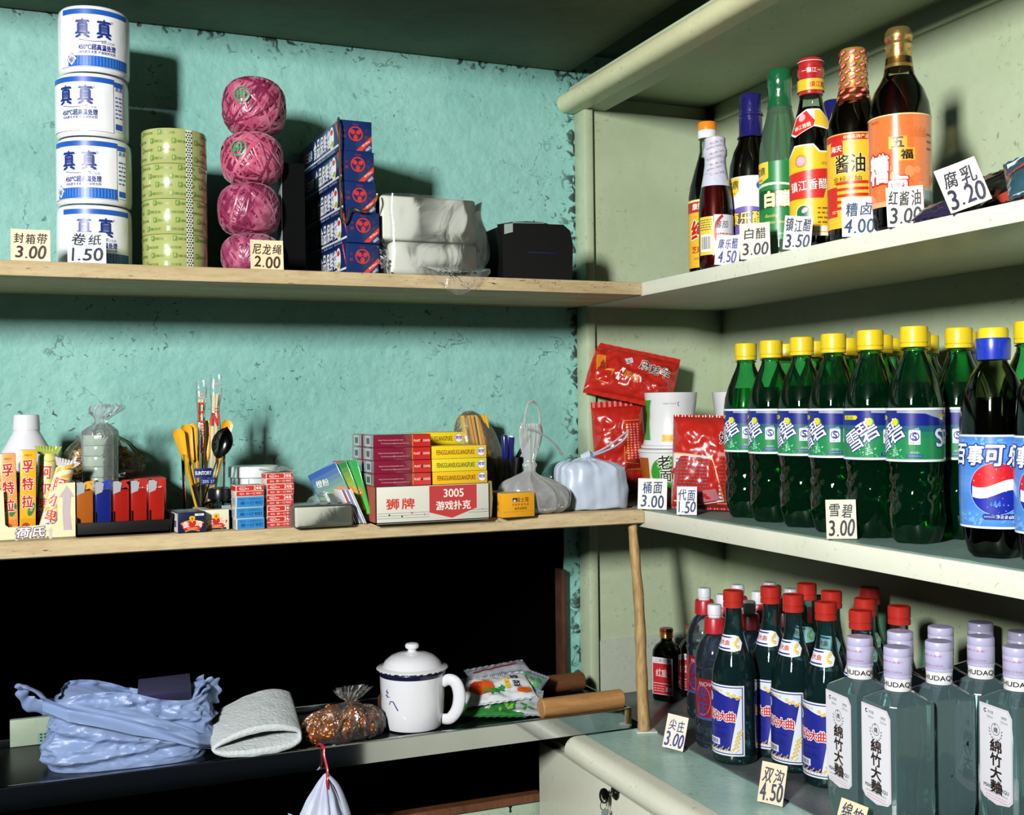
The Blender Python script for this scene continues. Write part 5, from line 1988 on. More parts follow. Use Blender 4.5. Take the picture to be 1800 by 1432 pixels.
# staple boxes
def staple_box(x, y, z, rz, kind, label):
    w_, d_, h_ = .0375, .030, .0147
    m = MB()
    body = mat('ded9cc', rough=.45)
    m.box((0, d_ / 2, h_ / 2), (w_, d_, h_), body, bev=.0005)
    D = Dec(m, flat((0, 0, h_ / 2), (1, 0, 0), (0, 0, 1)))
    e = (w_ / 2 - .0006, h_ / 2 - .0006)
    if kind == 'red':
        D.put(rect(-e[0], -e[1], e[0], -.0006), 'c62a20', 0).put(rect(-e[0], .0002, e[0], e[1]), 'cc3024', 0)
        D.put(rect(-e[0], -.0007, e[0], .0001), 'e8d8d0', 1)
        D.put(text('24/6', w_ * .28, .0036, .0046, .0105, bold=.03), 'f4eae4', 1)
        D.put(ring(-.010, .0034, .0038, .0045, 18, sy=.5), 'f0e4dc', 1).put(text('aLaa', -.007, .0034, .0026, .012), 'f0e4dc', 1)
        D.put(text('SDI  统一订书钉', .001, -.0037, .0030, .030, bold=.01), 'f0e0d8', 1)
    else:
        D.put(rect(-e[0], -e[1], e[0], e[1]), '2f84c4', 0)
        D.put(text('S2I1  100BOX', .0, .0036, .0024, .030), '1a4a86', 1)
        D.put(text('统一订书钉', .002, -.0016, .0046, .030, bold=.02), '122a5e', 1)
    D = Dec(m, flat((-w_ / 2, d_ / 2, h_ / 2), (0, -1, 0), (0, 0, 1)))
    if kind == 'red':
        D.put(rect(-d_ / 2 + .001, .000, d_ / 2 - .001, h_ / 2 - .001), 'c62a20', 0)
    else:
        D.put(rect(-.010, -.006, .010, .006), 'b8bcb8', 0).put(text('订', 0, 0, .008), '5a6a78', 1)
    D = Dec(m, flat((0, d_ / 2, h_), (1, 0, 0), (0, 1, 0)))
    D.put(rect(-w_ / 2 + .001, -d_ / 2 + .001, w_ / 2 - .001, .004), 'c62a20' if kind == 'red' else '2f84c4', 0)
    o = m.build('staple_box', loc=(x, y, z), rz=rz)
    tag(o, label, 'staples', 'boxes of staples')


q = mid(440, 930.5)
for i, (k, lb) in enumerate((('blue', 'blue staple box at the bottom of its stack'), ('blue', 'blue staple box between two other blue ones'), ('blue', 'blue staple box directly under the red one'), ('red', 'red staple box on top of the three blue ones'))):
    staple_box(q.x + (.0006, -.0004, .0003, .0)[i], q.y, ZM + .0005 + i * .0149, .07, k, lb)
q = mid(493, 926.5)
for i, lb in enumerate(('red staple box at the bottom of the all-red stack', 'red staple box second from the bottom of the all-red stack', 'red staple box in the middle of the all-red stack', 'red staple box second from the top of the all-red stack', 'red staple box on top of the all-red stack')):
    staple_box(q.x + (.0, .0005, -.0003, .0006, -.0002)[i], q.y, ZM + .0005 + i * .0149, .04, 'red', lb)
m = MB()
m.grid(16, 8, lambda u, v: V(((u - .5) * .046, v * .026, .001 + .0055 * abs(math.sin(u * 7 + v * 3)) * (0.3 + v))), film('e8f0ee', haze=.12, edge=.4, rough=.1, bump=.4, bscale=50))
tag(m.build('cellophane_scrap', loc=(q.x, q.y + .002, ZM + .0005 + 5 * .0149), rz=.04), 'crumpled scrap of clear cellophane on the tall red staple stack', 'wrapper')

# grey wrapped slab
q = mid(570, 926.5)
root = thing('wrapped_slab', 'flat grey slab in clear wrapping beside the red staple boxes', 'packet', (q.x, q.y, ZM + .0005), .02)
m = MB()
m.box((0, .030, .0142), (.080, .058, .028), mat('c6c9b6', rough=.55, var=.08, bump=.1), bev=.003)
m.build('slab', root)
m = MB()
m.box((.0, .029, .0152), (.0835, .062, .0305), film('e6ece8', haze=.05, edge=.10, rough=.15, bump=.08, bscale=20), bev=.004, seg=3)
m.grid(14, 10, lambda u, v: V((-.01 + .05 * u, .01 + .05 * v, .0305 + .016 * math.sin(u * PI) * v + .002 * math.sin(u * 20))), film('e6ece8', haze=.08, edge=.3, rough=.12, bump=.3, bscale=30))
m.build('clear_wrapper', root)

# leaning printed packets
PK = [('1f4f9a', '9cc43a', 'blue and green printed packet leaning outermost on the fan of packets'), ('1c7a3c', 'c8cc2c', 'green and yellow printed packet in the middle of the fan'), ('2a9a48', '58b03a', 'green printed packet innermost of the fan, beside the playing card carton')]
for k, (c1, c2, lb) in enumerate(PK):
    px = (618, 636, 650)[k]
    q = mid(px + 6, (920, 921, 922)[k])
    hh, ww = (.074, .076, .080)[k], .046
    m = MB()
    m.box((0, .0, hh / 2), (.0022, ww, hh), mat(c1, rough=.28, coat=.4), bev=.0006)
    D = Dec(m, flat((-.0011, 0, hh / 2), (0, -1, 0), (0, 0, 1)))
    n = 10
    for i in range(n):
        f = i / (n - 1)
        a_, b_ = lin(c1), lin(c2)
        D.put(rect(-ww / 2 + .001, -hh / 2 + .001 + i * (hh - .002) / n, ww / 2 - .001, -hh / 2 + .001 + (i + 1) * (hh - .002) / n), mat(tuple(b_[j] + (a_[j] - b_[j]) * f for j in range(3)), rough=.28, coat=.4), 0)
    D.put(ell(.010, -.006, .009, n=16), 'd86a2c', 1).put(text('维C', .010, -.006, .008, .011, .3, .04), 'f0ead0', 2)
    D.put(text('橙粉', -.008, .018, .010, .019, -.2), 'e8ecd0', 2)
    D = Dec(m, flat((0, -ww / 2, hh / 2), (1, 0, 0), (0, 0, 1)))
    ro = (-.46, -.40, -.28)[k]
    o = m.build('drink_packet', loc=(q.x - .012, q.y + .012 + .013 * k, ZM + .0008 + ww / 2 * abs(math.sin(ro))))
    o.rotation_euler = (Matrix.Rotation(1.02 - .1 * k, 3, 'Z') @ Matrix.Rotation(ro, 3, 'X')).to_euler()
    tag(o, lb, 'packet', 'fanned drink packets')
for k in range(6):
    q = mid(624 + k * 3.6, 921.5)
    m = MB()
    m.box((0, .0, .026), (.0016, .030, .052), mat(('dfe2e6', 'b04a50', 'e4e4ea', '6f86b8', 'ece8e4', 'c8d0dc')[k], rough=.4), bev=.0004)
    o = m.build('card_sleeve', loc=(q.x, q.y + .016, ZM + .0014))
    o.rotation_euler = (Matrix.Rotation(.12, 3, 'Z') @ Matrix.Rotation(-.42, 3, 'Y')).to_euler()
    tag(o, ('white', 'red', 'off-white', 'blue', 'cream', 'pale grey')[k] + ' edged card sleeve in the small striped bundle before the fanned packets', 'card', 'striped bundle of card sleeves')
q = W(600, 830, Y=1.66)
m = MB()
m.box((0, .03, .0405), (.030, .06, .081), mat('cf4f24', rough=.4), bev=.001)
tag(m.build('orange_carton', loc=(q.x + .018, 1.668, ZM + .0005)), 'orange carton behind the fanned packets', 'box')

# printed carton of playing cards and the card boxes on it
a, b = mid(660, 922.5), mid(866, 913)
CW = b.x - a.x
ch = .0515
root = thing('playing_card_carton', 'open white and red carton printed 3005 under the stacked card boxes', 'carton', (a.x, a.y, ZM + .0005), 0)
CBM = mat('cfcfc0', rough=.5, var=.05)
m = MB()
dd = .128
m.box((CW / 2, .001, ch / 2), (CW, .002, ch), CBM, bev=.0004)
D = Dec(m, flat((CW / 2, 0, ch / 2), (1, 0, 0), (0, 0, 1)))
wr, rd = 'd4d4c6', 'b8383a'
D.put(poly((-.0065, ch / 2 - .0008), (.0650, ch / 2 - .0008), (.0650, -.0085), (.0270, -.0215), (-.0065, -.0125)), rd, 0)
D.put(text('狮', -.0605, .0015, .0145, .0185, bold=.035), 'cc3c34', 0).put(text('牌', -.0380, .0015, .0145, .0185, bold=.035), 'cc3c34', 0)
D.put(text('3005', .0300, .0140, .0115, .030, bold=.03), 'e4e2d6', 1)
D.put(text('游戏扑克', .0295, -.0035, .0125, .052, bold=.03), 'e4e2d6', 1)
D.put(many(*[rect(-CW / 2 + .003, z_, -.0065 + 0 * z_, z_ + .0004) for z_ in (-.0115, -.0150, -.0185)] + [rect(.052, z_, CW / 2 - .003, z_ + .0004) for z_ in (-.0115, -.0150)]), '4a5a60', 0)
for ch_, x, z_, c in (('♠', -.0655, -.0135, '16181c'), ('♣', -.0470, -.0160, '16181c'), ('♥', -.0325, -.0120, 'cc3c34'), ('♦', -.0140, -.0148, 'cc3c34'), ('♦', .074, -.0110, 'cc7c6c')):
    D.put(text(ch_, x, z_, .0028), c, 1)
m.build('front_panel', root)
m = MB()
m.box((.001, dd / 2, ch / 2), (.002, dd, ch), mat('b55a4a', rough=.5))
m.box((CW - .001, dd / 2, ch / 2), (.002, dd, ch), mat('8a7c50', rough=.7, bump=.3))
m.box((CW / 2, dd - .001, ch / 2), (CW, .002, ch), CBM)
m.box((CW / 2, dd / 2, .001), (CW, dd, .002), CBM)
m.prism([(CW + .0005, .002), (CW + .0025, .004), (CW + .0045, .030), (CW + .0030, .0545), (CW + .0005, .0535)], .03, mat('8a7c50', rough=.7, bump=.3))
m.build('tray', root)
MAR, MAR2 = mat('7c1c34', rough=.14, coat=.9), '8a2440'
bw, bd, bh = .0838, .056, .0180
zt = ZM + .0005 + ch + .0004


def card_box(x, y, z, label, rz=0.0):
    m = MB()
    m.box((bw / 2, bd / 2, bh / 2), (bw, bd, bh), MAR, bev=.0009)
    D = Dec(m, flat((bw / 2, 0, bh / 2), (1, 0, 0), (0, 0, 1)))
    D.put(rect(bw / 2 - .0270, -bh / 2 + .0007, bw / 2 - .0007, bh / 2 - .0007), mat('c4241e', rough=.14, coat=.9), 0)
    D.put(rect(bw / 2 - .0278, -bh / 2 + .0007, bw / 2 - .0268, bh / 2 - .0007), 'e0902c', 1)
    D.put(text('PLAST', bw / 2 - .0205, .0, .0030, .0095, bold=.02), 'f0e0d4', 1).put(text('COATED', bw / 2 - .0070, .0, .0030, .0105, bold=.02), 'f0e0d4', 1)
    D.put(text('♣', bw / 2 - .0135, .0, .004), '5a1010', 1)
    D.put(text('http://www.yaoyupoker.com', -.0170, .0012, .0024, .036), 'd8b0b4', 1).put(text('E-mail:yaoyu@yaoyupoker.cn', -.0110, -.0034, .0024, .040), 'd8b0b4', 1)
    D = Dec(m, flat((0, bd / 2, bh / 2), (0, -1, 0), (0, 0, 1)))
    D.put(rect(-bd / 2 + .0008, -bh / 2 + .0008, bd / 2 - .0008, bh / 2 - .0008), mat('8f7d88', rough=.14, coat=.9), 0)
    D.put(rect(-.013, -.0068, .013, .0068), 'c8d0cc', 1)
    barcode(D, 0, 0, .019, .0105, 2, '9aaaa8')
    D = Dec(m, flat((bw / 2, bd / 2, bh), (1, 0, 0), (0, 1, 0)))
    D.put(rect(-bw / 2 + .001, -bd / 2 + .001, bw / 2 - .001, bd / 2 - .001), mat('9a9a94', rough=.14, coat=.9), 0)
    tag(m.build('maroon_card_box', loc=(x, y, z), rz=rz), label, 'playing cards', 'maroon playing card boxes')


for i, nm in enumerate(('bottom', 'second', 'third', 'top')):
    x = a.x - .0005 + (.0, .0004, -.0002, .0)[i]
    card_box(x, a.y + .003, zt + i * .0182, 'maroon card box, %s of the front stack, with long red-ended side showing' % (nm + ' layer'), 0)
    card_box(x - .0015, a.y + .061, zt + i * .0182, 'maroon card box, %s layer of the rear stack, only its barcode end showing' % nm, 0)


def yellow_box(x, y, z, label, rz, c='e8c81c'):
    w_, d_, h_ = .0830, .056, .0180
    m = MB()
    m.box((w_ / 2, d_ / 2, h_ / 2), (w_, d_, h_), mat(c, rough=.35), bev=.0007)
    D = Dec(m, flat((w_ / 2, 0, h_ / 2), (1, 0, 0), (0, 0, 1)))
    D.put(text('FENGGUANSUGUANGPUKE', -.0060, 0, .0068, .058, bold=.01), '6a3410', 0)
    D.put(ell(.0330, .0003, .0066, n=22), '7a68a8', 0).put(ell(.0330, .0003, .0060, n=22), 'e8e0e8', 1).put(text('宾馆', .0330, .0010, .0050, bold=.03), '3a2c7a', 2)
    D.put(many(*[line((-.03 + i * .006, h_ / 2 - .002), (-.027 + i * .006, h_ / 2 - .0035), .0004) for i in range(9)]), 'c89a10', 0)
    tag(m.build('yellow_card_box', loc=(x, y, z), rz=rz), label, 'playing cards', 'yellow playing card boxes')


xb = a.x + bw + .002
yellow_box(xb + .0004, a.y + .004, zt, 'yellow card box at the bottom of the front yellow stack', 0, 'e6b41a')
yellow_box(xb - .0006, a.y + .003, zt + .0183, 'yellow card box in the middle of the front yellow stack', .01, 'dccf2a')
yellow_box(xb - .0008, a.y + .0035, zt + .0366, 'yellow card box on top of the front yellow stack', 0, 'e8c41c')
for i, lb in enumerate(('bottom', 'second', 'third', 'top')):
    yellow_box(xb - .0125 - (.0012 if i == 2 else 0), a.y + .0655, zt + .0183 * i, 'yellow card box, %s layer of the rear yellow stack' % lb, 0, ('e2bc1a', 'e6c41c', 'e2bc1a', 'e8ca1c')[i])

# orange carton
q = mid(912, 909)
m = MB()
w_, d_, h_ = .0535, .062, .0355
OM = mat('e2a01c', rough=.4)
m.box((0, d_ / 2, h_ / 2), (w_ * 1.0, d_, h_), OM, bev=.0008)
D = Dec(m, flat((0, 0, h_ / 2), (1, 0, 0), (0, 0, 1)))
D.put(text('殷士笼', .0065, .0075, .0070, .021), '2a1a0c', 0)
D.put(poly((-.0100, .0045), (-.0035, .0045), (-.0035, .0105), (-.0100, .0105)), '1c2a6a', 0).put(poly((-.0095, .005), (-.0040, .005), (-.0068, .0088)), 'e8e0c8', 1)
D.put(text('天 然 护 发 乌 发', .003, .0005, .0036, .028), '4a2c0c', 0).put(text('滋养润黑型', .003, -.0052, .0040, .021), '4a2c0c', 0)
D.put(rect(-w_ / 2 + .001, -.0098, w_ / 2 - .001, -.0094), 'b07a10', 0)
D = Dec(m, flat((-w_ / 2, d_ / 2, h_ / 2), (0, -1, 0), (0, 0, 1)))
D.put(text('洗发', .014, .002, .007), '7a4a10', 0).put(text('护发', .014, -.006, .006), '7a4a10', 0)
D = Dec(m, flat((0, d_ / 2, h_), (1, 0, 0), (0, 1, 0)))
D.put(rect(-w_ / 2 + .001, -d_ / 2 + .002, w_ / 2 - .001, d_ / 2 - .001), 'b8b49c', 0)
tag(m.build('hair_dye_box', loc=(q.x, q.y, ZM + .0005), rz=.10), 'orange carton with dark print beside the playing card carton', 'box')

# cup of pens and the bag of yellow sticks behind
p = V((W(886, 860, Y=1.668).x, 1.668, ZM + .0005))
root = thing('pen_cup', 'smoky clear plastic cup holding blue pens', 'cup', tuple(p))
lathe_part(root, 'cup_wall', [(0, .001), (.026, .0005), (.028, .003), (.0325, .080), (.0330, .081), (.0318, .0812), (.0268, .005), (0, .004)], shell('d6d2c6', '98928a', ior=1.5, glow_veil=.06, glow_veil_col='4a463e'), 40)
m = MB()
m.lathe([(0, .0042), (.0262, .0045), (.0276, .022), (0, .023)], mat('1c130e', rough=.7), 32)
m.build('dark_filling', root)
PEN = mat('141c66', rough=.25, coat=.5)
for k, (b0, t0, r_, lb, cap) in enumerate((((.000, -.010, .042), (-.004, -.014, .118), .0052, 'blue pen with rounded cap standing in the cup', True), ((.006, -.006, .042), (.0095, -.012, .115), .0048, 'blue pen with white end standing in the cup', False), ((.002, .006, .042), (.052, .014, .116), .0032, 'dark pen leaning out of the cup towards the knotted bag', False))):
    A, B = V(p) + V(b0), V(p) + V(t0)
    root = thing('pen', lb, 'pen', tuple(A), group='pens in the smoky cup', rot=(B - A).to_track_quat('Z', 'Y').to_euler())
    L = (B - A).length
    lathe_part(root, 'barrel', [(.0008, 0), (r_ * .6, .008), (r_ * .75, .02), (r_ * .8, L * .55)], PEN if k < 2 else mat('16203c', rough=.3), 16)
    lathe_part(root, 'pen_cap', [(r_ * .95, L * .5), (r_, L * .52), (r_, L - .004), (r_ * .75, L - .001), (0, L)] if cap else [(r_ * .9, L * .5), (r_, L * .52), (r_, L - .0015), (0, L - .001)], PEN if k < 2 else mat('16203c', rough=.3), 16)
    if k == 1:
        lathe_part(root, 'end_plug', [(r_ * .85, L - .0015), (r_ * .85, L + .001), (0, L + .0012)], mat('d8dce4', rough=.4), 16)
p = V((W(850, 860, Y=1.700).x, 1.724, ZM + .0005))
root = thing('stick_bag', 'clear bag of flat yellow ice-lolly sticks behind the card boxes', 'bag', tuple(p))
rnd = random.Random(12)
for k in range(9):
    m = MB()
    x0 = -.020 + k * .0042
    m.box((0, 0, .078), (.0040, .012, .140), mat(('e0b028', 'e8bc30', 'd8901c', 'e0ac28')[k % 4], rough=.5), bev=.0009)
    o = m.build('flat_stick', root, loc=(x0 + .020, rnd.uniform(-.008, .008), .003), rot=(0, -.17 - .02 * (8 - k) / 8, rnd.uniform(-.2, .2)))
m = MB()
vs, fs = sack(smooth_rings([(.001, .040, .028, .004, 0, .3), (.03, .044, .030, .004, 0, .4), (.07, .043, .029, .002, 0, .4), (.11, .038, .025, -.004, 0, .5), (.140, .026, .016, -.010, 0, .7), (.154, .009, .006, -.014, 0, 1), (.155, .001, .001, -.014, 0, 1)], 30), 56, .05, 7, 5, .0018, 45)
m.add(vs, fs, film('dfe4d4', haze=.12, edge=.32, rough=.1, bump=.3, bscale=22), True)
m.build('clear_bag', root)

# tied clear bag with long loops
p = mid(962, 905)
root = thing('knotted_bag', 'knotted clear plastic bag with tall loop handles before the pen cup', 'bag', (p.x - .007, p.y + .037, ZM + .0005))
CLR = film('f4f6f4', haze=.40, edge=.45, rough=.1, bump=.35, bscale=26)
m = MB()
vs, fs = sack(smooth_rings([(.0005, .030, .022, .012, 0, .5), (.008, .048, .033, .010, 0, .6), (.030, .056, .038, .004, 0, .7), (.046, .044, .032, -.004, 0, 1.0), (.056, .022, .018, -.006, 0, 1.3), (.062, .010, .009, -.005, 0, 1.2), (.067, .0085, .008, -.004, 0, .8), (.073, .011, .010, -.004, 0, .8), (.078, .0085, .008, -.004, 0, 1.0), (.084, .0095, .008, -.004, 0, 1.2), (.100, .0150, .008, -.004, 0, 1.4), (.122, .0175, .007, -.002, 0, 1.5), (.136, .0150, .005, -.002, 0, 1.4)], 60), 72, .10, 13, 2, .0016, 70)
m.add(vs, fs, CLR, True)
m.build('bag', root)
for s_, pts in ((-1, [(-.014, 0, .128), (-.011, 0, .150), (-.006, 0, .1660), (.000, -.001, .1700)]), (1, [(.012, 0, .128), (.0125, 0, .148), (.008, 0, .1640), (.000, -.001, .1700)]), (2, [(-.010, -.006, .128), (.004, -.012, .124), (.022, -.014, .112), (.038, -.012, .098), (.046, -.006, .088)])):
    m = MB()
    m.tube(curve_pts(pts, 14), [.0046 - .0016 * math.sin(i / 14 * PI) for i in range(15)], CLR, seg=10, flat=.45)
    m.build('loop_handle', root)
m = MB()
m.box((.010, .0, .020), (.055, .030, .026), mat('9aa39a', rough=.5, var=.3), bev=.008, seg=3)
m.box((-.012, -.002, .030), (.030, .020, .012), mat('8a2434', rough=.4), bev=.003)
m.build('packed_goods', root)

# bluish bag round a block
p = mid(1040, 898)
root = thing('blue_white_bag', 'bluish white plastic bag tied round a square block, handle flung to one side', 'bag', (p.x + .013, p.y + .002, ZM + .0005), -.12)
BW = mat('b4c1d0', rough=.35, sub=.15)
m = MB()
vs, fs = sack(smooth_rings([(.0005, .050, .032, .002, .038, .2), (.004, .0545, .036, .002, .038, .3), (.030, .0555, .037, .002, .038, .35), (.056, .0535, .036, .000, .038, .5), (.066, .050, .034, -.002, .038, .6), (.073, .038, .026, -.006, .036, 1.1), (.078, .020, .015, -.008, .034, 1.6), (.083, .0075, .0075, -.008, .032, 1.2), (.086, .003, .003, -.008, .032, .5)], 60), 96, .07, 15, 6, .0024, 48, sq=3.6)
m.add(vs, fs, BW, True)
m.build('bag', root)
m = MB()
for off in (0.0, .006):
    m.tube(curve_pts([(-.007, .030, .084), (.012, .028 - off, .090 - off * .5), (.034, .028, .102 + off * .4), (.052, .028, .115), (.062, .030, .121 - off)] if off == 0 else [(-.005, .028, .082), (.016, .026, .088), (.040, .026, .098), (.056, .028, .110), (.062, .030, .121)], 18), [.0052 - .0024 * i / 18 for i in range(19)], BW, seg=8, flat=.4)
m.build('handle', root)
m = MB()
m.tube([(-.016, .030, .081), (-.007, .024, .0855), (.002, .030, .081)], [.005, .0075, .005], BW, seg=10)
m.build('knot', root)
GB = film('9cc0b4', haze=.45, edge=.3, rough=.15, bump=.3, tint='6f9a90')
m = MB()
vs, fs = blob([((0, 0, .036), (.036, .024, .034), (0, 0, 0)), ((.03, .0, .045), (.05, .022, .026), (0, .1, 0))], .004, 4, .002, 40, True, 8, floor=.0005)
m.add(vs, fs, mat('2e5650', rough=.25, coat=.6, var=.5, vscale=30), True)
q = W(984, 880, Y=1.70)
tag(m.build('green_print_bag', loc=(q.x, 1.695, ZM + .0005)), 'dark bag with green print behind the bluish white bag', 'bag')

# ------------------------------------------------------------------ middle cream shelf: green sodas
PETG = shell('86e2ac', '1f7a44', ior=1.5, glow_veil=.022, glow_veil_col='1f9a5c')  # faint green veil gives the wall a painted body glow
SODA = liquid('8fe4b0')
SP = [(.0105, .0045), (.018, .0030), (.0240, .0004), (.0275, .004), (.0312, .016), (.0326, .026), (.0318, .040), (.0302, .054), (.0298, .066), (.0302, .080), (.0314, .0895), (.0322, .0925), (.0322, .1555), (.0318, .160), (.0302, .170), (.0262, .184), (.0205, .199), (.0160, .209), (.0133, .216), (.0128, .2205), (.0150, .2212), (.0150, .2224), (.0125, .2230), (.0125, .230)]


def petal(a, z):
    if z < .036:
        t = (1 - z / .036)
        return 1 - .17 * t * (0.5 - 0.5 * math.cos(5 * a)) ** 1.5
    if .038 < z < .088:
        t = math.sin((z - .038) / .050 * PI)
        return 1 + .034 * t * math.sin(12 * a) * math.sin((z - .038) / .0105 * PI)
    return 1.0


def soda_profile(fine):
    f = prof_r([q for q in SP if q[1] > .0003][2:])
    zs = sorted({z for r, z in SP[3:]} | {.038 + .0025 * i for i in range(20)})
    return SP[:3] + [(f(z), z) for z in zs]


def make_soda(loc, label):
    root = thing('soda_bottle', label, 'bottle', loc, 0, 'green soda bottles')
    sp = soda_profile(True)
    lathe_part(root, 'bottle_wall', sp, PETG, 60, rm=petal, top=False)
    fl = .1840
    ins = [(0, .0058), (.010, .0056), (.018, .0044), (.0235, .0022)] + [(r - .0011, z) for r, z in sp[3:] if .003 < z < fl - .001] + [(prof_r(sp[3:])(fl) - .0011, fl), (0, fl)]
    lathe_part(root, 'soda', ins, SODA, 60, rm=petal)
    YC = mat('dcc01c', rough=.35, bump=.1, bscale=200)
    lathe_part(root, 'cap', [(.0148, .2240), (.0153, .2245), (.0153, .2280), (.0149, .2288), (.0156, .2296), (.0156, .2455), (.0147, .2478), (.010, .2484), (0, .2486)], YC, 72, rm=lambda a, z: 1 + (.014 * math.sin(30 * a) if z < .2285 else .006 * math.sin(40 * a) if z < .2455 else 0))
    m = MB()
    r = .0325
    D = Dec(m, cyl(r), du=.004, base=.0001, step=.00008)
    c = PI * r - .0005
    z0, z1 = .0936, .1545
    n = 9
    G, N = lin('1f7f4c'), lin('14207a')
    for i in range(n):
        f = i / (n - 1)
        f = max(0, min(1, (f - .45) / .3))
        D.put(rect(-c, z0 + (z1 - z0) * i / n, c, z0 + (z1 - z0) * (i + 1) / n), mat(tuple(G[j] + (N[j] - G[j]) * f for j in range(3)), rough=.3, coat=.3), 0)
    D.put(rect(-c, z0, c, z0 + .0026), 'dfe8ee', 1).put(rect(-c, z1 - .0026, c, z1), 'e6ecf2', 1)
    D.put(poly((-.020, z1 - .0030), (.036, z1 - .0030), (.036, z1 - .0105), (.031, z1 - .0125), (.020, z1 - .0095), (.012, z1 - .0065), (-.020, z1 - .0055)), '8f9aa6', 1)
    D.put(ell(.034, z1 - .0115, .0035, .0028, 12), 'c8d0d8', 2)
    # slanted brand characters with lemon
    for dx, sc, k in ((-.033, 1.0, 0),):
        D.outlined('雪', dx - .0085, z0 + .0225, .0235, 'e9edf4', '16206e', 2, .0205, .55, .010, .045)
        D.outlined('碧', dx + .0085, z0 + .0350, .0255, 'e9edf4', '16206e', 2, .0225, .55, .010, .045)
        D.put(ell(dx + .0118, z0 + .0445, .0042, .0048, 14), '2f9a3c', 4).put(ell(dx + .0105, z0 + .0450, .0038, .0044, 14), 'f0c81c', 5)
    D.put(text('清爽柠檬味', .0, z0 + .036, .0030, .0105, .3), 'b8d0ee', 2)
    rnd = random.Random(3)
    bub = []
    for i in range(70):
        a_, q = rnd.uniform(0, 6.28), abs(rnd.gauss(0, .0065))
        bub.append(ell(-.0235 + q * math.cos(a_) * .9, z0 + .0125 + q * math.sin(a_), rnd.uniform(.0004, .0008), None, 6))
    D.put(many(*[b for b in bub if min(y for x, y in b[0]) > z0 + .003]), '9fe0c0', 1)
    # quality mark
    D.put(rect(-.0062, z0 + .0195, .0062, z0 + .0355), 'e6ebf2', 2)
    D.put(ring(0, z0 + .0285, .0040, .0052, 18), '16207a', 3).put(text('S', 0, z0 + .0285, .0072, .0048, bold=.06), '16207a', 3).put(text('质量安全', 0, z0 + .0215, .0020, .010), '16207a', 3)
    D.put(rect(-.009, z0 + .0050, .0085, z0 + .0082), '16207a', 2).put(text('可口饮料有限公司', 0, z0 + .0066, .0018, .015), 'a8c4e8', 3)
    D.put(text('~新包装~', 0, z0 + .0105, .0026), 'a8d8c0', 2)
    # western lettering
    for i, (ch, dx) in enumerate(zip('Sprite', (0, .0115, .0195, .0255, .0310, .0375))):
        D.outlined(ch, .030 + dx, z0 + .0270 + i * .0012, (.0200 if i == 0 else .0160 if ch in 'pt' else .0130), 'dfe6f0', '1a2a80', 2, None, .15, .03, .06)
    for i in range(60):
        a_, q = rnd.uniform(0, 6.28), abs(rnd.gauss(0, .006))
        if z0 + .048 + q * math.sin(a_) < z1 - .004:
            D.put(ell(.040 + q * math.cos(a_) * 1.2, z0 + .046 + q * math.sin(a_), rnd.uniform(.0003, .0006), None, 5), '9fc0f0', 1)
    D.put(poly((-.058, z1 - .0085), (-.038, z1 - .0085), (-.036, z1 - .0105), (-.038, z1 - .0135), (-.058, z1 - .0135)), 'c8c42c', 3).put(text('新口味', -.048, z1 - .0110, .0036), '1f5a2c', 4)
    D.put(rect(.028, z1 - .0105, .050, z1 - .0075), 'c8b42c', 3)
    m.build('label', root)
    return root


FRONT = [(.9316, 1.3690, .0), (.9250, 1.2990, -.08), (.9215, 1.2260, .06), (.9180, 1.1570, .02), (.9200, 1.0910, .62), (.9270, 1.0245, -.02)]
ORD = ('first', 'second', 'third', 'fourth', 'fifth', 'sixth')
base = None
for i, (x, y, off) in enumerate(FRONT):
    lb = 'green soda bottle, %s of the front row counted from the noodle bags' % ORD[i] if i != 4 else 'green soda bottle, fifth of the front row, its slanted white brand turned to view'
    rz = camdir((x, y)) + PI / 2 + off
    if base is None:
        base = make_soda((x, y, ZML), lb)
        base.rotation_euler = (0, 0, rz)
    else:
        copy_thing(base, (x, y, ZML), rz, lb)
for i, (y, off) in enumerate(((1.368, .1), (1.3015, -.2), (1.2335, .3), (1.1665, .1), (1.0995, -.1), (1.0310, -.05), (.928, .2))):
    x = 1.0
    lb = ('green soda bottle in the second row directly behind the %s front-row one' % ORD[i]) if i < 5 else ('green soda bottle set back between the front row and the cola bottles' if i == 5 else 'green soda bottle behind the second cola bottle, at the frame edge')
    copy_thing(base, (x, y, ZML), camdir((x, y)) + PI / 2 + off, lb)
for i, (y, off) in enumerate(((1.366, .1), (1.298, .5), (1.226, -.4), (1.158, .2), (1.092, 0))):
    x = 1.0685
    copy_thing(base, (x, y, ZML), camdir((x, y)) + PI / 2 + off, 'green soda bottle in the third row, against the back wall, %s from the noodle end' % ORD[i])

# colas
PP = [(.0105, .0045), (.018, .003), (.0245, .0004), (.0295, .006), (.0322, .018), (.0328, .028), (.0336, .034), (.0345, .055), (.0345, .105), (.0338, .124), (.0336, .140), (.0322, .160), (.0290, .174), (.0225, .188), (.0165, .197), (.0142, .201), (.0132, .205), (.0132, .214)]
COLA = mat('050304', rough=.06, coat=1.0)


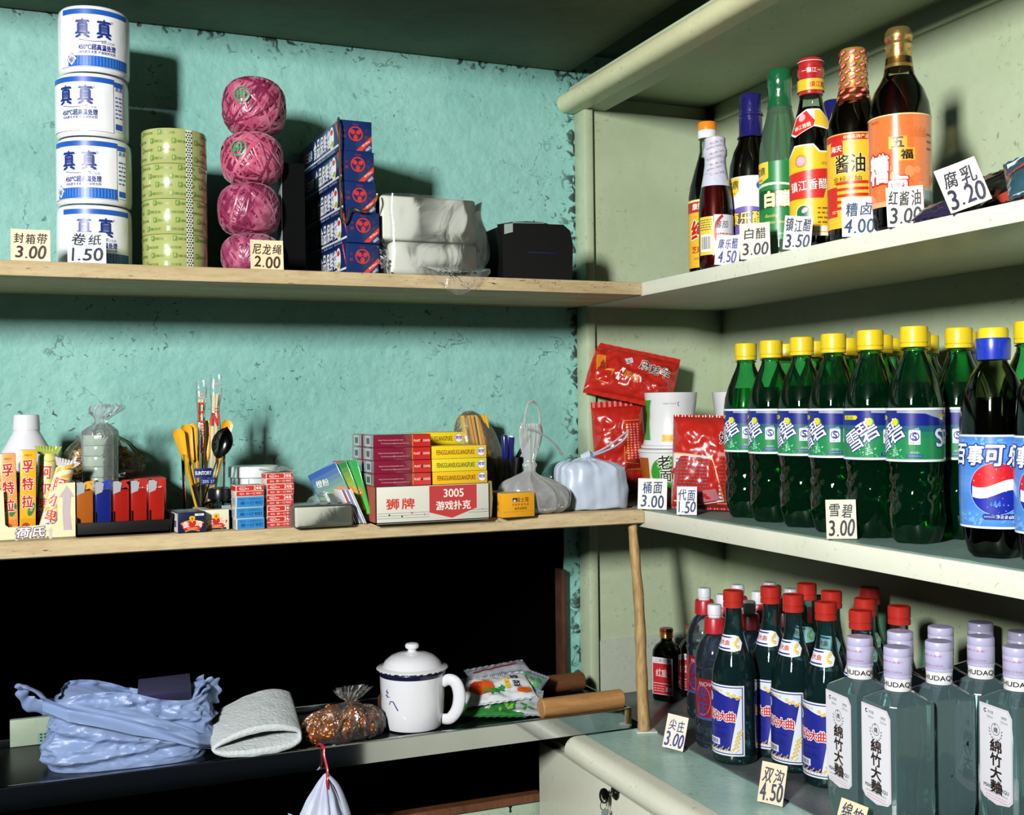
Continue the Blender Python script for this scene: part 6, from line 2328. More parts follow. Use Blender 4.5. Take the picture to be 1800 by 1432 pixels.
def make_cola(loc, label, rz):
    root = thing('cola_bottle', label, 'bottle', loc, rz, 'cola bottles')
    lathe_part(root, 'bottle_wall', PP, shell('b8c89a', '20301a', ior=1.5), 48, rm=lambda a, z: petal(a, z) if z < .036 else 1, top=False)
    lathe_part(root, 'cola', [(0, .006)] + [(r - .0012, z + (.0015 if z < .005 else 0)) for r, z in PP[:11]] + [(.0302, .1650), (0, .1650)], COLA, 48, rm=lambda a, z: petal(a, z) if z < .036 else 1)
    lathe_part(root, 'cap', [(.0150, .220), (.0150, .2345), (.0138, .2368), (0, .2372)], mat('d8c420', rough=.35), 60, rm=lambda a, z: 1 + (.008 * math.sin(36 * a) if z < .235 else 0))
    m = MB()
    m.lathe([(.0150, .2035), (.0166, .2040), (.0172, .212), (.0174, .2245), (.0168, .2262), (.0152, .2264)], mat('1a34a8', rough=.3, coat=.4), 40)
    m.build('cap_sleeve', root)
    m = MB()
    pr = prof_r([(.0338, .031), (.0348, .055), (.0348, .105), (.0340, .127)])
    D = Dec(m, lambda u, v, q: (lambda rr: V((rr * math.cos(-PI / 2 + u / .0346), rr * math.sin(-PI / 2 + u / .0346), v)))(pr(v) + q), du=.004, base=.0001, step=.00009)
    c = PI * .0346 - .0005
    for i in range(16):
        a_, b_ = .0313 + .0956 * i / 16, .0313 + .0956 * (i + 1) / 16
        k = .5 + .5 * math.sin(i * 1.1)
        D.put(rect(-c, a_, c, b_), mat((.055 + .03 * k, .21 + .06 * k, .62 + .08 * k), rough=.28, coat=.4), 0)
    D.put(rect(-c, .0313, c, .0335), 'dfe6f0', 1).put(rect(-c, .1248, c, .1268), 'dfe6f0', 1)
    rnd = random.Random(1)
    for i in range(60):
        D.put(ell(rnd.uniform(-.05, .05), rnd.choice((rnd.uniform(.036, .046), rnd.uniform(.113, .123))), rnd.uniform(.001, .004), rnd.uniform(.0006, .0018), 8, rnd.uniform(0, 3)), '6fa8e0', 1)
    gx, gz, gr = .001, .0720, .0262
    D.put(ell(gx, gz, gr + .0008, n=36), '8fb4e8', 2)
    pts = [(gx + gr * math.cos(2 * PI * i / 48), gz + gr * math.sin(2 * PI * i / 48)) for i in range(48)]
    wave = lambda x, o: gz + o + .0045 * math.sin((x - gx) / gr * 2.6)
    xs = [gx - gr + 2 * gr * i / 24 for i in range(25)]
    D.put(ell(gx, gz, gr, n=40), '16269a', 3)
    cap_ = lambda x: math.sqrt(max(0, gr * gr - (x - gx) ** 2))
    D.put(many(*[poly((xs[i], max(wave(xs[i], .0055), gz - cap_(xs[i]))), (xs[i + 1], max(wave(xs[i + 1], .0055), gz - cap_(xs[i + 1]))), (xs[i + 1], max(gz + cap_(xs[i + 1]), wave(xs[i + 1], .0055))), (xs[i], max(gz + cap_(xs[i]), wave(xs[i], .0055)))) for i in range(1, 23)]), 'c81a24', 4)
    D.put(many(*[poly((xs[i], max(wave(xs[i], -.0055), gz - cap_(xs[i]))), (xs[i + 1], max(wave(xs[i + 1], -.0055), gz - cap_(xs[i + 1]))), (xs[i + 1], min(wave(xs[i + 1], .0055), gz + cap_(xs[i + 1]))), (xs[i], min(wave(xs[i], .0055), gz + cap_(xs[i])))) for i in range(1, 23)]), 'e9ecf2', 5)
    for i in range(26):
        a_, q = rnd.uniform(0, 6.28), gr * math.sqrt(rnd.uniform(0, .85))
        D.put(ell(gx + q * math.cos(a_), gz + q * math.sin(a_), rnd.uniform(.0003, .0008), None, 6), 'a8b4e0' if math.sin(a_) < 0 else 'f0a8a8', 6)
    for i, ch in enumerate('百事可乐'):
        D.outlined(ch, -.0390 + i * .0196, .1065 - .0004 * i, .0205, 'eef1f6', '14247e', 7, .0175, .0, .035, .06, .12)
    D.put(rect(-.010, .0405, .030, .0465), '14247e', 2).put(ell(-.010, .0435, .003, n=12), '14247e', 2)
    D.put(text('600毫升', .020, .0435, .0046, .015, 0, .02, .15), 'e8ecf4', 3).put(text('净含量', .006, .0435, .0036, None, 0, 0, .15), 'e8ecf4', 3).put(text('百事可乐饮料', -.006, .0435, .0020, .011), 'c8d4ec', 3)
    m.build('label', root)
    return root


c1 = make_cola((.913, .8936, ZML), 'dark cola bottle with blue label and blue cap sleeve, whole in view', 0)
c1.rotation_euler = (0, 0, camdir((.913, .8936)) + PI / 2 + .02)
copy_thing(c1, (.914, .8220, ZML), camdir((.914, .822)) + PI / 2 - .25, 'second dark cola bottle, cut off by the edge of the frame')

# ---- instant noodles
RED = mat('b3231a', rough=.25, coat=.6, bump=.06, bscale=25)
RED2 = 'c02a1c'
q = W(1092, 905, Z=ZM)
# tall red bag at the back
p = V((W(1094, 880, Y=1.70).x, 1.708, ZML))
m = MB()
w_, h_, d_ = .088, .150, .044
pillow(m, w_, h_, d_, RED, 11, .004, 50, 60, 3.0, crimp=.009)
D = Dec(m, lambda u, v, qq, f=pillow_fn(w_, h_, d_, 11, .004, 3.0): f(u / w_ + .5, v / h_ + .5, -1, qq + .0006), du=.004)
D.put(many(*[line(a_, b_, .0011) for a_, b_ in (((.008, .050), (.036, .050)), ((.008, .050), (.006, -.020)), ((.006, -.020), (.030, -.024)))]), 'e0902c', 0)
for i in range(4):
    scatter_lines(D, .011 + i * .006, .0145 + i * .006, -.016, .045, 14, 'e88a7a' if i else 'e0a040', 1, i, .6)
D.put(poly((.010, -.034), (.038, -.034), (.038, -.076), (.008, -.076)), '7a3c12', 0).put(many(*[line(a_, b_, .0012) for a_, b_ in (((.008, -.033), (.034, -.033)), ((.008, -.033), (.006, -.074)))]), 'e0902c', 1)
o = m.build('noodle_bag', loc=(p.x, p.y, p.z + h_ / 2 + .010), rz=-.35)
o.rotation_euler = (Matrix.Rotation(-.38, 3, 'Z') @ Matrix.Rotation(-.03, 3, 'X') @ Matrix.Rotation(-.05, 3, 'Y')).to_euler()
tag(o, 'tall upright red noodle bag with jagged crimped edge beside the cream panel', 'noodles', 'red noodle bags')
# crumpled one lying on top, leaning back
m = MB()
w_, h_, d_ = .150, .082, .040
pillow(m, w_, h_, d_, RED, 21, .006, 60, 40, 2.6, crimp=.007)
D = Dec(m, lambda u, v, qq, f=pillow_fn(w_, h_, d_, 21, .006, 2.6): f(u / w_ + .5, v / h_ + .5, -1, qq + .0008), du=.003)
D.put(poly((-.066, .020), (-.050, .022), (-.046, -.004), (-.030, -.002), (-.036, -.030), (-.058, -.026)), 'cf7a22', 0)
D.put(text('面', -.052, .004, .018), '8a3010', 1)
D.put(poly((-.026, -.018), (-.018, .004), (-.012, .003), (-.020, -.020)), 'e0dcd8', 1)
D.put(poly((-.018, .022), (-.006, .028), (-.002, .018), (-.012, .012)), 'c8c4cc', 1).put(text('王', -.010, .020, .008), '3a2a30', 2)
D.put(text('香辣', .0, -.010, .014, rot=-.3), 'cf8a2c', 1)
D.outlined('麻辣牛', .036, .012, .018, '1a0c0a', 'd8c8c0', 1, .052, -.18, .02, .05)
o = m.build('noodle_bag')
mx = Matrix.Rotation(-.42, 3, 'Z') @ Matrix.Rotation(-.38, 3, 'X') @ Matrix.Rotation(.24, 3, 'Y')
o.rotation_euler = mx.to_euler()
pp = W(1125, 672, Y=1.672)
o.location = (pp.x, 1.700, pp.z + .012)
tag(o, 'crumpled red noodle bag lying on top of the upright one', 'noodles', 'red noodle bags')
# cups
CUPM = mat('d6d8d8', rough=.3, coat=.3)


def noodle_cup(loc, label, inverted):
    root = thing('noodle_cup', label, 'noodles', loc, 0, 'paper noodle cups')
    pr = [(.028, 0), (.0340, .0005), (.0375, .020), (.0415, .052), (.0440, .0725), (.0455, .0735), (.0455, .0765), (.0435, .0775)]
    if inverted:
        pr = [(r, .0775 - z) for r, z in reversed(pr)]
        pr = [(.0435, 0), (.0455, .001), (.0455, .004), (.0425, .0055), (.0375, .024), (.0355, .045), (.0385, .064), (.0400, .0770), (.039, .0775)]
    m = MB()
    m.lathe(pr, CUPM, 56)
    m.build('cup', root)
    m = MB()
    f = prof_r([q for q in pr if q[1] >= 0])
    D = Dec(m, lambda u, v, qq: (lambda rr: V((rr * math.cos(-PI / 2 + u / .040), rr * math.sin(-PI / 2 + u / .040), v)))(f(v) + qq), du=.004, base=.0003)
    if inverted:
        strips = 16
        D.put(many(*[poly((-.062, .012 + .055 * i / strips), (-.036 - .009 * math.sin(i / strips * PI), .012 + .055 * i / strips), (-.036 - .009 * math.sin((i + 1) / strips * PI), .012 + .055 * (i + 1) / strips), (-.062, .012 + .055 * (i + 1) / strips)) for i in range(strips)]), '2f8f2c', 0)
        D.put(many(*[poly((-.036 - .009 * math.sin(i / strips * PI), .012 + .055 * i / strips), (-.0345 - .009 * math.sin(i / strips * PI), .012 + .055 * i / strips), (-.0345 - .009 * math.sin((i + 1) / strips * PI), .012 + .055 * (i + 1) / strips), (-.036 - .009 * math.sin((i + 1) / strips * PI), .012 + .055 * (i + 1) / strips)) for i in range(strips)]), 'c8cc8c', 1)
        D.put(rect(-.016, .010, .009, .020), 'e6b41c', 0).put(line((-.016, .017), (.009, .0165), .0006), 'b07a10', 1).put(text('注意调味包', -.0035, .0135, .0040, .021), 'b07a10', 1)
        D.put(many(*[rect(.010, .026 + i * .0028, .020 - .001 * (i % 3), .0270 + i * .0028) for i in range(8)]), '5a6480', 0)
        D.put(text('方便面生产标准', -.006, .062, .0022, .018), '9aa0a8', 0).put(ell(.005, .0625, .0008, n=8), 'c83a2c', 0).put(ring(.011, .0615, .002, .003, 12, 1.6, 4.7), '3a5ab0', 0)
    else:
        D.put(ell(.0, .046, .0265, .0225, 32), '2f8f2c', 0).put(ring(.0, .046, .0262, .0285, 40, 3.0, 5.4, .86), 'c8cc8c', 1)
        D.outlined('老', -.006, .060, .0190, '14100c', 'e8ecd8', 2, .018, .1, .02, .05)
        D.outlined('好', .008, .050, .0125, '14100c', 'e8ecd8', 2, .012, .0, .02, .05)
        D.outlined('面', -.004, .041, .0145, '14100c', 'e8ecd8', 2, .016, .0, .02, .05)
        D.put(rect(.0185, .050, .0235, .0705), '9a2a6a', 1).put(text('好', .021, .066, .004), 'e8d8e4', 2).put(text('面', .021, .060, .004), 'e8d8e4', 2).put(text('馆', .021, .054, .004), 'e8d8e4', 2)
        D.put(rect(-.060, .012, -.030, .066), 'a8521c', 0)
        D.put(ell(.022, .020, .016, .012, 20), '6a2a10', 1)
    m.build('printed_sleeve', root)
    return root


CS = (1.08, 1.08, 1.17)
cx_, cy_ = .936, 1.598
r0 = noodle_cup((cx_, cy_, ZML), 'paper noodle cup with green oval emblem, standing under the upturned one', False)
r0.rotation_euler = (0, 0, camdir((cx_, cy_)) + PI / 2)
r1 = noodle_cup((cx_ + .008, cy_ + .004, ZML + .0778 * 1.17), 'white paper noodle cup standing upside down on the other cup', True)
r1.rotation_euler = (0, 0, camdir((cx_, cy_)) + PI / 2 + .05)
r2 = copy_thing(r1, (1.048, 1.562, ZML), camdir((1.0, 1.5)) + PI / 2 - .4, 'plain paper noodle cup mostly hidden behind the white-fronted noodle bag')
r3 = copy_thing(r1, (1.048, 1.562, ZML + .0778 * 1.17), .9, 'upper paper noodle cup of the rear pair, its side glossy')
for q in (r0, r1, r2, r3):
    q.scale = CS
# front noodle bag
m = MB()
w_, h_, d_ = .098, .136, .060
pillow(m, w_, h_, d_, RED, 31, .0034, 56, 60, 4.0, crimp=.002)
D = Dec(m, lambda u, v, qq, f=pillow_fn(w_, h_, d_, 31, .0034, 4.0): f(u / w_ + .5, v / h_ + .5, -1, qq + .0007), du=.003)
D.put(poly((-.047, .012), (.012, .006), (.020, -.020), (.026, -.050), (.030, -.058), (-.006, -.064), (-.044, -.060)), 'd9cfd0', 0)
D.put(many(*[line(a_, b_, .0012) for a_, b_ in (((.012, .006), (.020, -.020)), ((.020, -.020), (.030, -.058)), ((-.047, .013), (.012, .0065)))]), 'e0b060', 1)
scatter_lines(D, -.042, .008, -.040, .006, 9, '6a6470', 1, 4, .3)
D.put(poly((-.010, -.044), (.018, -.040), (.024, -.056), (-.004, -.061)), 'b06a74', 1)
D.put(rect(.020, -.062, .038, .014), 'd98a7c', 1)
scatter_lines(D, .022, .036, -.058, .010, 12, 'a04a40', 2, 6, .4)
D.outlined('好', .030, .036, .017, '16100e', 'e0c8c0', 1, .016, .1, .02, .05)
o = m.build('noodle_bag')
pp = W(1236, 903, Z=ZML)
o.rotation_euler = (Matrix.Rotation(-.62, 3, 'Z') @ Matrix.Rotation(-.09, 3, 'X') @ Matrix.Rotation(.03, 3, 'Y')).to_euler()
o.location = (pp.x + .022, pp.y + .028, ZML + h_ / 2 + .0065)
tag(o, 'red noodle bag with pale printed panel standing before the cups, next to the soda bottles', 'noodles', 'red noodle bags')
card.level = 'M'
card(1146, 894, .0475, .0475, (('桶面', .70, .34, .66, .0), ('3.00', .27, .36, .74, .004)), 'large white price card reading 3.00 before the noodle cups', {'X': .8635}, 'e9e6dc', '1c3a66', yaw=-.88, tilt=-.0, seed=11, zoff=.0015)
card(1207, 903, .0295, .0410, (('代面', .70, .36, .84, .0), ('1.50', .27, .36, .86, .01)), 'small white price card reading 1.50 before the front noodle bag', {'X': .8640}, 'e6e6e0', '1a2c66', yaw=-.75, tilt=-.0, seed=12, zoff=.0015)
card(1480, 955, .0345, .0460, (('雪碧', .72, .30, .72, .0), ('3.00', .28, .38, .80, .006)), 'cream price card reading 3.00 before the green soda bottles', {'X': .8680}, 'e4dcc0', '1c2430', yaw=-.62, tilt=-.02, seed=13, zoff=.0015)

# ------------------------------------------------------------------ counter: liquor, water
# blue-label liquor bottles
DQ = [(r * .955, z) for r, z in [(.004, .003), (.024, .0015), (.0300, .0004), (.0322, .004), (.0326, .012), (.0326, .112), (.0318, .124), (.0292, .136), (.0245, .149), (.0200, .161), (.0160, .174), (.0132, .187), (.0118, .200), (.0114, .214)]]
GDQ = shell('b6dcda', '3c7074', ior=1.5, glow_veil=.035, glow_veil_col='5fa8ac')
LDQ = liquid('dff2f2', ior=1.36)


def make_liquor(loc, label, rz):
    root = thing('liquor_bottle', label, 'bottle', loc, rz, 'blue-label liquor bottles')
    lathe_part(root, 'bottle_glass', DQ, GDQ, 44, top=False)
    lathe_part(root, 'liquor', inset(DQ, .1500, .0022, .006), LDQ, 44)
    lathe_part(root, 'cap', [(.0128, .2135), (.0142, .2140), (.0142, .2200), (.0134, .2206), (.0134, .2220), (.0142, .2228), (.0142, .2358), (.0130, .2372), (.0112, .2372), (.0108, .2366), (0, .2366)], mat('b02a20', rough=.3), 60, rm=lambda a, z: 1 + (.01 * math.sin(30 * a) if .2225 < z < .236 else 0))
    m = MB()
    D = Dec(m, cyl(.0314), du=.003, base=.0001, step=.00008)
    z0, z1, hw = .0130, .1100, .0325
    D.put(rect(-hw, z0, hw, z1), 'dfe3ea', 0)
    D.put(rect(-hw + .0020, z0 + .002, hw - .0020, z1 - .002), '1c2680', 1)
    D.put(rect(-hw + .0034, z0 + .0034, hw - .0034, z1 - .0034), 'd5dce8', 2)
    D.put(poly((-hw + .0034, z0 + .007), (.0125, z0 + .007), (.0265, z1 - .017), (.008, z1 - .015), (-.012, z1 - .008), (-hw + .0034, z1 - .0045)), '1a2288', 3)
    # scrolls, wheat
    Y = 'd8b830'
    rnd = random.Random(5)
    D.put(many(*[ring(.010 + i * .0042, z1 - .011 - .0026 * (i % 2) - i * .0012, .0009, .0024, 10) for i in range(5)] + [ring(-.020 + i * .005, z1 - .008, .0008, .0018, 8) for i in range(5)]), Y, 4)
    D.put(many(*[ell(.0195 + .0022 * (i % 3 - 1) + .0005 * i, z0 + .010 + i * .0018, .0021, .0013, 8, .8 if i % 3 == 0 else -.6) for i in range(15)]), Y, 4)
    D.put(many(*[line((-hw + .006 + i * .0046, z0 + .0045), (-hw + .013 + i * .0044, z0 + .0095 + .003 * (i % 2)), .0011) for i in range(11)]), Y, 5)
    D.put(ell(-.0225, z1 - .019, .0052, .0066, 16), '8fb0d8', 4).put(ring(-.0225, z1 - .019, .0038, .0052, 16, sy=1.25), 'e0e8f0', 5)
    for i, ch in enumerate('双沟大曲'):
        D.outlined(ch, -.0215 + i * .0118, z1 - .043, .0135, 'c42a22', 'eef0f4', 5, .0110, 0, .035, .06)
    D.put(text('Shuang Gou', -.004, z1 - .058, .0050, .026, 0, 0, .2), '0e1450', 4).put(text('Da Qu', -.002, z1 - .066, .0050, .014, 0, 0, .2), '0e1450', 4)
    scatter_lines(D, -.024, .008, z0 + .024, z0 + .030, 2, '0e1450', 4, 3)
    D.put(rect(-.024, z0 + .0135, -.003, z0 + .0225), 'd5dae4', 4)
    barcode(D, -.0135, z0 + .018, .018, .0075, 5, 'd5dae4')
    m.build('front_label', root)
    m = MB()
    f = prof_r(DQ[5:])
    D = Dec(m, lambda u, v, q: (lambda r: V(((r + q) * math.cos(-PI / 2 + .16 + u / .019), (r + q) * math.sin(-PI / 2 + .16 + u / .019), v)))(f(v)), du=.0025, base=.0004, step=.0001, dv=.003)
    cz = .1665
    sh = lambda k: poly((-.026 * k, cz + .0095 * k), (.010 * k, cz + .0105 * k), (.017 * k, cz + .0085 * k), (.0215 * k, cz), (.017 * k, cz - .0095 * k), (.008 * k, cz - .0115 * k), (-.026 * k, cz - .0095 * k))
    D.put(sh(1.0), 'e2e6ee', 0)
    D.put(many(rect(-.025, cz + .0062, .006, cz + .0082), rect(-.025, cz - .0088, .004, cz - .0068)), '1c2680', 1)
    D.put(many(*[ring(.0125 + .0028 * math.cos(i * 1.3), cz + .0052 - i * .0026, .0008, .0024, 10) for i in range(5)]), Y, 1)
    D.put(text('沟大曲', -.0095, cz, .0072, .023, 0, .03), 'b8261f', 1)
    m.build('neck_label', root)
    return root


DQL = [((.8917, 1.3484), 'blue-label liquor bottle standing foremost, right behind the double-grooved price card row', -.60),
       ((.9568, 1.352), 'blue-label liquor bottle second in the front line, partly behind the foremost one', -.60),
       ((.9457, 1.284), 'blue-label liquor bottle between the foremost one and the one beside the square bottles', -.64),
       ((.9477, 1.2165), 'blue-label liquor bottle beside the square clear bottles, its label half hidden', -.64),
       ((1.0205, 1.353), 'blue-label liquor bottle behind the second one, only its neck and cap showing', -.6),
       ((1.0095, 1.283), 'blue-label liquor bottle in the second row behind the third one', -.6),
       ((1.0110, 1.2150), 'blue-label liquor bottle in the second row behind the fourth one', -.3),
       ((.9480, 1.1485), 'blue-label liquor bottle whose cap rises just behind the first square bottle', -.45),
       ((1.0120, 1.1512), 'blue-label liquor bottle whose cap rises behind the second square bottle', -.6),
       ((1.0760, 1.2840), 'blue-label liquor bottle in the last row against the back wall, cap in shade', -.3)]
DQL[0] = (DQL[0][0], 'blue-label liquor bottle standing foremost, next to the clear water bottle', -.60)
b0 = None
for (x, y), lb, off in DQL:
    rz = camdir((x, y)) + PI / 2 + off
    if b0 is None:
        b0 = make_liquor((x, y, ZCS), lb, rz)
    else:
        copy_thing(b0, (x, y, ZCS), rz, lb)

# clear water bottles with red sport caps
WB = [(r * .97, z) for r, z in [(.004, .003), (.022, .0015), (.0275, .0005), (.0302, .004), (.0308, .012), (.0290, .016), (.0306, .020), (.0306, .036), (.0296, .040), (.0296, .104), (.0308, .108), (.0308, .112), (.0290, .115), (.0304, .119), (.0304, .124), (.0285, .137), (.0235, .150), (.0165, .159), (.0130, .1625), (.0128, .168)]]
PETC = shell('e6eef6', '9aaac0', ior=1.5, glow_veil=.05, glow_veil_col='8ea4c4')
WAT = liquid('f2f7fb')


def make_water(loc, label, rz):
    root = thing('water_bottle', label, 'bottle', loc, rz, 'clear spirit bottles with red and white sport caps')
    lathe_part(root, 'bottle_wall', WB, PETC, 40, top=False)
    lathe_part(root, 'contents', inset(WB, .128, .0014, .005), WAT, 40)
    lathe_part(root, 'cap', [(.0140, .1640), (.0158, .1645), (.0152, .1840), (.0140, .1865), (.0098, .1872)], mat('b02028', rough=.35, coat=.3), 48)
    lathe_part(root, 'drinking_spout', [(.0096, .1868), (.0096, .1905), (.0104, .1912), (.0104, .2030), (.0092, .2055), (0, .2060)], mat('d8dbe2', rough=.35), 32)
    m = MB()
    D = Dec(m, cyl(.0291), du=.003, base=.0001)
    D.put(rect(-.046, .046, .046, .101), mat('7e1620', rough=.3, coat=.4), 0)
    D.put(rect(-.046, .042, .046, .046), '3a4a8a', 0)
    D.put(text('ANCHANG', -.002, .094, .0055, .034, 0, .02), 'b8a0b0', 1)
    for i, ch in enumerate('尖庄'):
        D.put(text(ch, -.012, .080 - i * .021, .019, .016, 0, .03), '2a3a86', 1)
    D.put(many(*[line((.012, .085 - i * .008), (.022, .079 - i * .008), .0022) for i in range(4)]), 'b8b4c8', 1)
    D.put(ring(-.012, .070, .013, .0138, 20, sy=1.6), 'a06a78', 1)
    m.build('label', root)
    return root


NM = {1.555: 'back', 1.487: 'middle', 1.417: 'near'}
b1 = None
for (x, y), lb, off in [((.905, 1.4175), 'clear spirit bottle with sport cap, standing out before its rows near the prop stick', -.3),
                        ((.9725, 1.553), 'clear spirit bottle with sport cap, first of the back row beside the small green flasks', -.2),
                        ((1.038, 1.556), 'clear spirit bottle with sport cap, second of the back row', 0), ((1.099, 1.555), 'clear spirit bottle with sport cap, third of the back row against the wall', 0),
                        ((.9645, 1.4875), 'clear spirit bottle with sport cap, first of the middle row', -.2), ((1.028, 1.486), 'clear spirit bottle with sport cap, second of the middle row', 0), ((1.090, 1.486), 'clear spirit bottle with sport cap, third of the middle row', 0),
                        ((.966, 1.4200), 'clear spirit bottle with sport cap, second of the near row behind the foremost liquor bottle', 0), ((1.026, 1.416), 'clear spirit bottle with sport cap, third of the near row', 0), ((1.087, 1.415), 'clear spirit bottle with sport cap, last of the near row against the wall', 0)]:
    rz = camdir((x, y)) + PI / 2 + off
    if b1 is None:
        b1 = make_water((x, y, ZCS), lb, rz)
    else:
        copy_thing(b1, (x, y, ZCS), rz, lb)

# small green flasks


def flask_rings(mm, keys, mt, n=40, sq=3.2, cap=True):
    rows = []
    vs = []
    for hw, hd, z in keys:
        row = []
        for i in range(n):
            a = 2 * PI * i / n
            k = (abs(math.cos(a)) ** sq + abs(math.sin(a)) ** sq) ** (-1 / sq) if hw != hd else 1
            row.append(len(vs))
            vs.append(V((hw * k * math.cos(a), hd * k * math.sin(a), z)))
        rows.append(row)
    fs = [[a[i], a[(i + 1) % n], b[(i + 1) % n], b[i]] for a, b in zip(rows, rows[1:]) for i in range(n)]
    fs.append(rows[0][::-1])
    if cap:
        fs.append(rows[-1])
    mm.add(vs, fs, mt, True)


def make_flask(loc, label, rz):
    root = thing('flask_bottle', label, 'bottle', loc, rz, 'small flat green liquor flasks')
    K = [(.018, .012, .0015), (.0220, .0155, .0005), (.0235, .0165, .004), (.0235, .0165, .078), (.0225, .0158, .085), (.0170, .0135, .0935), (.0110, .0110, .0985), (.0098, .0098, .101), (.0098, .0098, .108)]
    m = MB()
    flask_rings(m, K, shell('5f8f66', '0c2412', ior=1.5), cap=False)
    m.build('bottle_glass', root)
    m = MB()
    flask_rings(m, [(a * .93, b * .92, max(z, .003)) for a, b, z in K[:5]] + [(.0150, .0118, .0925)], liquid('2c7a40', 1.36))
    m.build('liquor', root)
    lathe_part(root, 'cap', [(.0112, .1055), (.0116, .106), (.0110, .109), (.0116, .1095), (.0110, .112), (.0116, .1125), (.0112, .1155)], mat('b8923c', rough=.3, metal=.8), 32)
    lathe_part(root, 'cap_top', [(.0114, .1155), (.0116, .1160), (.0116, .1190), (.0104, .1212), (0, .1214)], mat('8a1a22', rough=.3), 32)
    m = MB()
    D = Dec(m, flat((0, -.0165, .042), (1, 0, 0), (0, 0, 1)), base=.0004)
    D.put(rect(-.0185, -.030, .0185, .032), 'd4ccd0', 0)
    D.put(rect(-.0175, -.029, .0175, .022), 'b4222a', 1)
    D.put(text('二 锅 头 酒', 0, .027, .0050, .028), '3a2a30', 1)
    D.put(text('红星', -.002, .006, .0120, .020, 0, .03), 'e0c4c0', 2)
    D.put(ring(0, .015, .005, .006, 14, 3.3, 6.1), 'e0c4c0', 2)
    D.put(rect(-.0165, -.012, .0165, -.0108), 'd4b4b4', 2)
    scatter_lines(D, -.016, .004, -.026, -.014, 3, 'd49a98', 2, 5)
    D.put(rect(.006, -.024, .0160, -.0165), 'b8b0b8', 2)
    m.build('front_label', root)
    return root


fb = W(1163, 1229, Z=ZCS)
f0 = make_flask((.9690, 1.668, ZCS), 'small flat green flask with red label, whole in view beside the prop stick', camdir((.969, 1.668)) + PI / 2 - .45)
copy_thing(f0, (1.0230, 1.672, ZCS), camdir((1.02, 1.67)) + PI / 2 - .45, 'small flat green flask partly behind the other one')

# square faceted bottles
GSQ = shell('d2e6e6', '6f9696', ior=1.5, glow_veil=.17, glow_veil_col='98c2c6')  # pale veil brightens the clear glass in place of transmitted light
LSQ = liquid('e6f2f2', ior=1.36)
LIL = mat('b7b4d4', rough=.3, coat=.3)


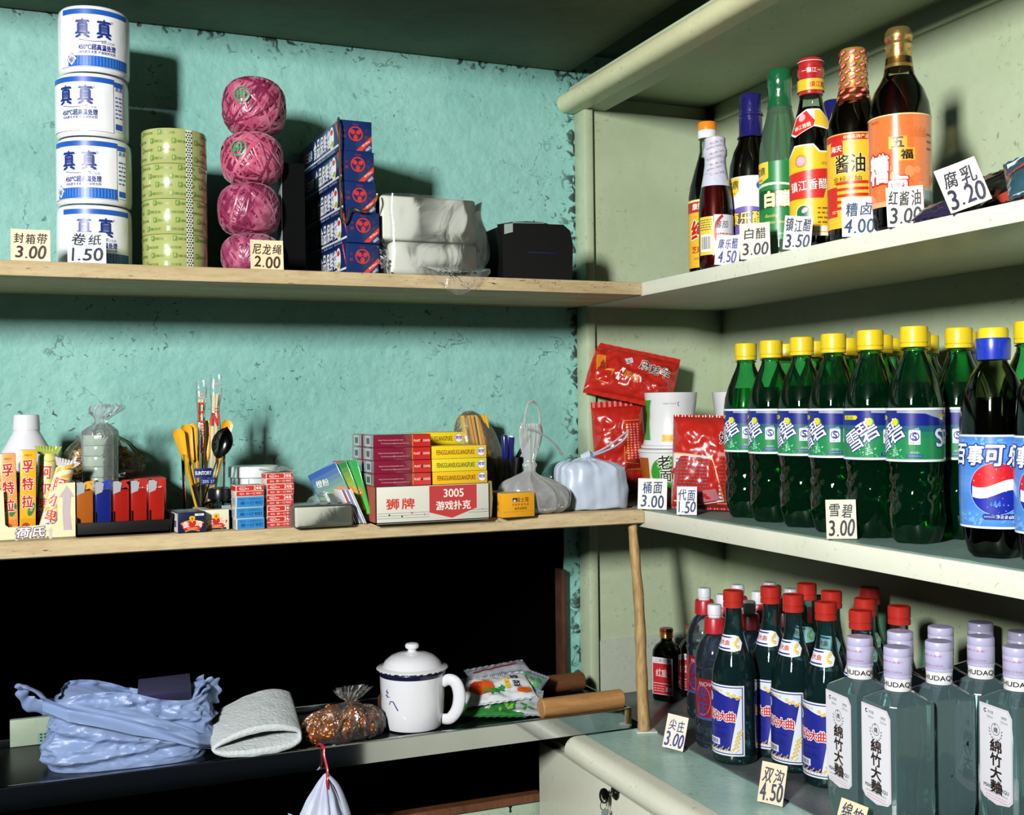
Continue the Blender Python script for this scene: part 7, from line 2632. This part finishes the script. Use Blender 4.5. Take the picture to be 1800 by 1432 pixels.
def make_square(loc, label, rz):
    root = thing('square_bottle', label, 'bottle', loc, rz, 'square clear liquor bottles with lilac caps')

    def oct_rings(keys, mt, flute=0.0, name=None, cap=False):
        m = MB()
        rows, vs = [], []
        for hw, ch, z in keys:
            # square with chamfered corners, sampled finely so the foot can be fluted
            pts = []
            c = [(hw, -hw + ch), (hw, hw - ch), (hw - ch, hw), (-hw + ch, hw), (-hw, hw - ch), (-hw, -hw + ch), (-hw + ch, -hw), (hw - ch, -hw)]
            for i in range(8):
                p, q = c[i], c[(i + 1) % 8]
                k = 12 if i % 2 == 0 else 4
                for j in range(k):
                    t = j / k
                    x, y = p[0] + (q[0] - p[0]) * t, p[1] + (q[1] - p[1]) * t
                    fl = 1 - flute * (0.9 if len(pts) % 2 else 0) * max(0, min(1, (.040 - z) / .012)) if z < .045 else 1
                    pts.append((x * fl, y * fl))
            row = []
            for x, y in pts:
                row.append(len(vs))
                vs.append(V((x, y, z)))
            rows.append(row)
        n = len(rows[0])
        fs = [[a[i], a[(i + 1) % n], b[(i + 1) % n], b[i]] for a, b in zip(rows, rows[1:]) for i in range(n)]
        fs.append(rows[0][::-1])
        if cap:
            fs.append(rows[-1])
        m.add(vs, fs, mt, False)
        return m.build(name, root)
    K = [(.020, .006, .001), (.0225, .006, .0005), (.0250, .006, .004), (.0285, .0055, .020), (.0298, .005, .0415), (.0298, .005, .159), (.0292, .005, .1615), (.0150, .0075, .1720), (.0128, .0075, .1735), (.0128, .0075, .180)]
    oct_rings(K, GSQ, .07, 'bottle_glass')
    oct_rings([(max(a - .0024, .006), b, max(z, .005)) for a, b, z in K[2:6]] + [(.0268, .005, .1595), (.0150, .0072, .1690)], LSQ, .07, 'liquor', True)
    lathe_part(root, 'paper_collar', [(.0145, .1735), (.0146, .1740), (.0146, .1872), (.0144, .1876)], mat('dfe0e2', rough=.5), 40)
    m = MB()
    D = Dec(m, cyl(.0147), du=.002, base=.0001)
    D.put(text('MIANZHUDAQU', 0, .1806, .0066, .070, 0, .03), '1e1a16', 0)
    m.build('collar_print', root)
    lathe_part(root, 'cap', [(.0144, .1874), (.0152, .1880), (.0152, .1905), (.0146, .1912), (.0152, .1920), (.0152, .2110), (.0147, .2117), (.0152, .2125), (.0152, .2200), (.0143, .2215), (0, .2218)], LIL, 64, rm=lambda a, z: 1 + (.008 * math.sin(32 * a) if .2123 < z < .2205 else 0))
    m = MB()
    D = Dec(m, cyl(.0153), du=.002, base=.0001)
    D.put(text('四川绵竹大曲酒厂', .004, .2065, .0028, .034), 'b05a78', 0).put(text('MIANZHU CHINA', .004, .1955, .0022, .030), 'b05a78', 0)
    m.build('cap_print', root)
    m = MB()
    D = Dec(m, flat((0, -.0299, 0), (1, 0, 0), (0, 0, 1)), base=.0003, step=.00009)
    z0, z1, hw = .046, .156, .0262
    sh = lambda d: poly((-hw + d, z0 + .010 + d), (-hw + .006 + d, z0 + .004 + d), (0, z0 + d), (hw - .006 - d, z0 + .004 + d), (hw - d, z0 + .010 + d), (hw - d, z1 - .008 - d), (hw - .006 - d, z1 - d), (-hw + d, z1 - d))
    D.put(sh(0), 'dfe0e6', 0).put(sh(.0014), 'd8a8b4', 1).put(sh(.0018), 'e0e1e7', 2)
    D.put(ring(-.0165, z1 - .0075, .0012, .0024, 14, .6, 5.7), '1c1a1c', 3).put(text('净含量', -.008, z1 - .0078, .0036, .009), '3a4048', 3).put(text('500ml', -.009, z1 - .0135, .0028), '6a7078', 3)
    D.put(text('酒精度', .0135, z1 - .0100, .0032, .009), '3a4048', 3).put(text('52%vol', .0135, z1 - .0150, .0028), '6a7078', 3)
    D.put(ring(0, z1 - .0255, .0062, .0068, 24), '2a2420', 3).put(text('绵', 0, z1 - .0262, .0062, bold=.03), '2a2420', 3).put(ell(-.001, z1 - .0205, .0012, n=8), 'c0564a', 3)
    D.put(many(*[ell(s * .0100 * math.cos(t), z1 - .0275 + .0100 * math.sin(t), .0018, .0006, 6, t * s + s * .8) for s in (-1, 1) for t in (-1.3, -.95, -.6, -.25, .1)]), '3a3430', 3)
    for i, ch in enumerate('綿竹大麯'):
        D.put(text(ch, .0, z1 - .0445 - i * .0152, .0142, .0180, 0, .045), '2a1610', 3)
    D.put(text('MIANZHUDAQU', 0, z0 + .0180, .0048, .040, 0, .03), '1c1a1c', 3)
    D.put(text('四川省绵竹剑南春酒厂有限公司', 0, z0 + .0125, .0022, .036), '5a6068', 3)
    scatter_lines(D, -.017, .017, z0 + .004, z0 + .0100, 2, 'd8a0ac', 3, 2)
    m.build('front_label', root)
    # moulded leaf on the side
    m = MB()
    for i, (x, z, L, a) in enumerate(((.002, .085, .030, .9), (.010, .100, .034, 1.1), (-.004, .070, .024, 2.2), (.014, .112, .02, 2.0))):
        D = Dec(m, flat((.0298, 0, 0), (0, 1, 0), (0, 0, 1)), base=.0002)
        D.put(ell(x, z, L / 2, .0022, 14, a), GSQ, i % 2)
    D.put(line((-.006, .055), (.008, .125), .0012), GSQ, 2)
    m.build('moulded_leaf', root)
    return root


SQL = [((.890, 1.0800), 'square clear bottle with lilac cap, first in front beside the blue-label bottles'), ((.8905, 1.0165), 'square clear bottle with lilac cap, second in front, its whole label showing'),
       ((.9545, 1.0845), 'square clear bottle with lilac cap in the second row behind the first two'), ((.9545, 1.0205), 'square clear bottle with lilac cap, middle of the second row'),
       ((1.0180, 1.0850), 'square clear bottle with lilac cap in the third row behind the middle one'), ((1.0180, 1.0205), 'square clear bottle with lilac cap in the third row, red print on its cap'),
       ((1.0110, .9600), 'square clear bottle with lilac cap at the edge of the frame, label showing'), ((1.0820, 1.0210), 'square clear bottle with lilac cap in the last row nearest the frame edge'), ((1.0820, 1.0850), 'square clear bottle with lilac cap in the last row, shaded, behind the third row')]
b2 = None
for i, ((x, y), lb) in enumerate(SQL):
    rz = -PI / 2 - .10 + (0, .03, .02, -.03, .01, .0, .0, .02, 0)[i]
    if b2 is None:
        b2 = make_square((x, y, ZCS), lb, rz)
    else:
        copy_thing(b2, (x, y, ZCS), rz, lb)


def ccard(px, py, w_, h_, lines, label, **k):
    p = W(px, py, Z=ZCS)
    card.level = 'M'
    o = card(px, py, w_, h_, lines, label, {'Z': ZCS}, **k)
    return o


ccard(1182, 1319, .031, .0480, (('尖庄', .70, .30, .72, .0), ('3.00', .28, .36, .82, .006)), 'cream price card reading 3.00 on the counter before the clear spirit bottles', paper='e6dccb', pen='1c2a7a', yaw=-.80, lean=.22, tilt=.14, seed=21, zoff=.0022)
ccard(1353, 1415, .0315, .0490, (('双沟', .70, .30, .78, .0), ('4.50', .28, .38, .82, .006)), 'cream price card reading 4.50 on the counter before the blue-label bottles', paper='dccdb0', pen='161a3c', yaw=-.80, lean=.26, tilt=.10, seed=22, zoff=.0018)
ccard(1484, 1490, .031, .0480, (('绵竹', .74, .30, .76, .0),), 'cream price card cut off by the lower frame edge before the square bottles', paper='dccda8', pen='161a3c', yaw=-.95, lean=.24, tilt=.20, seed=23, zoff=.0035)

# ------------------------------------------------------------------ steel ledge: bags, mug, snacks, rods
ZD = ZT + .0004
# large bluish plastic bag
p = V((W(228, 1330, Y=1.635).x, 1.635, ZD))
root = thing('plastic_bag', 'large bluish plastic shopping bag slumped on the steel ledge', 'bag', tuple(p), -.06)
BAGM = mat('869cc6', rough=.40, sub=.08)


def bagfn(u, v):
    a = u * 2 * PI
    c_, s_ = math.cos(a), math.sin(a)
    n = 3.2
    k = (abs(c_) ** n + abs(s_) ** n) ** (-1 / n)
    top = .088 + .012 * max(0, -c_) ** 2 - .020 * max(0, c_) * max(0, .6 - abs(s_)) + .022 * max(0, c_ - .75) * 4 * (1 if True else 0) * .5
    top += .010 * math.sin(a * 3 + 1)
    z = v * top
    bulge = math.sin(min(1, v * 1.25) * PI * .62 + .55)
    rx = .112 * (0.80 + .22 * bulge) - .016 * v + .010 * max(0, v - .8) * 5 * max(0, abs(c_) - .6)
    ry = .062 * (0.78 + .24 * bulge) - .022 * v
    x, y = rx * k * c_ + .008 * v, ry * k * s_
    # slanting drapes over the front and side
    cr = 0.0
    for (z0, sl, wd, amp) in ((.070, -.20, .0045, .007), (.058, -.30, .0050, .006), (.040, -.16, .006, .005), (.022, .10, .005, .004), (.083, .05, .004, .004)):
        q = (z - (z0 + sl * x)) / wd
        cr += amp * math.exp(-q * q) - amp * .7 * math.exp(-(q + 1.6) ** 2)
    nz = noise.noise(V((x * 16 + z * 10, y * 16, z * 34))) * .006
    for f_, am in ((38, .0038), (85, .0024), (170, .0011)):
        nz += (1 - 2.6 * abs(noise.noise(V((x * f_ * .8 + z * 9, y * f_, z * f_ * 1.25 - x * 9))))) * am
    w_ = (cr * .9 + nz) * min(1, v * 5 + .15)
    x += c_ * w_
    y += s_ * w_
    return V((x, y, z + (0 if v > .02 else 0)))


m = MB()
m.grid(180, 76, bagfn, BAGM, wrap=True)
m.grid(120, 4, lambda u, v: bagfn(u, .93) * (1 - .9 * v) + V((0, 0, .076)) * (.9 * v) if v > 0 else bagfn(u, .93), BAGM, wrap=True, flip=False)
m.build('bag', root)
for nm, keys, r0 in (('handle', [(-.088, -.022, .078), (-.112, -.026, .100), (-.131, -.022, .113), (-.136, -.012, .106), (-.126, -.004, .085), (-.100, .004, .074)], .0095), ('handle', [(.075, -.006, .066), (.094, -.010, .086), (.104, -.006, .096), (.114, .006, .084), (.106, .014, .062)], .0100)):
    m = MB()
    n = 46
    pts = curve_pts(keys, n)
    vs, rows = [], []
    m.tube(pts, [r0 * (1.25 - .45 * math.sin(i / n * PI) + .22 * math.sin(i * .9)) for i in range(n + 1)], BAGM, seg=14, flat=.34)
    for i_, q in enumerate(m.v):
        k = noise.noise_vector(q * 55)
        m.v[i_] = q + k * .0042
    m.build(nm, root)
# drape thrown over the front
m = MB()


def drape(u, v):
    x = -.108 + .226 * u
    z = .086 - .020 * u - .052 * u * u + (v - .5) * (.030 - .012 * abs(2 * u - 1))
    q = bagfn(.75 + .0, .5)
    yf = -.0600 + .012 * max(0, z - .05) / .04 - .004
    yf += .030 * max(0, abs(2 * u - 1) - .72) / .28
    k = (1 - 2.4 * abs(noise.noise(V((x * 14 + z * 60, z * 95 + x * 30, 3))))) * .0042 + .004 * math.sin(v * 7 + u * 5)
    return V((x, yf - k - .003, z))


m.grid(80, 18, drape, BAGM)
m.build('folded_flap', root)

# clear cassette case in the mouth of the bag
q = W(290, 1216, Y=1.628)
root = thing('cassette_case', 'small clear plastic case with a purple card lying in the mouth of the bag', 'case', (q.x, 1.632, q.z + .001), rot=(Matrix.Rotation(-.10, 3, 'Z') @ Matrix.Rotation(.26, 3, 'X') @ Matrix.Rotation(-.05, 3, 'Y')).to_euler())
m = MB()
m.box((0, 0, 0), (.070, .050, .019), film('9c9cd0', haze=.12, edge=.25, rough=.08, bump=.05, tint='c0c0ec'), bev=.0012)
m.build('case', root)
m = MB()
m.box((.012, .0, -.001), (.044, .044, .013), mat('1a2050', rough=.4), bev=.001)
m.build('content', root)
m = MB()
m.box((0, 0, .0082), (.067, .047, .0008), mat('5f4a78', rough=.4))
D = Dec(m, flat((0, 0, .0086), (1, 0, 0), (0, 1, 0)))
rnd = random.Random(4)
D.put(many(*[ell(rnd.uniform(-.024, .024), rnd.uniform(-.014, .014), rnd.uniform(.002, .006), rnd.uniform(.001, .003), 7, rnd.uniform(0, 3)) for i in range(20)]), '7c4452', 0)
m.build('paper_card', root)

# pale vent board behind the bag
a, b = W(18, 1325, Y=1.752), W(112, 1325, Y=1.752)
m = MB()
m.box(((a.x + b.x) / 2, 1.752, ZD + .019), (b.x - a.x, .010, .038), PALEBOARD, bev=.0008)
D = Dec(m, flat(((a.x + b.x) / 2, 1.747, ZD + .010), (1, 0, 0), (0, 0, 1)))
D.put(rect(.001, -.008, .034, .006), '7fa89a', 0).put(many(*[rect(.004 + i * .0055, -.006 + j * .0045, .0070 + i * .0055, -.004 + j * .0045) for i in range(5) for j in range(3)]), '1c2a28', 1)
tag(m.build('vent_board'), 'pale green slotted board behind the slumped plastic bag', 'board')

# foam sleeve
p = V((W(450, 1318, Y=1.562).x, 1.550, ZD))
FOAM = mat('c9d2d2', rough=.7, bump=.5, bscale=220, sub=.25)
root = MB()


def sleeve(u, v, inner):
    a = u * 2 * PI
    c_, s_ = math.cos(a), math.sin(a)
    n = 2.6
    k = (abs(c_) ** n + abs(s_) ** n) ** (-1 / n)
    rx, rz = (.0610, .0120) if not inner else (.0560, .0024 - .0010 * v)
    x, z = rx * k * c_, rz * k * s_
    y = v * .105
    z += .018 + v * (.028 - .010 * v) + .006 * math.sin(x * 28 + 1) * (s_ > 0) + .010 * v * (x / .06)
    if not inner or s_ > 0:
        z += .004 * max(0, s_) * math.cos(x * 20)
    z -= .004 * (1 - v) * max(0, -s_)
    x += .010 * v
    nz = noise.noise(V((x * 60, y * 60, z * 60 + inner))) * .0012
    y -= .010 * (1 - v) * max(0, -s_)
    return V((x, y, z + nz))


root.grid(72, 22, lambda u, v: sleeve(u, v, 0), FOAM, wrap=True)
root.grid(72, 22, lambda u, v: sleeve(u, v, 1), FOAM, wrap=True, flip=True)
root.grid(72, 4, lambda u, v: sleeve(u, 0, 0).lerp(sleeve(u, 0, 1), v) - V((0, .0025 * math.sin(v * PI), 0)), FOAM, wrap=True, flip=True)
root.grid(72, 3, lambda u, v: sleeve(u, 1, 0).lerp(sleeve(u, 1, 1), v), FOAM, wrap=True)
o = root.build('foam_sleeve', loc=tuple(p), rz=.03)
lo = min(v.co.z for v in o.data.vertices)
o.location.z = ZD + .0062 - lo - .0
tag(o, 'white foam packing sleeve lying open on the front rail of the ledge', 'packing')

# bag of sesame snacks
p = V((W(604, 1300, Y=1.585).x, 1.588, ZD))
root = thing('snack_bag', 'small clear bag of brown sesame balls gathered at the top, on the ledge', 'bag', tuple(p))
SES, SEED = mat('7a3d14', rough=.3, coat=.6, bump=.4, bscale=90, var=.3, vscale=60), mat('dbab62', rough=.5)
rnd = random.Random(7)
for (x, y, z, r) in ((-.044, -.004, .0135, .0145), (-.024, -.006, .0180, .0165), (-.014, .012, .032, .015), (.004, -.006, .0155, .0150), (.016, .010, .030, .0145), (.036, -.002, .0165, .0155), (.046, .010, .020, .013), (-.034, .014, .024, .014)):
    m = MB()
    bm = bmesh.new()
    bmesh.ops.create_icosphere(bm, subdivisions=3, radius=1.0)
    bm.verts.index_update()
    pts = []
    for q in bm.verts:
        d = q.co.normalized()
        pts.append(V((x, y, z)) + d * r * (1 + .16 * noise.noise(d * 1.9 + V((x * 99, y * 90, 0)))))
    m.add(pts, [[q.index for q in f.verts] for f in bm.faces], SES, True)
    bm.free()
    for i in range(70):
        d = V((rnd.gauss(0, 1), rnd.gauss(0, 1), rnd.gauss(0, 1))).normalized()
        c = V((x, y, z)) + d * r * (1 + .16 * noise.noise(d * 1.9 + V((x * 99, y * 90, 0)))) * 1.01
        rot = d.to_track_quat('Z', 'Y').to_matrix() @ Matrix.Rotation(rnd.uniform(0, 3), 3, 'Z')
        o8 = [V((1.7, 0, 0)), V((0, .95, 0)), V((-1.4, 0, 0)), V((0, -.95, 0)), V((0, 0, .7)), V((0, 0, -.7))]
        m.add([c + rot @ (v_ * .0014) for v_ in o8], [[0, 1, 4], [1, 2, 4], [2, 3, 4], [3, 0, 4], [1, 0, 5], [2, 1, 5], [3, 2, 5], [0, 3, 5]], SEED, True)
    m.build('sesame_ball', root)
m = MB()
vs, fs = sack(smooth_rings([(.0006, .050, .020, 0, .002, .4), (.008, .060, .024, 0, .002, .5), (.026, .058, .026, 0, .004, .7), (.040, .042, .021, .003, .004, 1.1), (.049, .017, .010, .008, 0, 1.5), (.0535, .006, .006, .009, -.002, 1.2), (.060, .014, .012, .010, -.003, 1.8), (.072, .024, .016, .014, -.003, 2.4)], 34), 84, .13, 17, 4, .0022, 70)
m.add(vs, fs, film('e8e8ee', haze=.03, edge=.28, rough=.07, bump=.4, bscale=40), True)
m.build('clear_bag', root)

# enamel mug
p = V((W(726, 1280, Y=1.612).x, 1.612, ZD))
rz = camdir(p) + PI / 2
root = thing('enamel_mug', 'white lidded enamel mug with chipped navy rim on the steel ledge', 'mug', tuple(p), rz)
ENW, NVY = mat('dfe1e6', rough=.12, coat=.6), mat('15163a', rough=.2, coat=.5)
m = MB()
m.lathe([(0, .001), (.040, .0005), (.0430, .002), (.0452, .008), (.0470, .030), (.0480, .060), (.0486, .083), (.0472, .083), (.0455, .030), (.043, .006), (0, .0055)], ENW, 64)
f = prof_r([(.0452, .008), (.0470, .030), (.0480, .060), (.0486, .083)])
D = Dec(m, lambda u, v, q: (lambda r: V((r * math.cos(-PI / 2 + u / .047), r * math.sin(-PI / 2 + u / .047), v)))(f(v) + q), du=.003, dv=.006)
IN = '20227a'
D.put(many(line((-.036, .046), (-.030, .0465), .0014), line((-.030, .0465), (-.022, .034), .0018), line((-.0355, .045), (-.0375, .041), .0014)), IN, 0)
D.put(many(line((-.044, .060), (-.038, .058), .0014), line((-.041, .063), (-.0415, .050), .0014), line((-.046, .054), (-.036, .052), .0012)), IN, 0)
m.build('mug', root)
m = MB()
m.lathe([(.0484, .0775), (.0492, .0790), (.0500, .0825), (.0494, .0845), (.0480, .0850)], NVY, 64, top=False, bot=False)
m.build('navy_rim', root)
m = MB()
m.tube(curve_pts([(.046, 0, .066), (.056, 0, .071), (.067, 0, .066), (.0720, 0, .048), (.0685, 0, .028), (.058, 0, .014), (.0465, 0, .0125)], 30), [.0052 + .0012 * math.sin(i / 30 * PI) for i in range(31)], ENW, seg=14, flat=1.5, mx=Matrix.Rotation(-.30, 4, 'Z'))
m.build('handle', root)
m = MB()
lp = [(.0495, .0850), (.0528, .0862), (.0534, .0876), (.0522, .0888), (.0460, .0900), (.0440, .0915), (.0400, .0985), (.0310, .1052), (.0200, .1090), (.0080, .1105), (.0062, .1120), (.0068, .1145), (.0100, .1165), (.0106, .1200), (.0088, .1228), (.0040, .1240), (0, .1242)]
m.lathe(lp, ENW, 64, bot=True)
rnd = random.Random(3)
D = Dec(m, lambda u, v, q: (lambda r: V((r * math.cos(-PI / 2 + u / .053), r * math.sin(-PI / 2 + u / .053), v)))(prof_r(lp[:4])(v) + q), du=.003, dv=.0008, base=.0002)
u = -.085
while u < .085:
    L = rnd.uniform(.003, .011)
    D.put(poly((u, .0856 + rnd.uniform(0, .0006)), (u + L, .0856), (u + L * .9, .0872 + rnd.uniform(0, .0010)), (u + L * .5, .0868 + rnd.uniform(0, .0014)), (u + L * .1, .0874)), '111018', 0)
    u += L + rnd.uniform(.0005, .006)
m.build('lid', root)

# sachets of pickles
for k, (px, py, Y, w_, h_, d_, base, rot, z_, lb) in enumerate((
        (862, 1240, 1.625, .108, .062, .015, '2f7a3a', (1.28, .10, -.25), .012, 'green pickle sachet at the bottom of the pile beside the mug'),
        (905, 1243, 1.616, .085, .060, .014, 'b9c2c8', (1.25, -.05, -.55), .012, 'silver pickle sachet with green leaves lying under the printed white one'),
        (872, 1222, 1.640, .112, .066, .016, 'd3d9dc', (1.22, -.12, -.20), .032, 'white pickle sachet with orange and green picture and dark characters, on top of the pile'),
        (880, 1205, 1.680, .105, .050, .014, 'a9b0b8', (1.20, -.16, -.10), .047, 'silver pickle sachet with ruled print at the back of the pile'),
        (925, 1222, 1.655, .050, .060, .016, '8a9aa4', (1.0, .45, -.45), .030, 'crumpled shiny pickle sachet next to the wooden rods'))):
    c = W(px, py, Y=Y)
    m = MB()
    pillow(m, w_, h_, d_, mat(base, rough=.16, coat=.8, metal=.25 if k in (1, 3, 4) else 0), 40 + k, .0042, 44, 34, 2.6, crimp=.004)
    D = Dec(m, lambda u, v, q, f=pillow_fn(w_, h_, d_, 40 + k, .0042, 2.6), w_=w_, h_=h_: f(u / w_ + .5, v / h_ + .5, -1, q + .0009), du=.004, dv=.006)
    rnd = random.Random(k)
    if k == 2:
        D.put(ell(-.024, -.004, .020, .014, 16), 'c8521c', 0).put(ell(-.032, .004, .010, .007, 12), 'b8301c', 1)
        D.put(many(*[ell(-.004 + rnd.uniform(-.018, .012), -.014 + rnd.uniform(-.006, .008), .005, .0022, 7, rnd.uniform(0, 3)) for i in range(22)]), '2f8a34', 1)
        D.put(rect(.014, -.012, .021, .008), 'e0b82c', 1).put(text('美味', .0175, -.002, .009, .005), '7a2a14', 2)
        D.put(text('榨', .032, .012, .013, bold=.02), '16161c', 1).put(text('菜', .033, -.004, .013, bold=.02), '16161c', 1)
        D.put(ell(.040, -.020, .012, .008, 12), 'd8641c', 1)
    elif k == 3:
        D.put(many(*[rect(-.04 + i * .0032, -.010, -.0392 + i * .0032, -.003) for i in range(24)]), '20242c', 0)
        D.put(rect(-.045, .006, .030, .010), '8a2a30', 0)
    else:
        D.put(many(*[ell(rnd.uniform(-.4, .4) * w_, rnd.uniform(-.35, .35) * h_, .006, .0028, 7, rnd.uniform(0, 3)) for i in range(16)]), ('78b83c', '2f8a34', '', '', '2a8a3a')[k], 0)
        D.put(many(*[ell(rnd.uniform(-.4, .4) * w_, rnd.uniform(-.3, .3) * h_, .007, .004, 8, rnd.uniform(0, 3)) for i in range(4)]), ('d3d9dc', 'e4e8ea', '', '', 'd8641c')[k], 1)
    o = m.build('pickle_sachet', loc=(c.x, Y, 0))
    mx = (Matrix.Rotation(rot[2], 4, 'Z') @ Matrix.Rotation(-rot[0], 4, 'X') @ Matrix.Rotation(rot[1], 4, 'Y'))
    o.rotation_euler = mx.to_euler()
    lo = min((mx @ v.co).z for v in o.data.vertices)
    o.location.z = ZD - lo + (.0002, .0002, .017, .030, .004)[k]
    tag(o, lb, 'sachet', 'pickle sachets on the ledge')

# wooden rods
RODW = aged('rod_wood', 'b58752', '84592c', '2a180c', scale=9.0, specks=.5, rough=.5, bump=.15, stretch=(.4, 3, 3), streak=.4, grime=.5)
RODD = aged('rod_wood_dark', '6e4526', '40240f', '1a0d06', scale=9.0, specks=.5, rough=.5, bump=.15, stretch=(.4, 3, 3), streak=.4, grime=.5)
for k, (x0, x1, Y, r_, mt, lb) in enumerate(((.690, .829, 1.5675, .0148, RODW, 'pale wooden rod lying along the front rail at the end of the ledge'), (W(668, 1255, Y=1.70).x, .826, 1.70, .0145, RODD, 'long dark wooden rod lying behind the mug and the pickle sachets'))):
    m = MB()
    m.lathe([(0, 0), (r_ * .9, 0), (r_, .0016), (r_, x1 - x0 - .0016), (r_ * .9, x1 - x0), (0, x1 - x0)], mt, 32, mx=Matrix.Rotation(PI / 2, 4, 'Y'))
    tag(m.build('wooden_rod', loc=(x0, Y, ZD + r_ + .0003)), lb, 'rod', 'wooden rods on the ledge')

# white bag hung on a red cord
top = W(573, 1360, Y=1.533)
hang = W(573, 1300, Y=1.541)
root = thing('hanging_bag', 'white plastic bag hanging from the ledge by a red cord', 'bag', (top.x, 1.533, top.z))
HB = mat('bcc4dc', rough=.4, sub=.15)
m = MB()
vs, fs = sack(smooth_rings([(-.190, .050, .030, 0, 0, .6), (-.160, .056, .034, -.002, 0, .7), (-.100, .047, .028, -.004, 0, .9), (-.055, .030, .017, -.006, 0, 1.2), (-.020, .012, .008, -.003, 0, 1.3), (-.004, .0055, .005, .001, 0, .8), (.0005, .003, .003, .002, 0, .4)], 60), 90, .15, 9, 12, .003, 34)
m.add(vs, fs, HB, True)
m.build('bag', root)
m = MB()
pts = curve_pts([(.003, -.006, -.002), (.013, -.014, -.016), (.022, -.022, -.045), (.028, -.027, -.080), (.032, -.028, -.130)], 26)
m.tube(pts, [.0040 + .008 * i / 26 for i in range(27)], HB, seg=12, flat=.34)
m.build('handle', root)
m = MB()
m.add([(-.028, .004, -.060), (-.052, .006, -.048), (-.043, .003, -.068), (-.034, .0, -.076)], [[0, 1, 2, 3]], HB)
m.add([(-.028, .0045, -.060), (-.034, .0005, -.076), (-.043, .0035, -.068), (-.052, .0065, -.048)], [[0, 1, 2, 3]], HB)
m.build('torn_corner', root)
m = MB()
CR = mat('b3223a', rough=.3, coat=.3)
hz = hang.z - top.z
m.tube(curve_pts([(.000, -.009, -.018), (-.001, -.010, -.006), (.001, -.004, .006), (-.001, .001, .020), (-.002, .004, hz * .6), (-.001, .008, ZT + .007 - top.z), (-.004, .020, ZT + .0085 - top.z), (-.006, .030, ZT + .0035 - top.z)], 40), .0019, CR, seg=8, flat=.6)
m.build('red_cord', root)
